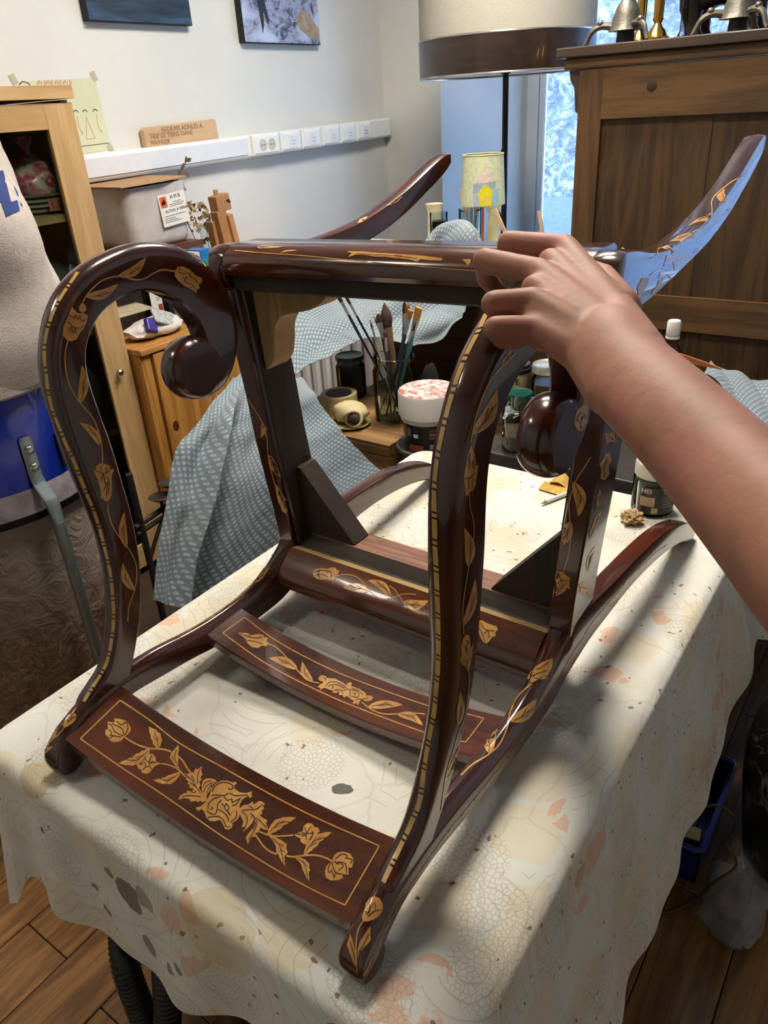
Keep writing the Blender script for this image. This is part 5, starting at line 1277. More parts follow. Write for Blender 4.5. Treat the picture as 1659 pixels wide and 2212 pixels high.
build('box_blue', MB().bx(-1.902, -1.788, 1.745, 1.795, PT, 0.288), plain('carton_blue', '2277bb', 0.35), t, smooth=0, bevel=0.002)
build('red_mark', MB().lathe([(0.020, 0), (0.020, 0.0008), (0.001, 0.0009)], (-1.7898, 1.722, 0.255), 16, Matrix(((0, 0, 1), (1, 0, 0), (0, 1, 0)))), plain('carton_red', 'c23a34', 0.4), t)
# low cupboard further along the wall and the things standing on it
lc = thing('low_cupboard', (-1.88, 2.1, -0.76), 'plain low wooden cupboard along the wall behind the chair', 'cupboard')
build('carcass', MB().bx(-2.045, -1.70, 1.84, 2.45, -0.76, 0.175), M_pine, lc, smooth=0); build('top', MB().bx(-2.045, -1.69, 1.83, 2.46, 0.175, 0.197), M_piney, lc, smooth=0)
LT = 0.197
vs_ = on_x(412, 520, -1.93)
t = thing('dried_flower_vase', (-1.93, 1.84 + 0.03, LT), 'dried cream hydrangea and brown eucalyptus in a small grey vase', 'dried flowers')
yv = 1.872
build('vase', MB().lathe([(0.022, 0), (0.026, 0.03), (0.017, 0.075), (0.020, 0.10), (0.016, 0.10)], (-1.93, yv, LT), 16, caps=False), plain('grey_glaze', '8f9094', 0.3), t)
hd = MB(); hr = random.Random(3)
for i in range(170):
    a, b = hr.random() * 2 * math.pi, math.acos(hr.uniform(-0.55, 1)); rr = 0.062 + hr.random() * 0.012
    p = Vector((-1.93 + rr * 0.8 * math.sin(b) * math.cos(a), yv - 0.005 + rr * math.sin(b) * math.sin(a), 0.375 + rr * 1.05 * math.cos(b)))
    s_ = 0.010; q = Euler((hr.random() * 6, hr.random() * 6, 0)).to_matrix()
    hd.add([p + q @ Vector(w) * s_ for w in ((-1, 0, 0), (0, -0.8, 0.2), (1, 0, 0), (0, 0.8, 0.2))], [(0, 1, 2, 3)])
hdo = build('hydrangea_head', hd, plain('dried_petal', 'b59b74', 0.8, var=0.3, nscale=60), t, smooth=0); hdo['kind'] = 'stuff'
st_ = spline([(-1.93, yv, 0.27), (-1.945, yv - 0.045, 0.42), (-1.95, yv - 0.050, 0.50), (-1.95, yv - 0.02, 0.545), (-1.95, yv + 0.02, 0.585)], 5)
build('stem', MB().tube(st_, 0.0016, 6), plain('dry_stem', '54402f', 0.8), t)
for i, (dy, dz, ln, an) in enumerate(((-0.048, 0.450, 0.030, 250), (-0.056, 0.480, 0.026, 120), (-0.040, 0.505, 0.034, 330), (-0.030, 0.535, 0.030, 100), (-0.012, 0.552, 0.034, 330), (-0.014, 0.560, 0.030, 60), (0.012, 0.580, 0.030, 80), (0.018, 0.588, 0.026, 20), (0.05, 0.35, 0.03, 10), (0.065, 0.345, 0.025, 340), (0.02, 0.30, 0.035, 320), (-0.02, 0.295, 0.03, 200), (0.045, 0.297, 0.03, 350))):
    a = math.radians(an); c = Vector((-1.945, yv + dy, dz)); d = Vector((0.25, math.cos(a), math.sin(a))).normalized(); s_ = d.cross(Vector((1, 0.3, 0))).normalized()
    m = MB(); m.add([c + d * ln * u + s_ * ln * 0.32 * w + Vector((0.004 * (1 - abs(2 * u - 1)), 0, 0)) for u, w in ((0, 0), (0.25, 0.8), (0.6, 1), (1, 0), (0.6, -1), (0.25, -0.8))], [(0, 1, 2, 3, 4, 5)])
    build('leaf', m, plain('dry_leaf', '6e5446', 0.8, var=0.2), t, smooth=0, solid=0.0006)
# glass bird bottle
gy = on_x(446, 540, -1.84).y
t = thing('glass_bird_bottle', (-1.84, gy, LT), 'clear blown glass bird-shaped bottle with green stopper beside the dried flowers', 'bottle')
M_cg = glass('clear_glass', 'eef4f2', 0.01, 1.22)
build('bottle_body', MB().lathe([(0.030, 0), (0.036, 0.01), (0.036, 0.03), (0.022, 0.06), (0.014, 0.09), (0.013, 0.13), (0.016, 0.155), (0.020, 0.165)], (-1.84, gy, LT), 20, caps=False), M_cg, t)
build('handle', MB().tube(spline([(-1.84, gy + 0.013, LT + 0.15), (-1.84, gy + 0.034, LT + 0.158), (-1.84, gy + 0.040, LT + 0.13), (-1.84, gy + 0.030, LT + 0.112), (-1.84, gy + 0.020, LT + 0.10)], 5), 0.0045, 8), M_cg, t)
build('spout', MB().tube(spline([(-1.84, gy - 0.014, LT + 0.158), (-1.84, gy - 0.028, LT + 0.150), (-1.84, gy - 0.034, LT + 0.162)], 4), [0.006] * 5 + [0.005] * 3 + [0.003], 8), M_cg, t)
gb2 = on_x(447, 582, -1.80)
tag(build('green_cap_bottle', MB().lathe([(0.020, 0), (0.022, 0.004), (0.022, 0.03), (0.012, 0.036), (0.012, 0.052), (0.001, 0.052)], (-1.78, gb2.y - 0.02, LT), 16), plain('green_plastic', '2f8a4e', 0.4)), 'tiny green plastic bottle below the glass bird bottle', 'bottle')
# jointed wooden figure built of blocks
my = on_x(486, 500, -1.80).y
t = thing('wooden_block_figure', (-1.80, my, LT), 'articulated beech wood block figure standing by the wall', 'figure')
M_bl = wood('beech_block', 'a0703f', 'c1905c', 'Z', 1.0, 0.5, 0.0, 3.0)
build('head', MB().box((-1.80, my - 0.005, LT + 0.242), (0.045, 0.072, 0.060), RX(6)), M_bl, t, smooth=0, bevel=0.003)
build('peg', MB().lathe([(0.009, 0), (0.009, 0.020), (0.001, 0.020)], (-1.80, my - 0.018, LT + 0.270), 12), M_bl, t)
build('torso', MB().box((-1.798, my - 0.014, LT + 0.150), (0.040, 0.050, 0.135), RX(8)), M_bl, t, smooth=0, bevel=0.003)
build('arm', MB().box((-1.786, my + 0.025, LT + 0.110), (0.040, 0.026, 0.180), RX(9)), M_bl, t, smooth=0, bevel=0.003)
build('arm', MB().box((-1.82, my - 0.046, LT + 0.120), (0.036, 0.018, 0.12), RX(4)), M_bl, t, smooth=0, bevel=0.003)
for dy in (-0.015, 0.012): build('leg', MB().box((-1.80, my + dy, LT + 0.045), (0.036, 0.022, 0.09)), M_bl, t, smooth=0, bevel=0.002)
build('nose', MB().prism([(0, 0), (0.018, 0.004), (0.024, -0.010)], lambda a, b, d: (-1.777 + d, my + 0.006 + a, LT + 0.250 + b), 0, 0.003), M_ink, t, smooth=0)
# ================================================================ shop windows and what lies outside
M_alu = plain('white_window_frame', 'dfe6ea', 0.35, var=0.02)
M_pane = glass('window_pane', 'f2f8fa', 0.0, 1.15)
w1 = struct('window_1', MB().bx(XR, XR + 0.07, 4.40, 4.46, -0.30, 1.75), M_alu, smooth=0)
build('frame_bar', MB().bx(XR + 0.075, XR + 0.105, 4.41, 4.45, -0.30, 1.75), M_alu, w1, smooth=0)
build('frame_bar', MB().bx(XR + 0.105, 1.9, 4.40, 4.46, -0.30, -0.25), M_alu, w1, smooth=0)
build('frame_bar', MB().bx(XR + 0.105, 1.9, 4.40, 4.46, 1.70, 1.75), M_alu, w1, smooth=0)
build('frame_bar', MB().bx(1.82, 1.9, 4.40, 4.46, -0.25, 1.70), M_alu, w1, smooth=0)
build('pane', MB().bx(XR + 0.105, 1.82, 4.427, 4.433, -0.25, 1.70), M_pane, w1, smooth=0)
# street: pavement, kerb, road and the rough stone wall opposite
M_stone = NT('rough_stone'); v = M_stone.coord()
M_stone.link(M_stone.ramp(M_stone.noise(v, 7, 6, 0.7, 0.8), [(0.32, hexc('1d2633')), (0.5, hexc('33425a')), (0.66, hexc('67788f'))]), M_stone.b.inputs['Base Color']); M_stone.set(Roughness=0.9)
M_stone.bump(M_stone.noise(v, 9, 6, 0.7, 0.6), 1.0, 0.12)
def stone(u, q):
    x = -16 + 26 * u; z = -0.55 + 7.5 * q
    return (x, 10.2 + 0.10 * mnoise.noise(Vector((x * 2.2, z * 2.2, 0))) + 0.06 * mnoise.noise(Vector((x * 6, z * 6, 4))), z)
struct('wall_street', MB().grid(stone, 160, 60), M_stone.m, smooth=40)
struct('trim_1', MB().bx(-16, 10, 10.0, 10.35, -0.95, -0.50), plain('stone_plinth', '2c3a50', 0.9, var=0.2))
struct('floor_street', MB().bx(-16, 30, 7.4, 10.2, -1.0, -0.92), plain('asphalt', '2e3a4c', 0.9, var=0.2, nscale=60))
struct('trim_2', MB().bx(-16, 30, 7.1, 7.4, -1.0, -0.83), plain('kerb_granite', '8a8d90', 0.85, var=0.2))
struct('floor_pavement', MB().bx(-16, 30, 4.46, 7.1, -1.0, -0.85), plain('pale_pavement', 'b9b8b2', 0.9, var=0.1, nscale=30))
# ================================================================ lamps and small things by the window
M_blk = plain('black_metal', '17181a', 0.4, 0.3)
LX, LY = -0.935, 2.60
fl = thing('floor_lamp', (LX, LY, -0.76), 'tall black floor lamp with large cream drum shade and dark brown band', 'lamp')
build('base', MB().lathe([(0.16, 0), (0.16, 0.012), (0.15, 0.018), (0.02, 0.024), (0.001, 0.024)], (LX, LY, -0.76), 32), M_blk, fl)
build('pole', MB().tube([(LX + 0.006, LY, -0.74), (LX + 0.003, LY, 0.0), (LX, LY, 0.86)], 0.0115, 14), M_blk, fl)
build('socket', MB().lathe([(0.018, 0.0), (0.022, 0.012), (0.035, 0.030), (0.038, 0.036), (0.001, 0.036)], (LX, LY, 0.812), 20), M_blk, fl)
M_shade = plain('linen_shade', 'aba699', 0.8, var=0.05, nscale=120, bump=0.3, bscale=400)
SR = 0.315
sh = build('shade', MB().lathe([(SR, 0.0), (SR, 0.34), (SR - 0.003, 0.34), (SR - 0.003, 0.0), (SR, 0.0)], (LX, LY, 0.928), 64, caps=False), M_shade, fl, smooth=60)
build('shade_band', MB().lathe([(SR + 0.003, 0.0), (SR + 0.004, 0.118), (SR - 0.004, 0.118), (SR - 0.004, 0.0), (SR + 0.003, 0.0)], (LX, LY, 0.812), 64, caps=False), wood('dark_band', '1f1613', '33251f', 'X', 1.0, 0.3, 0.3, 3.0, 0.0), sh, smooth=60)
for z in (0.811, 0.928): build('trim_ring', MB().tube([(LX + (SR + 0.003) * math.cos(a), LY + (SR + 0.003) * math.sin(a), z) for a in [2 * math.pi * i / 64 for i in range(65)]], 0.0032, 6), plain('pale_metal_ring', 'bdb8ae', 0.25, 0.8), sh)
build('diffuser', MB().lathe([(0.06, 0), (SR - 0.005, 0), (SR - 0.005, 0.004), (0.06, 0.004), (0.06, 0)], (LX, LY, 0.814), 48, caps=False), plain('opal_diffuser', 'cfc4b6', 0.4), sh)
build('cord', MB().tube(spline([(LX - 0.010, LY, 0.56), (LX - 0.035, LY - 0.01, 0.50), (LX - 0.046, LY - 0.01, 0.44), (LX - 0.036, LY - 0.01, 0.37), (LX - 0.010, LY, 0.31), (LX - 0.006, LY, 0.2), (LX - 0.004, LY, -0.5)], 6), 0.0028, 6), M_blk, fl)
# console table under the window things
CT = 0.235
cs = thing('console_table', (-1.05, 2.32, -0.76), 'narrow white console table standing in front of the window', 'table')
build('top', MB().bx(-1.50, -0.46, 2.12, 2.44, CT - 0.03, CT), M_recess, cs, smooth=0)
for x in (-1.46, -0.50):
    for y in (2.15, 2.41): build('leg', MB().bx(x - 0.018, x + 0.018, y - 0.018, y + 0.018, -0.76, CT - 0.03), M_recess, cs, smooth=0)
sl = thing('small_lamp', (-0.867, 2.30, CT), 'small table lamp with painted paper shade on an orange stem', 'lamp')
build('base', MB().lathe([(0.045, 0), (0.045, 0.006), (0.010, 0.012), (0.001, 0.012)], (-0.867, 2.30, CT), 20), plain('orange_lacquer', 'b8552e', 0.4), sl)
build('stem', MB().tube([(-0.867, 2.30, CT + 0.01), (-0.867, 2.30, 0.42)], 0.0042, 8), plain('orange_lacquer', 'b8552e', 0.4), sl)
pm = NT('painted_shade'); tc = pm.coord('UV')
pn = pm.noise(tc, 4, 4, 0.6, 1.0)
pm.link(pm.ramp(pn, [(0.3, hexc('c6c77a')), (0.45, hexc('d2d3a8')), (0.58, hexc('b6c1a4')), (0.7, hexc('cdbdb0'))]), pm.b.inputs['Base Color']); pm.set(Roughness=0.7)
def cone(a, z, dr=0.0):
    q = (z - 0.398) / 0.165; r = 0.080 - 0.008 * q + dr
    return (-0.867 + r * math.sin(a), 2.30 - r * math.cos(a), z)
m = MB(); m.grid(lambda u, q: cone(2 * math.pi * u, 0.398 + 0.165 * q), 40, 4); m.uv = [(i / 40 * 6, j / 4 * 2) for i in range(41) for j in range(5)]
sd = build('shade', m, pm.m, sl, smooth=60)
def patch(name, pts, h, lift=0.0006):
    mm = MB(); cx = sum(p[0] for p in pts) / len(pts); cz = sum(p[1] for p in pts) / len(pts); P = []
    for (a, b), (c, d) in zip(pts, pts[1:] + pts[:1]):
        for k in range(5): P.append((a + (c - a) * k / 5, b + (d - b) * k / 5))
    R3 = [[cone(cx + (a - cx) * s, cz + (z - cz) * s, lift) for a, z in P] for s in (0.02, 0.35, 0.7, 1.0)]
    mm.loft(R3, cap0=False, cap1=False); return build(name, mm, plain('paint_' + h, h, 0.7, var=0.12, nscale=60), sd, smooth=60)
V0 = 0.55
patch('painted_roof', [(V0 - 0.45, 0.472), (V0 + 0.02, 0.535), (V0 + 0.52, 0.480)], 'd3beb2')
patch('painted_wall', [(V0 - 0.52, 0.475), (V0 + 0.55, 0.480), (V0 + 0.55, 0.445), (V0 - 0.52, 0.440)], '94a3ad')
patch('painted_door', [(V0 - 0.28, 0.445), (V0 + 0.02, 0.472), (V0 + 0.38, 0.452), (V0 + 0.33, 0.402), (V0 - 0.16, 0.400)], 'd4c51e', 0.0009)
patch('painted_curtain', [(V0 - 0.52, 0.442), (V0 - 0.28, 0.444), (V0 - 0.16, 0.400), (V0 - 0.50, 0.400)], '9eb0ba')
patch('painted_curtain', [(V0 + 0.38, 0.452), (V0 + 0.72, 0.455), (V0 + 0.72, 0.404), (V0 + 0.33, 0.402)], '8fb3bd')
patch('painted_face', [(V0 - 0.06, 0.427), (V0 + 0.20, 0.427), (V0 + 0.20, 0.416), (V0 - 0.06, 0.416)], 'e0a68a', 0.0012)
build('top_ring', MB().tube([cone(2 * math.pi * i / 40, 0.563) for i in range(41)], 0.0018, 6), plain('paper_rim', 'd8cf9a', 0.7), sd)
# beaker of wooden spoons
sx0 = on_y(1016, 470, 2.39)
bk_ = thing('glass_beaker', (sx0.x, 2.39, CT), 'tall clear glass beaker standing behind the small painted lamp', 'beaker')
build('glass', MB().lathe([(0.042, 0), (0.045, 0.13), (0.047, 0.135), (0.043, 0.13), (0.040, 0.006), (0.001, 0.006)], (sx0.x, 2.39, CT), 24), M_cg, bk_)
for i, (dx, tilt, hgt, w) in enumerate(((-0.022, -4, 0.205, 0.026), (0.004, 1, 0.215, 0.022), (0.028, 7, 0.200, 0.024))):
    m = MB(); M3 = RY(tilt); b0 = Vector((sx0.x + dx * 0.4, 2.39, CT + 0.008))
    m.loft([[b0 + M3 @ Vector((math.cos(a) * r, math.sin(a) * r2, z)) for a in [2 * math.pi * j / 12 for j in range(12)]] for r, r2, z in ((0.005, 0.005, 0), (0.005, 0.005, hgt * 0.55), (w * 0.7, 0.006, hgt * 0.72), (w, 0.007, hgt * 0.86), (w * 0.8, 0.006, hgt * 0.96), (0.004, 0.003, hgt))])
    tag(build('wooden_spoon', m, M_beech, smooth=50), ('wooden spoon leaning left in the glass beaker', 'wooden spoon upright in the middle of the glass beaker', 'wooden spoon leaning right in the glass beaker')[i], 'spoon', 'wooden spoons in the glass beaker')
ij = on_y(948, 490, 2.28)
t = thing('ink_jar', (ij.x, 2.28, CT), 'glass jar half full of black ink beside the window', 'jar')
build('glass', MB().lathe([(0.034, 0), (0.034, 0.135), (0.031, 0.135), (0.031, 0.004), (0.001, 0.004)], (ij.x, 2.28, CT), 20), M_cg, t)
build('ink', MB().lathe([(0.030, 0.005), (0.030, 0.105), (0.001, 0.105)], (ij.x, 2.28, CT), 20), M_ink, t)
tag(build('cream_candle', MB().lathe([(0.030, 0), (0.026, 0.12), (0.033, 0.155), (0.034, 0.158), (0.001, 0.150)], (ij.x - 0.055, 2.34, CT), 18), plain('cream_wax', 'd8cba6', 0.5, sss=0.1)), 'cream flared candle holder behind the ink jar', 'candle')
vp = on_y(1066, 490, 2.37)
tag(build('cream_vase', MB().lathe([(0.025, 0), (0.022, 0.08), (0.018, 0.12), (0.030, 0.150), (0.027, 0.150), (0.001, 0.10)], (vp.x, 2.37, CT), 18), plain('cream_ceramic', 'd6cf9e', 0.4)), 'small cream flared vase right of the orange lamp stem', 'vase')
for i, (px, py, px2, py2, w) in enumerate(((1068, 450, 1092, 505, 0.013), (1164, 455, 1176, 530, 0.012))):
    a = on_y(px, py, 2.18); b = on_y(px2, py2, 2.18); d = (b - a); b = a + d * ((a.z - CT) / -d.z); d = b - a
    m = MB(); m.box((a + b) / 2, (w, 0.008, d.length - 0.002), Matrix.Rotation(math.atan2(-d.x, -d.z), 3, 'Y'))
    tag(build('wooden_stick', m, M_beech, smooth=0, bevel=0.001), ('grey wooden stirring stick standing left of the lamp pole', 'pale wooden stirring stick standing right of the lamp pole')[i], 'stick')
# ================================================================ old dresser seen from the back, with candlesticks on top
M_dw = wood('aged_walnut', '432e16', '6d4e29', 'X', 1.0, 0.55, 0.1, 4.0, 0.08, 0.08)
M_dwz = wood('aged_walnut_panel', '33220f', '553b1c', 'Z', 1.0, 0.6, 0.05, 5.0, 0.10, 0.07)
M_dws = wood('aged_walnut_stile', '412c15', '664723', 'Z', 1.0, 0.55, 0.1, 4.0, 0.08, 0.08)
M_dtop = wood('dark_top', '33261d', '52402f', 'X', 1.0, 0.45, 0.1, 3.0, 0.05)
DX0, DX1, DY = -0.362, 0.46, 1.90
ds = thing('old_dresser', (0.05, 2.15, -0.76), 'tall old brown wooden dresser turned with its panelled back to the room', 'dresser')
build('top_board', MB().bx(DX0 - 0.062, DX1 + 0.05, DY - 0.020, 2.42, 0.816, 0.840), M_dtop, ds, smooth=0, bevel=0.003)
build('top_moulding', MB().bx(DX0 - 0.045, DX1 + 0.03, DY - 0.006, 2.40, 0.788, 0.816), M_dw, ds, smooth=0, bevel=0.006)
build('stile', MB().bx(DX0, DX0 + 0.066, DY, DY + 0.028, -0.70, 0.787), M_dws, ds, smooth=0)
build('stile', MB().bx(DX1 - 0.066, DX1, DY, DY + 0.028, -0.70, 0.787), M_dws, ds, smooth=0)
tr_ = build('top_rail', MB().bx(DX0 + 0.066, DX1 - 0.066, DY, DY + 0.028, 0.668, 0.787), M_dw, ds, smooth=0)
pk_ = on_y(1408, 186, DY)
build('knot_plug', MB().lathe([(0.013, 0), (0.011, 0.0008), (0.001, 0.001)], (pk_.x, DY - 0.0005, pk_.z), 14, Matrix(((1, 0, 0), (0, 0, -1), (0, 1, 0)))), plain('dark_plug', '3a2416', 0.6), tr_)
build('mid_rail', MB().bx(DX0 + 0.066, DX1 - 0.066, DY, DY + 0.028, 0.122, 0.216), M_dw, ds, smooth=0)
build('bottom_rail', MB().bx(DX0 + 0.066, DX1 - 0.066, DY, DY + 0.028, -0.70, -0.60), M_dw, ds, smooth=0)
xs = [DX0 + 0.060, -0.007, 0.20, DX1 - 0.060]
for a, b in zip(xs, xs[1:]):
    build('panel_board', MB().bx(a, b - 0.002, DY + 0.014 + rnd.random() * 0.003, DY + 0.030, 0.20, 0.68), M_dwz, ds, smooth=0)
    build('panel_board', MB().bx(a, b - 0.002, DY + 0.014 + rnd.random() * 0.003, DY + 0.030, -0.61, 0.13), M_dwz, ds, smooth=0)
build('side_panel', MB().bx(DX0 + 0.002, DX0 + 0.022, DY + 0.028, 2.36, -0.70, 0.787), M_dws, ds, smooth=0)
build('side_panel', MB().bx(DX1 - 0.022, DX1 - 0.002, DY + 0.028, 2.36, -0.70, 0.787), M_dws, ds, smooth=0)
build('side_moulding', MB().prism([(0.002, 0.787), (-0.034, 0.787), (-0.030, 0.765), (-0.018, 0.745), (-0.014, 0.715), (-0.012, 0.690), (0.002, 0.678)], lambda a, b, d: (DX0 + a, d, b), DY + 0.010, 2.36), M_dtop, ds, smooth=40)
for x in (DX0 + 0.03, DX1 - 0.06):
    for y in (DY + 0.002, 2.30): build('foot', MB().bx(x - 0.02, x + 0.04, y, y + 0.05, -0.76, -0.70), M_dws, ds, smooth=0)
DT = 0.840
M_pew = plain('dull_pewter', '6b675d', 0.45, 0.7, var=0.25, nscale=40, bump=0.3, bscale=90)
M_brass = plain('polished_brass', 'c79a48', 0.18, 1.0, var=0.08)
def pewter(px, py, Y, label):
    p = on_y(px, py, Y); t = thing('pewter_candlestick', (p.x, Y, DT), label, 'candlestick', 'pewter candlesticks on the dresser')
    build('bell', MB().lathe([(0.046, 0.030), (0.040, 0.040), (0.036, 0.060), (0.026, 0.085), (0.016, 0.098), (0.011, 0.104), (0.001, 0.104)], (p.x, Y, DT), 18), M_pew, t)
    build('stem', MB().lathe([(0.012, 0.100), (0.013, 0.118), (0.018, 0.122), (0.012, 0.128), (0.011, 0.20), (0.016, 0.21), (0.012, 0.28), (0.02, 0.30), (0.001, 0.30)], (p.x, Y, DT), 14), plain('dark_pewter', '3f423a', 0.5, 0.6), t)
    build('pedestal', MB().lathe([(0.024, 0.0), (0.022, 0.030), (0.001, 0.030)], (p.x, Y, DT), 12), M_ink, t)
    for a in (200, 320, 80):
        d = Vector((math.cos(math.radians(a)), math.sin(math.radians(a)), 0)); c = Vector((p.x, Y, DT))
        q = spline([c + d * 0.030 + Vector((0, 0, 0.040)), c + d * 0.060 + Vector((0, 0, 0.044)), c + d * 0.085 + Vector((0, 0, 0.034)), c + d * 0.100 + Vector((0, 0, 0.008)), c + d * 0.106 + Vector((0, 0, 0.003))], 4)
        f = build('claw_foot', MB().tube(q, [0.010 - 0.0065 * i / (len(q) - 1) for i in range(len(q))], 8), M_pew, t)
        build('boss', MB().ball(c + d * 0.066 + Vector((0, 0, 0.050)), (0.009, 0.009, 0.008)), M_pew, f)
pewter(1350, 90, 1.98, 'grey pewter candlestick with claw feet at the left end of the dresser top')
pewter(1594, 55, 1.98, 'grey pewter candlestick with claw feet in front of the bronze animal')
def brass(px, Y, label):
    p = on_y(px, 60, Y); t = thing('brass_candlestick', (p.x, Y, DT), label, 'candlestick', 'brass candlesticks on the dresser')
    build('base', MB().lathe([(0.040, 0), (0.040, 0.008), (0.035, 0.012), (0.035, 0.018), (0.029, 0.022), (0.024, 0.034), (0.014, 0.044), (0.010, 0.052), (0.014, 0.060), (0.016, 0.064), (0.001, 0.064)], (p.x, Y, DT), 28), M_brass, t)
    m = MB(); rings = []
    for z, r in ((0.064, 0.0125), (0.30, 0.016)): rings.append([(p.x + r * (1 + 0.07 * (j % 2)) * math.cos(2 * math.pi * j / 32), Y + r * (1 + 0.07 * (j % 2)) * math.sin(2 * math.pi * j / 32), DT + z) for j in range(32)])
    m.loft(rings); build('fluted_column', m, M_brass, t, smooth=20)
brass(1384, 2.30, 'shiny brass fluted candlestick, the left one of the pair')
brass(1420, 2.20, 'shiny brass fluted candlestick, the right one of the pair')
p = on_y(1477, 50, 2.09); t = thing('glass_candlestick', (p.x, 2.09, DT), 'clear glass candlestick with wide foot on the dresser', 'candlestick')
build('glass', MB().lathe([(0.048, 0), (0.046, 0.004), (0.014, 0.012), (0.009, 0.022), (0.007, 0.12), (0.009, 0.28), (0.001, 0.28)], (p.x, 2.09, DT), 24), glass('smoky_glass', 'c9c6c6', 0.03, 1.4), t)
# bronze animal: heavy body, four legs, neck and head turned right
M_brz = plain('dark_bronze', '2f2723', 0.4, 0.55, var=0.25, nscale=30)
p = on_y(1570, 20, 2.27); bx0 = p.x
an = MB()
for c, r in (((0, 0, .135), (.105, .062, .062)), ((-.055, 0, .130), (.062, .064, .066)), ((.055, 0, .135), (.060, .062, .064)), ((.125, 0, .150), (.050, .046, .050)), ((.170, 0, .140), (.045, .040, .036)), ((.205, 0, .128), (.028, .034, .026))):
    an.ball((bx0 + c[0], 2.27 + c[1], DT + c[2]), r, None, 18, 12)
for dx, dy in ((-.080, -.030), (-.072, .034), (.066, -.030), (.074, .034)):
    an.tube([(bx0 + dx - 0.004, 2.27 + dy, DT + 0.13), (bx0 + dx - 0.008, 2.27 + dy, DT + 0.075), (bx0 + dx + 0.002, 2.27 + dy, DT + 0.035), (bx0 + dx + 0.004, 2.27 + dy, DT + 0.012), (bx0 + dx + 0.010, 2.27 + dy, DT)], [.040, .031, .023, .022, .028], 12)
for dy in (-.028, .028): an.ball((bx0 + .135, 2.27 + dy, DT + .197), (.008, .006, .013))
an.tube([(bx0 - .112, 2.27, DT + .165), (bx0 - .124, 2.27, DT + .13), (bx0 - .122, 2.27, DT + .10)], [.007, .005, .003], 6)
am = bpy.data.meshes.new('a'); am.from_pydata([tuple(v - Vector((bx0, 2.27, DT))) for v in an.v], [], an.f)
ao_ = bpy.data.objects.new('a', am); COL.objects.link(ao_); md = ao_.modifiers.new('r', 'REMESH'); md.mode = 'VOXEL'; md.voxel_size = 0.0045; md.use_smooth_shade = True; md = ao_.modifiers.new('s', 'SMOOTH'); md.iterations = 4
me3 = bpy.data.meshes.new_from_object(ao_.evaluated_get(bpy.context.evaluated_depsgraph_get())); bpy.data.objects.remove(ao_)
me3.materials.clear(); me3.materials.append(M_brz)
for q in me3.polygons: q.use_smooth = True
bo = bpy.data.objects.new('bronze_animal', me3); COL.objects.link(bo); bo.location = (bx0, 2.27, DT + TZ + 0.007)
tag(bo, 'dark bronze figure of a heavy four-legged animal on the dresser top', 'sculpture')
# ================================================================ workbench behind the table and the restorer's things on it
M_bench = wood('dark_bench', '2a1c12', '4a3422', 'X', 1.0, 0.6, 0.0, 4.0, 0.1)
M_slab = plain('dark_slate_top', '2f2b28', 0.5, var=0.3, nscale=25, bump=0.2)
BZ = -0.140; SZ = -0.012; BY = 1.175
be = thing('workbench', (0.1, 1.5, -0.76), 'dark wooden workbench behind the table, crowded with jars and brushes', 'workbench')
build('bench_top', MB().bx(-1.02, 1.12, BY, 1.86, BZ - 0.05, BZ), M_bench, be, smooth=0)
for x in (-0.97, 1.05):
    for y in (BY + 0.03, 1.80): build('leg', MB().bx(x - 0.035, x + 0.035, y - 0.03, y + 0.03, -0.76, BZ - 0.05), M_bench, be, smooth=0)
build('drawer_front', MB().bx(-0.90, 1.0, BY + 0.01, BY + 0.03, -0.33, BZ - 0.052), M_bench, be, smooth=0)
build('side_board', MB().bx(1.02, 1.05, BY + 0.05, 1.80, -0.72, BZ - 0.05), M_dws, be, smooth=0)
sb_ = build('work_board', MB().bx(-0.272, 1.08, BY, 1.85, BZ, SZ), M_slab, smooth=0, bevel=0.004)
tag(sb_, 'thick dark work board on the right half of the workbench', 'board')
tag(build('dark_backing', MB().bx(-1.00, -0.280, 1.834, 1.856, BZ, 0.165), M_bench, smooth=0, bevel=0.002), 'dark backing plank added for the shaded hollow at the back of the workbench', 'plank')  # added backing; its dark colour stands in for the shaded hollow under the cloth
wx = thing('wooden_box', (-0.80, 1.40, BZ), 'low plank box on the workbench under the brush jar and tape', 'box')
M_boxw = wood('worn_box_wood', '6a4a2c', '96703f', 'X', 1.0, 0.6, 0.0, 4.0, 0.08)
BT = -0.075
for k in range(5): build('top_plank', MB().bx(-1.00, -0.565, 1.215 + k * 0.075, 1.288 + k * 0.075, BT - 0.010, BT), M_boxw, wx, smooth=0, bevel=0.0015)
build('front_plank', MB().bx(-1.00, -0.565, 1.213, 1.226, BZ, BT - 0.036), M_boxw, wx, smooth=0, bevel=0.001); build('front_plank', MB().bx(-1.00, -0.565, 1.213, 1.226, BT - 0.034, BT - 0.010), M_boxw, wx, smooth=0, bevel=0.001)
build('end_plank', MB().bx(-0.578, -0.565, 1.226, 1.588, BZ, BT - 0.010), M_boxw, wx, smooth=0)
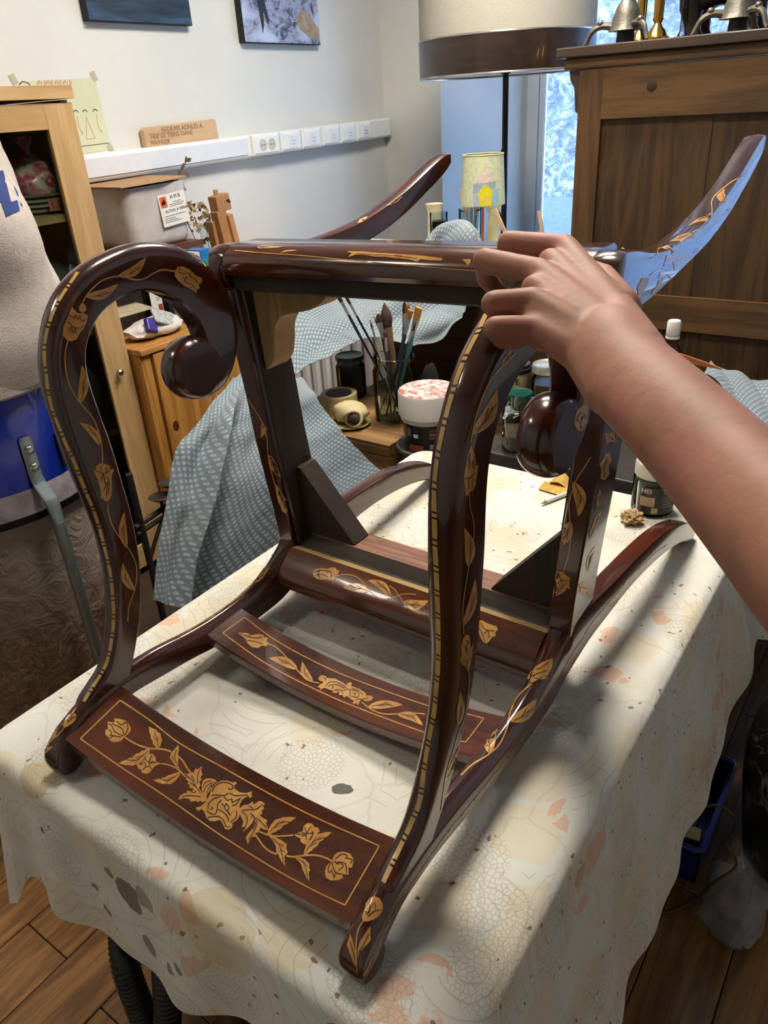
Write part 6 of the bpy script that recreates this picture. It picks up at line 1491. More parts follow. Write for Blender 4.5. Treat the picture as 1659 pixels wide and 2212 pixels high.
# stacked tins
M_tin = plain('tin_metal', '9c9a94', 0.25, 0.9); M_tinb = plain('brown_black_tin', '2a2322', 0.4)
tx, ty = -0.472, 1.272
TB = BZ
t = thing('paint_tin', (tx, ty, TB), 'wide black paint tin with hazard diamonds at the bottom of the tin stack', 'tin')
tb = build('tin_body', MB().lathe([(0.086, 0), (0.087, 0.003), (0.087, 0.062), (0.001, 0.062)], (tx, ty, TB), 40), M_tinb, t)
build('tin_rim', MB().lathe([(0.087, 0.060), (0.090, 0.062), (0.090, 0.070), (0.084, 0.073), (0.080, 0.068), (0.001, 0.066)], (tx, ty, TB), 40), M_tin, t)
def on_cyl(cx, cy, r, ang, z): return Vector((cx + r * math.sin(ang), cy - r * math.cos(ang), z))
def badge(parent, cx, cy, r, ang, z, w, h, mat, name, rot=0):
    pts = []
    for a, b in ((-1, -1), (1, -1), (1, 1), (-1, 1)):
        ca, sa = math.cos(rot), math.sin(rot); u = (a * ca - b * sa) * w / 2; v = (a * sa + b * ca) * h / 2; pts.append((u, v))
    m = MB(); g = []
    for i in range(5):
        for j in range(5):
            u = (pts[0][0] * (1 - i / 4) + pts[1][0] * i / 4) * (1 - j / 4) + (pts[3][0] * (1 - i / 4) + pts[2][0] * i / 4) * j / 4
            v = (pts[0][1] * (1 - i / 4) + pts[1][1] * i / 4) * (1 - j / 4) + (pts[3][1] * (1 - i / 4) + pts[2][1] * i / 4) * j / 4
            g.append(on_cyl(cx, cy, r, ang + u / r, z + v))
    m.add(g, [(i * 5 + j, i * 5 + j + 5, i * 5 + j + 6, i * 5 + j + 1) for i in range(4) for j in range(4)])
    return build(name, m, mat, parent, smooth=60)
for k, (da, dz) in enumerate(((0, 0.016), (0.20, 0.0), (0, -0.016), (-0.20, 0.0))):
    if k == 3: continue
    b = badge(tb, tx, ty, 0.0876, 0.62 + da, TB + 0.030 + dz, 0.0175, 0.0175, plain('hazard_red_edge', 'b8433c', 0.5), 'hazard_diamond', math.pi / 4)
    c = badge(tb, tx, ty, 0.0879, 0.62 + da, TB + 0.030 + dz, 0.0140, 0.0140, M_paper, 'hazard_field', math.pi / 4)
    badge(tb, tx, ty, 0.0882, 0.62 + da, TB + 0.030 + dz, 0.0050, 0.0065, M_ink, 'hazard_mark')
badge(tb, tx, ty, 0.0876, 0.02, TB + 0.030, 0.050, 0.05, plain('grey_print', '5a5350', 0.5, var=0.4, nscale=400), 'small_print')
Z2 = TB + 0.0665
t = thing('varnish_tin', (tx, ty, Z2), 'black labelled tin in the middle of the tin stack', 'tin')
tb = build('tin_body', MB().lathe([(0.066, 0), (0.0685, 0.004), (0.0685, 0.075), (0.001, 0.075)], (tx, ty, Z2), 40), plain('black_label', '17191b', 0.35), t)
badge(tb, tx, ty, 0.0690, 0.02, Z2 + 0.014, 0.042, 0.018, plain('red_label_patch', '8f3a2c', 0.5, var=0.2, nscale=150), 'red_patch')
badge(tb, tx, ty, 0.0690, 0.02, Z2 + 0.048, 0.014, 0.010, M_paper, 'white_patch'); badge(tb, tx, ty, 0.0690, -0.30, Z2 + 0.055, 0.014, 0.022, plain('grey_patch', '77777a', 0.5), 'grey_patch')
badge(tb, tx, ty, 0.0690, 0.85, Z2 + 0.064, 0.040, 0.006, plain('label_red', 'a82f33', 0.5), 'red_band'); badge(tb, tx, ty, 0.0690, 0.85, Z2 + 0.044, 0.040, 0.006, plain('label_red', 'a82f33', 0.5), 'red_band')
badge(tb, tx, ty, 0.0690, 0.85, Z2 + 0.054, 0.038, 0.008, plain('label_small_print', '8a8688', 0.5, var=0.5, nscale=300), 'small_print'); badge(tb, tx, ty, 0.0690, 0.85, Z2 + 0.020, 0.038, 0.014, plain('label_small_print', '8a8688', 0.5), 'small_print')
Z3 = Z2 + 0.0755
t = thing('white_tub', (tx, ty, Z3), 'white plastic tub with pink stained lid on top of the tin stack', 'tub')
wp = NT('stained_white_plastic'); vv = wp.coord()
wp.link(wp.mix(wp.ramp(wp.noise(vv, 28, 5, 0.65, 1.5), [(0.45, K1), (0.56, W1)]), hexc('d3ccc6'), hexc('a9685a')), wp.b.inputs['Base Color']); wp.set(Roughness=0.4)
build('tub_body', MB().lathe([(0.068, 0), (0.074, 0.004), (0.077, 0.020), (0.077, 0.022), (0.001, 0.022)], (tx, ty, Z3), 40), plain('white_tub_plastic', 'd6d0c8', 0.4, var=0.06), t)
build('lid_skirt', MB().lathe([(0.0785, 0.016), (0.0800, 0.018), (0.0785, 0.076), (0.077, 0.079), (0.001, 0.0788)], (tx, ty, Z3), 44), plain('white_tub_plastic', 'd6d0c8', 0.4, var=0.06), t)
build('lid_top', MB().lathe([(0.0765, 0.0790), (0.0755, 0.0800), (0.001, 0.0800)], (tx, ty, Z3), 44), wp.m, t)
# brush jar
jx, jy = -0.655, 1.385
t = thing('brush_jar', (jx, jy, BT), 'clear glass jar holding the paint brushes on the plank box', 'jar')
build('glass', MB().lathe([(0.050, 0), (0.060, 0.006), (0.062, 0.03), (0.062, 0.150), (0.055, 0.165), (0.055, 0.172), (0.059, 0.176), (0.059, 0.190), (0.056, 0.193), (0.053, 0.190), (0.051, 0.165), (0.058, 0.150), (0.058, 0.008), (0.001, 0.006)], (jx, jy, BT), 36), M_cg, t)
BR = [((727, 632), (743, 646), 0.0065, 'flat', '2b211c', '1a1a1c', 'long black flat paint brush leaning far left in the jar'), ((745, 636), (758, 655), 0.0050, 'flat', '3a2c24', '101012', 'second long dark flat brush leaning left in the jar'),
      ((799, 690), (810, 705), 0.0035, 'point', '3b2a22', 'a88f72', 'thin pointed brush with tan handle in the jar'), ((808, 684), (816, 700), 0.0035, 'point', '2a211e', '1c1a1a', 'thin pointed brush with black handle in the jar'),
      ((817, 678), (824, 695), 0.0085, 'dome', '3a221c', '20201f', 'wide silver ferrule brush with dark domed bristles in the jar'), ((830, 654), (846, 705), 0.0120, 'mop', '4a3830', '7d6250', 'large pointed mop brush with twine binding in the jar'),
      ((832, 713), (836, 728), 0.0060, 'dome', '4a3226', '4a3a30', 'short stubby brush with brown domed bristles in the jar'), ((874, 652), (872, 676), 0.0055, 'dome', '3c2620', '2b2b2b', 'slim brush with dark brown bristles in the jar'),
      ((882, 656), (880, 676), 0.0055, 'dome', 'a06a38', '2a5a60', 'slim brush with ginger bristles and teal handle in the jar'), ((887, 670), (882, 690), 0.0075, 'flat', 'b07a34', '233a44', 'medium brush with golden bristles and dark handle in the jar'),
      ((905, 664), (897, 690), 0.0100, 'flat', 'c08a3c', '4f8a96', 'flat brush with golden bristles and light blue ferrule in the jar'), ((899, 696), (893, 715), 0.0035, 'point', '2a2422', '3a2c24', 'thin dark pointed brush at the right of the jar')]
for i, (tip, neck, r, kind, bc, hc, lab) in enumerate(BR):
    yy = jy + (-0.020, 0.014, -0.034, 0.030, -0.006, 0.012, -0.030, 0.034, 0.004, -0.022, 0.022, -0.038)[i]; a = on_y(tip[0], tip[1], yy); n = on_y(neck[0], neck[1], yy)
    o_ = a.x - jx; t_ = 0.19 / (a.z - BT); rx_ = max(-0.040, min(0.040, o_ * 0.45))
    base = Vector((jx + max(-0.042, min(0.042, (rx_ - t_ * o_) / (1 - t_))), yy, BT + 0.012))
    d = (a - base).normalized(); u = d.cross(Vector((0, 1, 0))).normalized(); w = d.cross(u)
    bl = (a - n).length; fl_ = 0.030 + 1.5 * r; p0 = a - d * bl; p1 = p0 - d * fl_; fw = 0.45 if kind == 'flat' else 1.0
    tt_ = thing('paint_brush', base, lab, 'brush', 'paint brushes in the jar')
    def rg(c, r1): return [c + u * r1 * math.cos(q) + w * r1 * fw * math.sin(q) for q in [2 * math.pi * j / 12 for j in range(12)]]
    build('handle', MB().loft([rg(base, r * 0.35), rg(base.lerp(p1, 0.6), r * 0.55), rg(base.lerp(p1, 0.88), r * 0.85), rg(p1, r * 0.72)]), plain('handle_' + hc, hc, 0.35), tt_)
    build('ferrule', MB().loft([rg(p1 - d * 0.001, r * 0.78), rg(p0, r * 1.0)]), plain('twine_ferrule', '8a6a4c', 0.6) if kind == 'mop' else plain('nickel_ferrule', 'a7a7a6', 0.3, 0.8), tt_)
    pr = {'flat': ((0, 1.0), (0.5, 1.15), (1, 1.2)), 'dome': ((0, 0.95), (0.5, 1.05), (0.85, 0.8), (1, 0.3)), 'point': ((0, 0.9), (0.5, 0.7), (1, 0.1)), 'mop': ((0, 0.95), (0.3, 1.35), (0.6, 1.15), (1, 0.12))}[kind]
    build('bristles', MB().loft([rg(p0 + d * bl * q, r * k) for q, k in pr]), plain('bristle_' + bc, bc, 0.8, var=0.3, nscale=200), tt_)
def jar(name, c, r, h, lab, body, lid, lidh=0.012, content=None, cat='jar', parts=True):
    t = thing(name, c, lab, cat)
    build('glass', MB().lathe([(r * 0.9, 0), (r, 0.005), (r, h * 0.78), (r * 0.86, h * 0.86), (r * 0.86, h), (r * 0.80, h), (r * 0.80, h * 0.85), (r * 0.93, h * 0.77), (r * 0.93, 0.006), (0.001, 0.004)], c, 28), M_cg, t)
    if content: build('contents', MB().lathe([(r * 0.91, 0.007), (r * 0.91, h * content[1]), (0.001, h * content[1])], c, 24), content[0], t)
    if lid: build('lid', MB().lathe([(r * 0.93, h - lidh * 0.6), (r * 0.98, h - lidh * 0.5), (r * 0.98, h + lidh * 0.35), (r * 0.94, h + lidh * 0.5), (r * 0.78, h + lidh * 0.32), (0.001, h + lidh * 0.38)], c, 32), lid, t)
    return t
M_glid = plain('green_lid', '0f4a3c', 0.25, var=0.1); M_slid = plain('silver_lid', 'c2c1b8', 0.25, 0.6)
jar('green_lid_jar', (-0.905, 1.50, BT), 0.046, 0.125, 'dark filled jar with green lid under the dotted cloth', None, M_glid, content=(plain('dark_resin', '1c0e0a', 0.2), 0.85))
jar('yellow_oil_jar', (-0.212, 1.43, SZ), 0.040, 0.140, 'glass jar of amber oil with silver lid on the work board', None, M_slid, 0.02, content=(plain('amber_oil', 'a8741a', 0.15), 0.72))
jar('pickle_jar', (-0.238, 1.32, SZ), 0.036, 0.100, 'short glass jar with green lid in front of the wax tin', None, M_glid, content=(plain('straw_oil', '8a7a3e', 0.2), 0.55))
# wax tin with printed lettering
wx_, wy_ = -0.312, 1.435
t = thing('wax_tin', (wx_, wy_, SZ), 'cream wax tin with bold black lettering behind the plastic bottle', 'tin')
wb2 = build('tin_body', MB().lathe([(0.048, 0), (0.049, 0.002), (0.049, 0.118), (0.001, 0.118)], (wx_, wy_, SZ), 36), plain('cream_label', 'c9b885', 0.5, var=0.05), t)
build('lid', MB().lathe([(0.049, 0.118), (0.0505, 0.120), (0.0505, 0.128), (0.046, 0.130), (0.045, 0.137), (0.040, 0.138), (0.001, 0.135)], (wx_, wy_, SZ), 36), plain('dark_tin_lid', '3a322b', 0.3, 0.7), t)
for i, (txt, sz) in enumerate((('LATE.', 0.020), ('OUR PATIN', 0.0125), ('E REMETT', 0.0125), ('ES MEUBLE', 0.0125))):
    ang = 0.62; c = on_cyl(wx_, wy_, 0.0493, ang, SZ + 0.094 - 0.016 * i); X_ = Vector((math.cos(ang), math.sin(ang), 0))
    lt = lettering(txt, sz, c - X_ * 0.036, X_, (0, 0, 1), wb2, M_ink, bold=0.0004)
    for v in lt.data.vertices:                                        # wrap the print round the tin
        p = v.co + BASE[wb2.name]; q = (p - c).dot(X_); aa = ang + q / 0.049
        rr = 0.0493; nn = on_cyl(wx_, wy_, rr, aa, p.z); v.co = nn - BASE[wb2.name]
for i in range(4): badge(wb2, wx_, wy_, 0.0492, 0.35, SZ + 0.035 - 0.009 * i, 0.05, 0.0014, M_ink, 'print_line')
# cut plastic bottle
px_, py_ = -0.188, 1.245
t = thing('cut_plastic_bottle', (px_, py_, SZ), 'clear plastic bottle with cut open neck and murky liquid on the work board', 'bottle')
mb = MB(); rings = []
for z, s, rc in ((0.0, 0.78, 0.9), (0.004, 0.92, 0.9), (0.020, 1.0, 0.8), (0.030, 0.95, 0.7), (0.040, 1.0, 0.6), (0.085, 0.97, 0.5), (0.096, 0.80, 0.6), (0.100, 0.60, 1.0), (0.128, 0.58, 1.0), (0.134, 0.62, 1.0)):
    hx = 0.052 * s; rings.append([Vector((px_, py_, SZ + z)) + RZ(28) @ Vector((a * (1 + (0.03 * math.sin(j * 1.6) if z < 0.02 else 0)), b, 0)) for j, (a, b) in enumerate(rrect(hx, hx, hx * rc * 0.98))])
mb.loft(rings, cap1=False); build('bottle_wall', mb, glass('thin_pet', 'd3dde3', 0.05, 1.30), t, smooth=40)
mb = MB(); mb.loft([[p + (Vector((px_, py_, p.z)) - p) * 0.06 for p in r_] for r_ in rings[1:5]]); build('liquid', mb, plain('murky_liquid', '6b5a45', 0.12, alpha=0.75), t, smooth=40)
tag(build('ceramic_dish', MB().lathe([(0.030, 0), (0.042, 0.018), (0.044, 0.020), (0.040, 0.018), (0.001, 0.005)], (-0.092, 1.262, SZ), 28), plain('pale_ceramic', 'b9bdb4', 0.25)), 'small pale ceramic dish beside the cut plastic bottle', 'dish')
# masking tape, wrapped rag, plate
t = thing('masking_tape', (-0.855, 1.372, BT), 'cream roll of masking tape lying on the plank box', 'tape')
M_tape = plain('cream_tape', 'cfc28c', 0.6, var=0.04)
build('tape_roll', MB().lathe([(0.054, 0), (0.055, 0.001), (0.055, 0.055), (0.042, 0.055), (0.042, 0.001), (0.054, 0)], (-0.855, 1.372, BT + 0.0), 36, caps=False), M_tape, t)
build('printed_core', MB().lathe([(0.0418, 0.001), (0.0418, 0.054), (0.0400, 0.054), (0.0400, 0.001), (0.0418, 0.001)], (-0.855, 1.372, BT), 32, caps=False), plain('grey_card_core', '9fa0a6', 0.6, var=0.3, nscale=80), t)
build('loose_end', MB().prism([(0, 0.0), (0.03, 0.004), (0.030, 0.050), (0.036, 0.058), (0.024, 0.052), (0, 0.048)], lambda a, b, d: (-0.828 + a * 0.8, 1.324 + a * 0.5 + d, BT + b), 0, 0.0008), M_tape, t, smooth=0)
tag(build('green_plate', MB().lathe([(0.040, 0), (0.056, 0.006), (0.058, 0.009), (0.054, 0.008), (0.001, 0.003)], (-0.752, 1.290, BT), 36), plain('olive_plate', '9a9a52', 0.4)), 'shallow olive green plate under the rag bundle', 'plate')
t = thing('rag_bundle', (-0.755, 1.290, BT + 0.004), 'cream cloth polishing pad wrapped open around a dark core', 'polishing pad')
crumple('cloth_wrap', (-0.760, 1.298, BT + 0.036), (0.058, 0.042, 0.030), plain('cream_rag', 'c4b48c', 0.8, var=0.08), None, 3.3, parent=t, flat=0.9, amp=0.22)
mo = on_y(791, 872, 1.22)
build('dark_core', MB().ball((-0.716, 1.260, BT + 0.036), (0.020, 0.013, 0.018), RZ(20)), plain('dark_felt', '4d403b', 0.9), t)
build('wrap_rim', MB().tube([Vector((-0.716, 1.256, BT + 0.036)) + RZ(25) @ Vector((0.025 * math.cos(a), 0.005 * math.sin(2 * a), 0.023 * math.sin(a))) for a in [2 * math.pi * i / 24 for i in range(25)]], 0.0045, 8), plain('cream_rag', 'cdbf96', 0.8), t)
tag(crumple('black_bristle_brush', (-0.602, 1.490, BT + 0.072), (0.026, 0.030, 0.072), plain('black_bristle', '0c0b0b', 0.9, var=0.3, nscale=90), None, 8.1, flat=0.99, amp=0.12), 'round black bristle brush standing behind the brush jar', 'brush')
t = thing('wooden_tray', (-0.46, 1.66, BZ), 'open wooden tray of small dishes at the back of the workbench', 'tray')
for a in ((-0.545, -0.275, 1.565, 1.577, BZ, -0.02), (-0.545, -0.275, 1.80, 1.812, BZ, -0.02), (-0.545, -0.533, 1.577, 1.80, BZ, -0.02), (-0.287, -0.275, 1.577, 1.80, BZ, -0.02)): build('side', MB().bx(*a), M_boxw, t, smooth=0, bevel=0.001)
build('bottom', MB().bx(-0.533, -0.287, 1.577, 1.80, BZ, BZ + 0.008), M_boxw, t, smooth=0)
tag(build('small_dish', MB().lathe([(0.040, 0), (0.050, 0.02), (0.050, 0.085), (0.046, 0.085), (0.044, 0.02), (0.001, 0.010)], (-0.41, 1.69, BZ + 0.008), 24), plain('grey_dish', '6d6a5e', 0.4)), 'round grey dish standing inside the wooden tray', 'dish')
# on the table beyond the chair
t = jar('glue_jar', (0.183, 1.052, 0.0015), 0.040, 0.092, 'round glass jar with dark printed label by the forearm on the table', None, plain('worn_white_lid', 'c3bfae', 0.4, var=0.1), 0.026, content=(plain('grey_paste', '6a655c', 0.6), 0.80))
lbm = badge(t, 0.183, 1.052, 0.0405, 0.55, 0.037, 0.055, 0.056, plain('dark_jar_label', '34332e', 0.5), 'label')
ang = 0.95; c = on_cyl(0.183, 1.052, 0.0412, ang, 0.054); X_ = Vector((math.cos(ang), math.sin(ang), 0))
lettering('OLIFI', 0.008, c - X_ * 0.010, X_, (0, 0, 1), lbm, plain('label_grey', 'a9a79c', 0.5))
ang = 0.0; c = on_cyl(0.183, 1.052, 0.0414, ang, 0.054); X_ = Vector((math.cos(ang), math.sin(ang), 0))
lettering('HEI', 0.0135, c - X_ * 0.012, X_, (0, 0, 1), lbm, plain('label_pink', 'c2a08e', 0.5), bold=0.0004)
for i in range(5): badge(lbm, 0.183, 1.052, 0.0412, 0.98, 0.046 - 0.005 * i, 0.024, 0.0010, plain('label_grey', 'a9a79c', 0.5), 'print_line')
badge(lbm, 0.183, 1.052, 0.0412, 0.02, 0.036, 0.028, 0.020, plain('label_tan', 'b49c7e', 0.6, var=0.3, nscale=200), 'tan_patch'); badge(lbm, 0.183, 1.052, 0.0413, 0.38, 0.018, 0.012, 0.012, plain('label_green', 'a0aa6a', 0.6), 'green_patch')
tag(crumple('cotton_wad', (0.168, 0.982, 0.0125), (0.017, 0.015, 0.0125), plain('stained_cotton', 'b89a70', 0.95, var=0.25, nscale=120, bump=0.6, bscale=200), None, 5.7, n=4, amp=0.6, fr=7.0, flat=0.93), 'small wad of stained cotton wool in front of the glass jar', 'cotton wad')
a, b = Vector((-0.012, 0.962, 0.0055)), Vector((0.018, 1.034, 0.0055)); d = (b - a)
t = thing('ballpoint_pen', (0.003, 0.998, 0.001), 'white and silver ballpoint pen lying on the cloth', 'pen')
build('barrel', MB().tube([a + d * 0.16, a + d * 0.5, a + d], [0.0036, 0.0045, 0.0042], 10), plain('white_pen', 'd5d6d8', 0.3), t); build('tip', MB().tube([a, a + d * 0.06, a + d * 0.17], [0.0008, 0.0022, 0.0037], 10), plain('pen_metal', '8a8c90', 0.3, 0.8), t)
t = thing('sandpaper_scrap', (-0.018, 1.062, 0.001), 'folded scrap of yellow sandpaper at the far edge of the table', 'paper')
M_ylw = plain('yellow_sandpaper', 'c09a48', 0.8, var=0.2, nscale=60)
build('lower_sheet', MB().prism([(-0.030, -0.030), (0.022, -0.036), (0.030, 0.016), (-0.034, 0.010)], lambda u, v, d: (-0.016 + u, 1.055 + v, 0.0022 + d), 0, 0.0008), M_ylw, t, smooth=0)
mm = MB(); mm.grid(lambda u, v: (-0.036 + 0.048 * u, 1.056 + 0.034 * v, 0.006 + 0.014 * math.sin(u * 4.5) * (0.4 + 0.6 * v)), 10, 5); build('curled_sheet', mm, M_ylw, t, smooth=60, solid=0.0008)
# right half of the bench
t = thing('amber_bottle', (0.035, 1.62, SZ), 'amber bottle with white ribbed cap in front of the dresser', 'bottle')
build('bottle_body', MB().lathe([(0.030, 0), (0.033, 0.005), (0.033, 0.145), (0.014, 0.180), (0.014, 0.200), (0.001, 0.200)], (0.035, 1.62, SZ), 24), plain('amber_glass', '3a1408', 0.15, trans=0.2), t)
build('cap', MB().lathe([(0.0165, 0.200), (0.0170, 0.202), (0.0165, 0.233), (0.014, 0.237), (0.001, 0.237)], (0.035, 1.62, SZ), 24), plain('white_cap', 'dedbd2', 0.4), t); build('neck_ring', MB().lathe([(0.0165, 0.192), (0.0175, 0.194), (0.0165, 0.199), (0.001, 0.199)], (0.035, 1.62, SZ), 24), plain('white_cap', 'dedbd2', 0.4), t)
a = on_y(1470, 772, 1.55); b = on_y(1560, 797, 1.55)
t = thing('palette_knife', (a.x, 1.55, SZ), 'orange wooden spatula leaning above the grey cloth heap', 'spatula')
build('blade', MB().loft([[Vector((p.x, 1.55 + dy, p.z + dz * k)) for dy, dz in ((-0.003, -1), (0.003, -1), (0.003, 1), (-0.003, 1))] for p, k in ((a - (b - a) * 1.2, 0.006), (a, 0.009), (a.lerp(b, 0.5), 0.006), (b, 0.001))]), plain('orange_wood', 'a8683c', 0.5), t, smooth=20)
p1 = on_y(1318, 600, 1.84); p2 = on_y(1346, 536, 1.84); d = (p2 - p1); m = MB(); p0 = p2 - d * ((p2.z - SZ) / d.z)
m.tube([p0, p2], 0.0052, 4); tag(build('pale_stick', m, M_beech, smooth=0), 'pale square stick leaning against the dresser back', 'stick')
# ================================================================ dotted blue-grey cloth thrown over the bench end and a stool
DOT = NT('dotted_cotton'); uvc = DOT.coord('UV', scale=(86, 86, 1), rot=(0, 0, 0.35))
vo = DOT.new('ShaderNodeTexVoronoi'); vo.voronoi_dimensions = '2D'; vo.inputs['Scale'].default_value = 1.0; vo.inputs['Randomness'].default_value = 0.0
DOT.link(uvc, vo.inputs['Vector'])
dd = vo.outputs['Distance']
rg_ = DOT.ramp(dd, [(0.0, hexc('76858f')), (0.12, hexc('97a4ab')), (0.26, hexc('a5afb4')), (0.33, hexc('64737e')), (0.5, hexc('64737e'))])
lg = DOT.noise(DOT.coord('UV'), 3.0, 3)
rg_ = DOT.mix(DOT.math('MULTIPLY', DOT.ramp(lg, [(0.4, K1), (0.65, W1)]), 0.35), rg_, hexc('9a9f9e'))
DOT.link(rg_, DOT.b.inputs['Base Color']); DOT.set(Roughness=0.9, Sheen_Weight=0.2)
DOT.bump(DOT.noise(DOT.coord('UV'), 26, 4), 0.25, 0.01)
M_dot = DOT.m
def sheet(ctrl, nu, nv, amp=0.0, seed=0.0, fold=None):
    """smooth surface through a grid of control points (rows of equal length)"""
    rows = [spline(r, nu) for r in ctrl]; cols = [spline([r[k] for r in rows], nv) for k in range(len(rows[0]))]
    V = len(cols[0]); U = len(cols); m = MB(); m.uv = []
    su = [0.0]
    for a, b in zip(cols, cols[1:]): su.append(su[-1] + (b[V // 2] - a[V // 2]).length)
    mid = cols[U // 2]; sv = [0.0]
    for a, b in zip(mid, mid[1:]): sv.append(sv[-1] + (b - a).length)
    for i in range(U):
        for j in range(V):
            p = cols[i][j].copy()
            du = cols[min(i + 1, U - 1)][j] - cols[max(i - 1, 0)][j]; dv = cols[i][min(j + 1, V - 1)] - cols[i][max(j - 1, 0)]
            n = du.cross(dv)
            if n.length > 1e-9: n.normalize()
            k = amp * mnoise.noise(Vector((su[i] * 9 + seed, sv[j] * 6, seed)))
            if fold: k += fold(i / (U - 1), j / (V - 1))
            m.v.append(p + n * k); m.uv.append((su[i], sv[j]))
    for i in range(U - 1):
        for j in range(V - 1): m.f.append([i * V + j, (i + 1) * V + j, (i + 1) * V + j + 1, i * V + j + 1]); m.m.append(0)
    return m
dc = thing('dotted_cloth', (-0.8, 1.1, -0.2), 'blue-grey dotted cotton cloth draped over a stool and the end of the workbench', 'cloth')
LB = [(505, 815, -.76), (432, 895, -.70), (384, 965, -.68), (362, 1080, -.66), (348, 1180, -.64), (338, 1300, -.62)]
L2 = [(530, 802, -.77), (478, 895, -.665), (448, 990, -.64), (425, 1090, -.625), (400, 1190, -.615), (380, 1310, -.60)]
MI = [(565, 792, -.78), (530, 890, -.66), (510, 985, -.625), (492, 1085, -.61), (470, 1190, -.60), (455, 1310, -.595)]
R2 = [(610, 795, -.78), (600, 870, -.67), (600, 940, -.63), (605, 1010, -.60), (615, 1090, -.58), (630, 1180, -.565)]
RB = [(652, 815, -.77), (684, 852, -.69), (715, 892, -.65), (752, 940, -.60), (800, 990, -.55), (845, 1035, -.50)]
ctrl = [[on_x(*p) for p in c] for c in zip(*[LB, L2, MI, R2, RB])]
drape = sheet(ctrl, 14, 8, 0.010, 1.3, lambda u, v: (0.055 * (abs(math.sin(u * 7.6 + 0.5 + 0.5 * v)) ** 0.7 - 0.6) + 0.012 * math.sin(u * 27 + 2)) * sstep(0.02, 0.35, v) + 0.014 * mnoise.noise(Vector((u * 6, v * 9, 3.0))) * (1 - v))
build('hanging_drape', drape, M_dot, dc, smooth=80, solid=0.0015)
N0 = [(560, 810, 1.02), (640, 812, 1.12), (700, 775, 1.24), (790, 738, 1.42), (880, 742, 1.55), (950, 735, 1.64), (990, 690, 1.70)]
N1 = [(560, 770, 1.10), (622, 742, 1.22), (700, 722, 1.36), (790, 705, 1.50), (880, 712, 1.60), (960, 702, 1.68), (1003, 672, 1.74)]
N2 = [(575, 720, 1.25), (632, 668, 1.38), (705, 690, 1.48), (800, 672, 1.58), (880, 676, 1.67), (960, 668, 1.73), (1012, 655, 1.77)]
N3 = [(620, 640, 1.50), (690, 640, 1.60), (770, 630, 1.68), (850, 618, 1.74), (920, 605, 1.78), (990, 600, 1.80), (1035, 605, 1.80)]
N4 = [(730, 610, 1.72), (780, 595, 1.78), (840, 570, 1.80), (900, 535, 1.82), (960, 500, 1.84), (1012, 505, 1.84), (1040, 545, 1.84)]
N5 = [(740, 620, 1.80), (790, 612, 1.84), (850, 590, 1.86), (905, 545, 1.88), (962, 490, 1.88), (1018, 492, 1.88), (1045, 540, 1.88)]
ctrl = [[on_y(a, b, y) for a, b, y in r] for r in (N0, N1, N2, N3, N4, N5)]
build('upper_folds', sheet(ctrl, 10, 8, 0.030, 5.1, lambda u, v: 0.020 * (abs(math.sin(u * 9 + v * 5)) ** 0.6 - 0.6) + 0.014 * (abs(math.sin(v * 8 - u * 6 + 1)) ** 0.7 - 0.6)), M_dot, dc, smooth=80, solid=0.0015)
# what the cloth lies on
st_ = thing('covered_stool', (-0.86, 0.92, -0.76), 'square wooden stool hidden under the dotted cloth', 'stool')
build('seat', MB().bx(-0.92, -0.79, 0.88, 1.08, 0.00, 0.04), M_boxw, st_, smooth=0)
for x in (-0.90, -0.81):
    for y in (0.90, 1.06): build('leg', MB().bx(x - 0.018, x + 0.018, y - 0.018, y + 0.018, -0.76, 0.00), M_boxw, st_, smooth=0)
# white radiator behind
rd = thing('radiator', (-1.25, 1.98, -0.6), 'white ribbed cast radiator partly covered by the dotted cloth', 'radiator')
for k in range(13):
    x = -1.62 + k * 0.055
    build('column', MB().loft([[(x + a * 0.021, 2.00 + b * 0.045, z) for a, b in ((-1, -1), (1, -1), (1, 1), (-1, 1))] for z in (-0.60, 0.085)] ), M_recess, rd, smooth=0, bevel=0.012)
build('pipe', MB().tube([(-1.64, 2.0, 0.03), (-0.93, 2.0, 0.03)], 0.012, 10), M_recess, rd)
for x in (-1.6, -0.97): build('foot', MB().bx(x - 0.02, x + 0.02, 1.97, 2.03, -0.76, -0.60), M_recess, rd, smooth=0)
# second heap of the same cloth on the right of the bench
H0 = [(1525, 800, 1.60), (1560, 850, 1.50), (1600, 900, 1.44), (1640, 930, 1.40), (1690, 950, 1.38)]
H1 = [(1530, 788, 1.66), (1570, 820, 1.60), (1610, 850, 1.54), (1650, 870, 1.50), (1700, 890, 1.48)]
H2 = [(1540, 785, 1.70), (1580, 800, 1.68), (1620, 812, 1.64), (1660, 828, 1.62), (1710, 840, 1.60)]
H3 = [(1555, 795, 1.76), (1590, 812, 1.75), (1630, 820, 1.74), (1670, 830, 1.73), (1715, 835, 1.72)]
hp = build('folded_dotted_cloth', sheet([[on_y(a, b, y) for a, b, y in r] for r in (H0, H1, H2, H3)], 8, 8, 0.02, 9.0, lambda u, v: 0.018 * (abs(math.sin(u * 6 + v * 4)) ** 0.6 - 0.6)), M_dot, smooth=80, solid=0.0015)
tag(hp, 'folded heap of blue-grey dotted cloth on the right of the workbench', 'cloth')
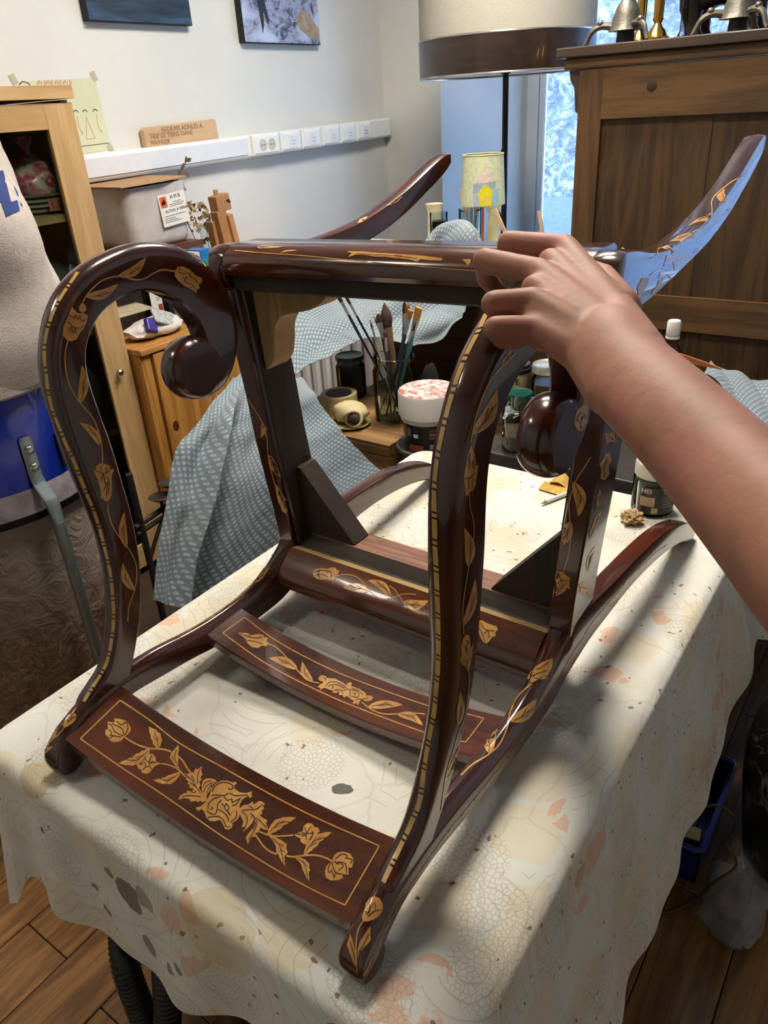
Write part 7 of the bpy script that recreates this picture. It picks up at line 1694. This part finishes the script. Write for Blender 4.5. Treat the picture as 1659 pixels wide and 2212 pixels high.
# ================================================================ dust extractor at the left edge
EC = Vector((-1.085, 0.40, 0)); ER = 0.235
ex = thing('dust_extractor', (EC.x, EC.y, -0.76), 'blue workshop dust extractor with cloth filter bag and clear shavings bag', 'dust extractor')
M_blue = plain('blue_enamel', '0d2a9c', 0.22, coat=0.5, var=0.05)
M_felt = plain('grey_felt_cloth', 'bdb2aa', 0.9, var=0.10, nscale=60, bump=0.4, bscale=300)
def cyl_hit(px, py, r):
    d = ray(px, py); o = CP - EC; a = d.x ** 2 + d.y ** 2; b = 2 * (o.x * d.x + o.y * d.y); c = o.x ** 2 + o.y ** 2 - r * r
    disc = b * b - 4 * a * c
    if disc < 0: return None
    return CP + d * ((-b - math.sqrt(disc)) / (2 * a))
dm = build('drum', MB().lathe([(ER - 0.02, 0.085), (ER, 0.088), (ER, 0.335), (ER - 0.02, 0.340)], (EC.x, EC.y, 0), 64), M_blue, ex)
mb = MB(); rings = []
for k in range(29):
    q = k / 28; z = 0.300 + 0.85 * q; ring = []
    r = ER * (1.06 + 0.05 * math.sin(q * 7) - 0.10 * sstep(0.2, 0.8, q) - 0.02 * q)
    for j in range(72):
        a = 2 * math.pi * j / 72
        f = 1 + 0.07 * math.sin(3 * a + q * 5) * sstep(0.05, 0.3, q) + 0.05 * math.sin(7 * a - q * 9) * sstep(0, 0.2, q) + 0.09 * mnoise.noise(Vector((math.cos(a) * 2, math.sin(a) * 2, q * 7)))
        ring.append((EC.x + r * f * math.cos(a), EC.y - 0.02 * q + r * f * math.sin(a), z))
    rings.append(ring)
mb.loft(rings); fb_ = build('filter_bag', mb, M_felt, ex, smooth=60); FBV = mb.bvh()
build('bag_hem', MB().lathe([(ER + 0.004, 0.285), (ER + 0.014, 0.292), (ER + 0.014, 0.312), (ER + 0.004, 0.320), (ER - 0.01, 0.30), (ER + 0.004, 0.285)], (EC.x, EC.y, 0), 64, caps=False), M_felt, ex)
def on_bag(px, py, lift=0.0015):
    h = FBV.ray_cast(CP, ray(px, py))
    return (h[0] - ray(px, py) * lift) if h[0] is not None else None
# printed blue letter on the cloth bag
def bagpoly(name, pts, mat):
    bm = bmesh.new(); P = []
    for (a, b), (c, d) in zip(pts, pts[1:] + pts[:1]):
        for k in range(6): P.append((a + (c - a) * k / 6, b + (d - b) * k / 6))
    vs = [bm.verts.new((x, y, 0)) for x, y in P]; es = [bm.edges.new((vs[i], vs[(i + 1) % len(vs)])) for i in range(len(vs))]
    bmesh.ops.triangle_fill(bm, edges=es); bmesh.ops.subdivide_edges(bm, edges=[e for e in bm.edges if e.calc_length() > 10], cuts=2); bmesh.ops.triangulate(bm, faces=bm.faces[:])
    m = MB(); ok = True
    for i, v in enumerate(bm.verts):
        v.index = i; p = on_bag(v.co.x, v.co.y)
        if p is None: ok = False; p = Vector((0, 0, 0))
        m.v.append(p)
    for f in bm.faces: m.f.append([v.index for v in f.verts]); m.m.append(0)
    bm.free()
    if ok: return build(name, m, mat, fb_, smooth=60)
bagpoly('blue_letter', [(-12, 370), (7, 368), (24, 436), (38, 432), (43, 455), (13, 468), (3, 436), (-12, 440)], plain('blue_textile_print', '22376f', 0.8))
bagpoly('print_edge', [(27, 395), (29, 392), (49, 444), (47, 447)], plain('blue_textile_print', '22376f', 0.8))
# name on the drum
p = cyl_hit(75, 851, ER + 0.0008); ang = math.atan2(p.x - EC.x, -(p.y - EC.y)); X_ = Vector((math.cos(ang), math.sin(ang), 0))
lt = lettering('As', 0.040, p, X_, (0, 0, 1), dm, plain('white_vinyl', 'c9d2e6', 0.4), bold=0.0012)
for v in lt.data.vertices:
    w = v.co + BASE[dm.name]; q = (w - p).dot(X_); aa = ang + q / ER; v.co = Vector((EC.x + (ER + 0.001) * math.sin(aa), EC.y - (ER + 0.001) * math.cos(aa), w.z)) - BASE[dm.name]
build('clear_skirt', MB().lathe([(ER + 0.002, 0.100), (ER + 0.006, 0.085), (ER + 0.010, 0.050), (ER + 0.004, 0.046), (ER - 0.004, 0.09), (ER + 0.002, 0.100)], (EC.x, EC.y, 0), 64, caps=False), plain('crinkled_film', '8a8186', 0.18, var=0.25, nscale=30, bump=0.7, bscale=40), ex)
build('clamp_band', MB().lathe([(ER + 0.010, 0.034), (ER + 0.012, 0.050), (ER + 0.002, 0.052), (ER + 0.002, 0.032), (ER + 0.010, 0.034)], (EC.x, EC.y, 0), 64, caps=False), M_blk, ex)
sv = NT('bag_of_shavings'); vv = sv.coord(); sz = sv.new('ShaderNodeSeparateXYZ'); sv.link(vv, sz.inputs[0])
nn = sv.noise(vv, 7, 5, 0.65, 0.8); lev = sv.math('MULTIPLY_ADD', nn, 0.35, sz.outputs[2])
fill = sv.ramp(sv.noise(vv, 55, 5, 0.7, 1.5), [(0.35, hexc('4a3a2c')), (0.55, hexc('7a6550')), (0.72, hexc('a08a6c'))])
sv.link(sv.mix(sv.ramp(lev, [(0.66, W1), (0.80, K1)]), hexc('8f8177'), fill), sv.b.inputs['Base Color']); sv.set(Roughness=0.3, Coat_Weight=0.3)
sv.bump(sv.noise(vv, 18, 5, 0.6, 0.8), 0.5, 0.02)
mb = MB(); rings = []
for z, r in ((0.046, 0.99), (0.02, 0.985), (-0.08, 0.98), (-0.20, 0.985), (-0.32, 1.0), (-0.44, 1.0), (-0.53, 0.97), (-0.585, 0.85), (-0.60, 0.6)):
    rings.append([(EC.x + ER * r * (1 + 0.018 * math.sin(9 * a + z * 8)) * math.cos(a), EC.y + ER * r * (1 + 0.018 * math.sin(9 * a + z * 8)) * math.sin(a), z) for a in [2 * math.pi * j / 72 for j in range(72)]])
mb.loft(rings); build('shavings_bag', mb, sv.m, ex, smooth=60)
M_galv = plain('galvanised_steel', '8b9698', 0.35, 0.8, var=0.1, nscale=50)
for k, a in enumerate((None, 2.3, 4.4)):
    if a is None:
        p = cyl_hit(58, 965, ER + 0.004); a = math.atan2(p.y - EC.y, p.x - EC.x)
    ra = Vector((math.cos(a), math.sin(a), 0)); ta = Vector((-math.sin(a), math.cos(a), 0)); up_ = Vector((0, 0, 1)); Ma = Matrix((ta, ra, up_)).transposed()
    m = MB(); sec = []
    for (r_, z, w, th) in ((ER + 0.004, 0.205, 0.020, 0.006), (ER + 0.004, 0.198, 0.026, 0.006), (ER + 0.004, 0.120, 0.026, 0.006), (ER + 0.010, 0.106, 0.027, 0.007), (ER + 0.034, 0.080, 0.027, 0.008), (ER + 0.040, 0.066, 0.026, 0.012), (ER + 0.040, 0.020, 0.020, 0.020)):
        sec.append([EC + ra * (r_ + dy * th / 2) + ta * dx * w / 2 + up_ * z for dx, dy in ((-1, -0.6), (-0.7, -1), (0.7, -1), (1, -0.6), (1, 0.6), (0.7, 1), (-0.7, 1), (-1, 0.6))])
    m.loft(sec); lg_ = build('leg_bracket', m, M_galv, ex, smooth=40)
    build('leg_tube', MB().tube([EC + ra * (ER + 0.040) + up_ * 0.028, EC + ra * (ER + 0.042) + up_ * -0.70], 0.0125, 14), M_galv, ex)
    for z in (0.180, 0.143): build('bolt', MB().lathe([(0.0095, 0), (0.0095, 0.003), (0.0075, 0.004), (0.0075, 0.009), (0.005, 0.010), (0.001, 0.010)], EC + ra * (ER + 0.007) + up_ * z, 6, Matrix((ta, up_, ra)).transposed()), plain('zinc_bolt', 'b6b7b0', 0.25, 1.0), lg_)
p = cyl_hit(118, 925, ER + 0.004); a = math.atan2(p.y - EC.y, p.x - EC.x); ra = Vector((math.cos(a), math.sin(a), 0)); ta = Vector((-math.sin(a), math.cos(a), 0))
lk = build('latch', MB().box(EC + ra * (ER + 0.004) + Vector((0, 0, 0.150)), (0.010, 0.006, 0.075), Matrix((ta, ra, Vector((0, 0, 1)))).transposed()), M_blk, ex, smooth=0, bevel=0.001)
for z in (0.178, 0.160): build('rivet', MB().ball(EC + ra * (ER + 0.008) + Vector((0, 0, z)), 0.004), plain('zinc_bolt', 'b6b7b0', 0.25, 1.0), lk)
build('base_ring', MB().lathe([(0.20, -0.70), (0.30, -0.70), (0.30, -0.68), (0.20, -0.68), (0.20, -0.70)], (EC.x, EC.y, 0), 48, caps=False), M_blue, ex)
for a in (0.6, 2.7, 4.8): build('caster', MB().lathe([(0.028, -0.012), (0.030, 0), (0.028, 0.012)], (EC.x + 0.25 * math.cos(a), EC.y + 0.25 * math.sin(a), -0.73), 16, RX(90)), M_blk, ex)
# ================================================================ on and near the floor
# vacuum cleaner under the table
vc = Vector((-0.185, 0.300, -0.76))
va = thing('vacuum_cleaner', vc, 'round steel workshop vacuum cleaner under the table', 'vacuum cleaner')
build('tank', MB().lathe([(0.150, 0.09), (0.165, 0.10), (0.165, 0.20), (0.155, 0.215), (0.06, 0.26), (0.001, 0.265)], vc, 40), plain('vacuum_grey', '8d8a84', 0.35, 0.4), va)
build('steel_band', MB().lathe([(0.168, 0.150), (0.172, 0.152), (0.172, 0.190), (0.168, 0.192)], vc, 40), plain('steel_band', 'a5a49f', 0.35, 0.6), va)
for a in (3.9, 5.4, 1.2, 2.6): build('caster', MB().lathe([(0.030, -0.02), (0.036, 0), (0.030, 0.02)], vc + Vector((0.155 * math.cos(a), 0.155 * math.sin(a), 0.040)), 18, RX(90)), M_blk, va)
build('skirt', MB().lathe([(0.155, 0.06), (0.162, 0.07), (0.158, 0.10), (0.001, 0.10)], vc, 32), M_blk, va)
M_hose = plain('ribbed_black_hose', '1d1d1d', 0.35, var=0.05)
def hose(P, lab, r=0.021):
    S = spline(P, 40); L = [0.0]
    for a, b in zip(S, S[1:]): L.append(L[-1] + (b - a).length)
    pts = []; rr = []; n = int(L[-1] / 0.0026); k = 0
    for i in range(n):
        s = L[-1] * i / n
        while k < len(L) - 2 and L[k + 1] < s: k += 1
        q = (s - L[k]) / max(1e-9, L[k + 1] - L[k]); pts.append(S[k].lerp(S[k + 1], q)); rr.append(r * (1.0 + (0.07 if i % 3 == 0 else (-0.05 if i % 3 == 1 else 0.02))))
    tag(build('vacuum_hose', MB().tube(pts, rr, 16), M_hose, smooth=70), lab, 'hose', 'vacuum hoses')
hose([on_z(262, 2010, -0.44), on_z(268, 2075, -0.46), on_z(292, 2150, -0.52), on_z(330, 2235, -0.60), on_z(390, 2330, -0.68), on_z(440, 2420, -0.735)], 'black ribbed vacuum hose hanging down at the left of the pair')
hose([on_z(356, 2040, -0.42), on_z(358, 2100, -0.45), on_z(363, 2170, -0.50), on_z(368, 2260, -0.58), on_z(440, 2370, -0.68), on_z(620, 2440, -0.735)], 'black ribbed vacuum hose hanging straight down, right of the pair')
# blue crate
cr = thing('blue_crate', (0.33, 1.01, -0.76), 'open dark blue plastic crate of tools under the table edge', 'crate')
M_bc = plain('navy_plastic', '141d52', 0.4); cx0, cx1, cy0_, cy1_ = 0.235, 0.415, 0.872, 1.150; ct = -0.655
for a in ((cx0, cx1, cy0_, cy0_ + 0.004), (cx0, cx1, cy1_ - 0.004, cy1_), (cx0, cx0 + 0.004, cy0_, cy1_), (cx1 - 0.004, cx1, cy0_, cy1_)): build('wall', MB().bx(*a, -0.757, ct), M_bc, cr, smooth=0)
build('bottom', MB().bx(cx0, cx1, cy0_, cy1_, -0.759, -0.754), M_bc, cr, smooth=0)
rim = MB(); P = [(x + (cx0 + cx1) / 2, y + (cy0_ + cy1_) / 2, ct) for x, y in rrect((cx1 - cx0) / 2 + 0.004, (cy1_ - cy0_) / 2 + 0.004, 0.02)]; P.append(P[0])
rim.tube(P, 0.0055, 8); build('rim', rim, plain('blue_rim', '2e3c80', 0.35), cr)
t = thing('wood_offcut', (0.36, 0.93, -0.75), 'pale wooden offcut lying in the blue crate', 'wood'); build('offcut', MB().box((0.352, 0.925, -0.690), (0.10, 0.035, 0.02), RZ(8)), plain('pale_offcut', '8a7d55', 0.7), t, smooth=0, bevel=0.002); build('support_block', MB().box((0.345, 0.96, -0.727), (0.08, 0.09, 0.052), RZ(3)), plain('dark_block', '2c2a30', 0.7), t, smooth=0)
# black jar
vx, vy = 0.562, 1.00
bj = thing('black_floor_vase', (vx, vy, -0.76), 'tall black floor vase with crackled white veins and a flat lid', 'vase')
cm = NT('crackled_black'); vv = cm.coord(scale=(1, 1, 0.7)); wv_ = cm.noise(vv, 4.5, 5, 0.6, 2.0)
cm.link(cm.ramp(wv_, [(0.0, hexc('0f0f10')), (0.488, hexc('131315')), (0.5, hexc('77757a')), (0.512, hexc('131315')), (1.0, hexc('1b1a19'))]), cm.b.inputs['Base Color']); cm.set(Roughness=0.45)
build('vase_body', MB().lathe([(0.070, 0), (0.078, 0.01), (0.098, 0.12), (0.118, 0.26), (0.122, 0.34), (0.112, 0.42), (0.080, 0.465), (0.060, 0.478), (0.060, 0.49), (0.001, 0.49)], (vx, vy, -0.76), 40), cm.m, bj)
build('lid', MB().lathe([(0.072, 0.490), (0.082, 0.494), (0.082, 0.504), (0.060, 0.510), (0.045, 0.512), (0.045, 0.535), (0.020, 0.545), (0.001, 0.545)], (vx, vy, -0.76), 36), plain('grey_lid', '4d4c48', 0.5), bj)
# plastic bag and cable on the floor
crumple('plastic_bag', (0.500, 0.862, -0.735), (0.055, 0.105, 0.045), M_film, 'crumpled clear plastic bag on the floor beside the black vase', 14.0, flat=0.5, n=4, amp=0.45, fr=3.2)
cb_ = spline([on_z(1395, 1955, -0.756), on_z(1440, 1970, -0.756), on_z(1490, 1950, -0.756), on_z(1525, 1925, -0.756), on_z(1545, 1905, -0.68), on_z(1590, 1870, -0.665), on_z(1570, 1820, -0.66), on_z(1590, 1775, -0.60), on_z(1550, 1740, -0.60), on_z(1480, 1755, -0.60)], 8)
tag(build('power_cable', MB().tube(cb_, 0.0032, 8), plain('brown_cable', '4a3c24', 0.5)), 'thin brown power cable snaking over the floor and crate', 'cable')
# red crate and wrought iron stand seen between the left arm and the cloth
rp = on_z(355, 1352, -0.30)
tag(build('red_box', MB().bx(rp.x - 0.02, rp.x + 0.10, rp.y - 0.02, rp.y + 0.12, -0.76, -0.30), plain('red_plastic', 'b0201f', 0.35), smooth=0, bevel=0.008), 'red plastic box beside the table under the dotted cloth', 'box')
ii = on_x(318, 1110, -1.12)
ir = thing('iron_stand', (ii.x, ii.y, -0.76), 'black iron stand with saucer cups in front of the pine cupboard', 'stand')
M_iron = plain('worn_iron', '3b3733', 0.5, 0.5, var=0.3, nscale=40)
A = on_x(292, 1140, -1.12); B = on_x(372, 1085, -1.12); C_ = on_x(300, 1215, -1.12)
build('cross_bar', MB().tube([A, B], 0.008, 8), M_iron, ir); build('cross_bar', MB().tube([A + Vector((0, 0, -0.022)), B + Vector((0, 0, -0.026))], 0.007, 8), M_iron, ir)
for px, py, r in ((345, 1072, 0.032), (362, 1042, 0.028)):
    q = on_x(px, py, -1.12); cup = build('saucer', MB().lathe([(0.004, -0.014), (r * 0.7, -0.008), (r, 0.0), (r * 0.95, 0.001), (0.001, -0.005)], q, 20), M_iron, ir)
    build('cup_stem', MB().tube([q + Vector((0, 0, -0.012)), q + Vector((0, 0, -0.055))], 0.004, 8), M_iron, ir)
build('scroll', MB().tube(spline([B + Vector((0, -0.03, -0.02)), A + Vector((0, 0.06, -0.06)), A + Vector((0, 0.02, -0.13)), A + Vector((0, 0.035, -0.20)), A + Vector((0, 0.075, -0.215))], 8), 0.006, 8), M_iron, ir)
build('post', MB().tube([Vector((ii.x, A.y + 0.02, -0.10)), Vector((ii.x, A.y + 0.02, -0.745))], 0.010, 8), M_iron, ir); build('foot_plate', MB().lathe([(0.09, 0), (0.09, 0.010), (0.012, 0.02), (0.001, 0.02)], (ii.x, A.y + 0.02, -0.76), 20), M_iron, ir)
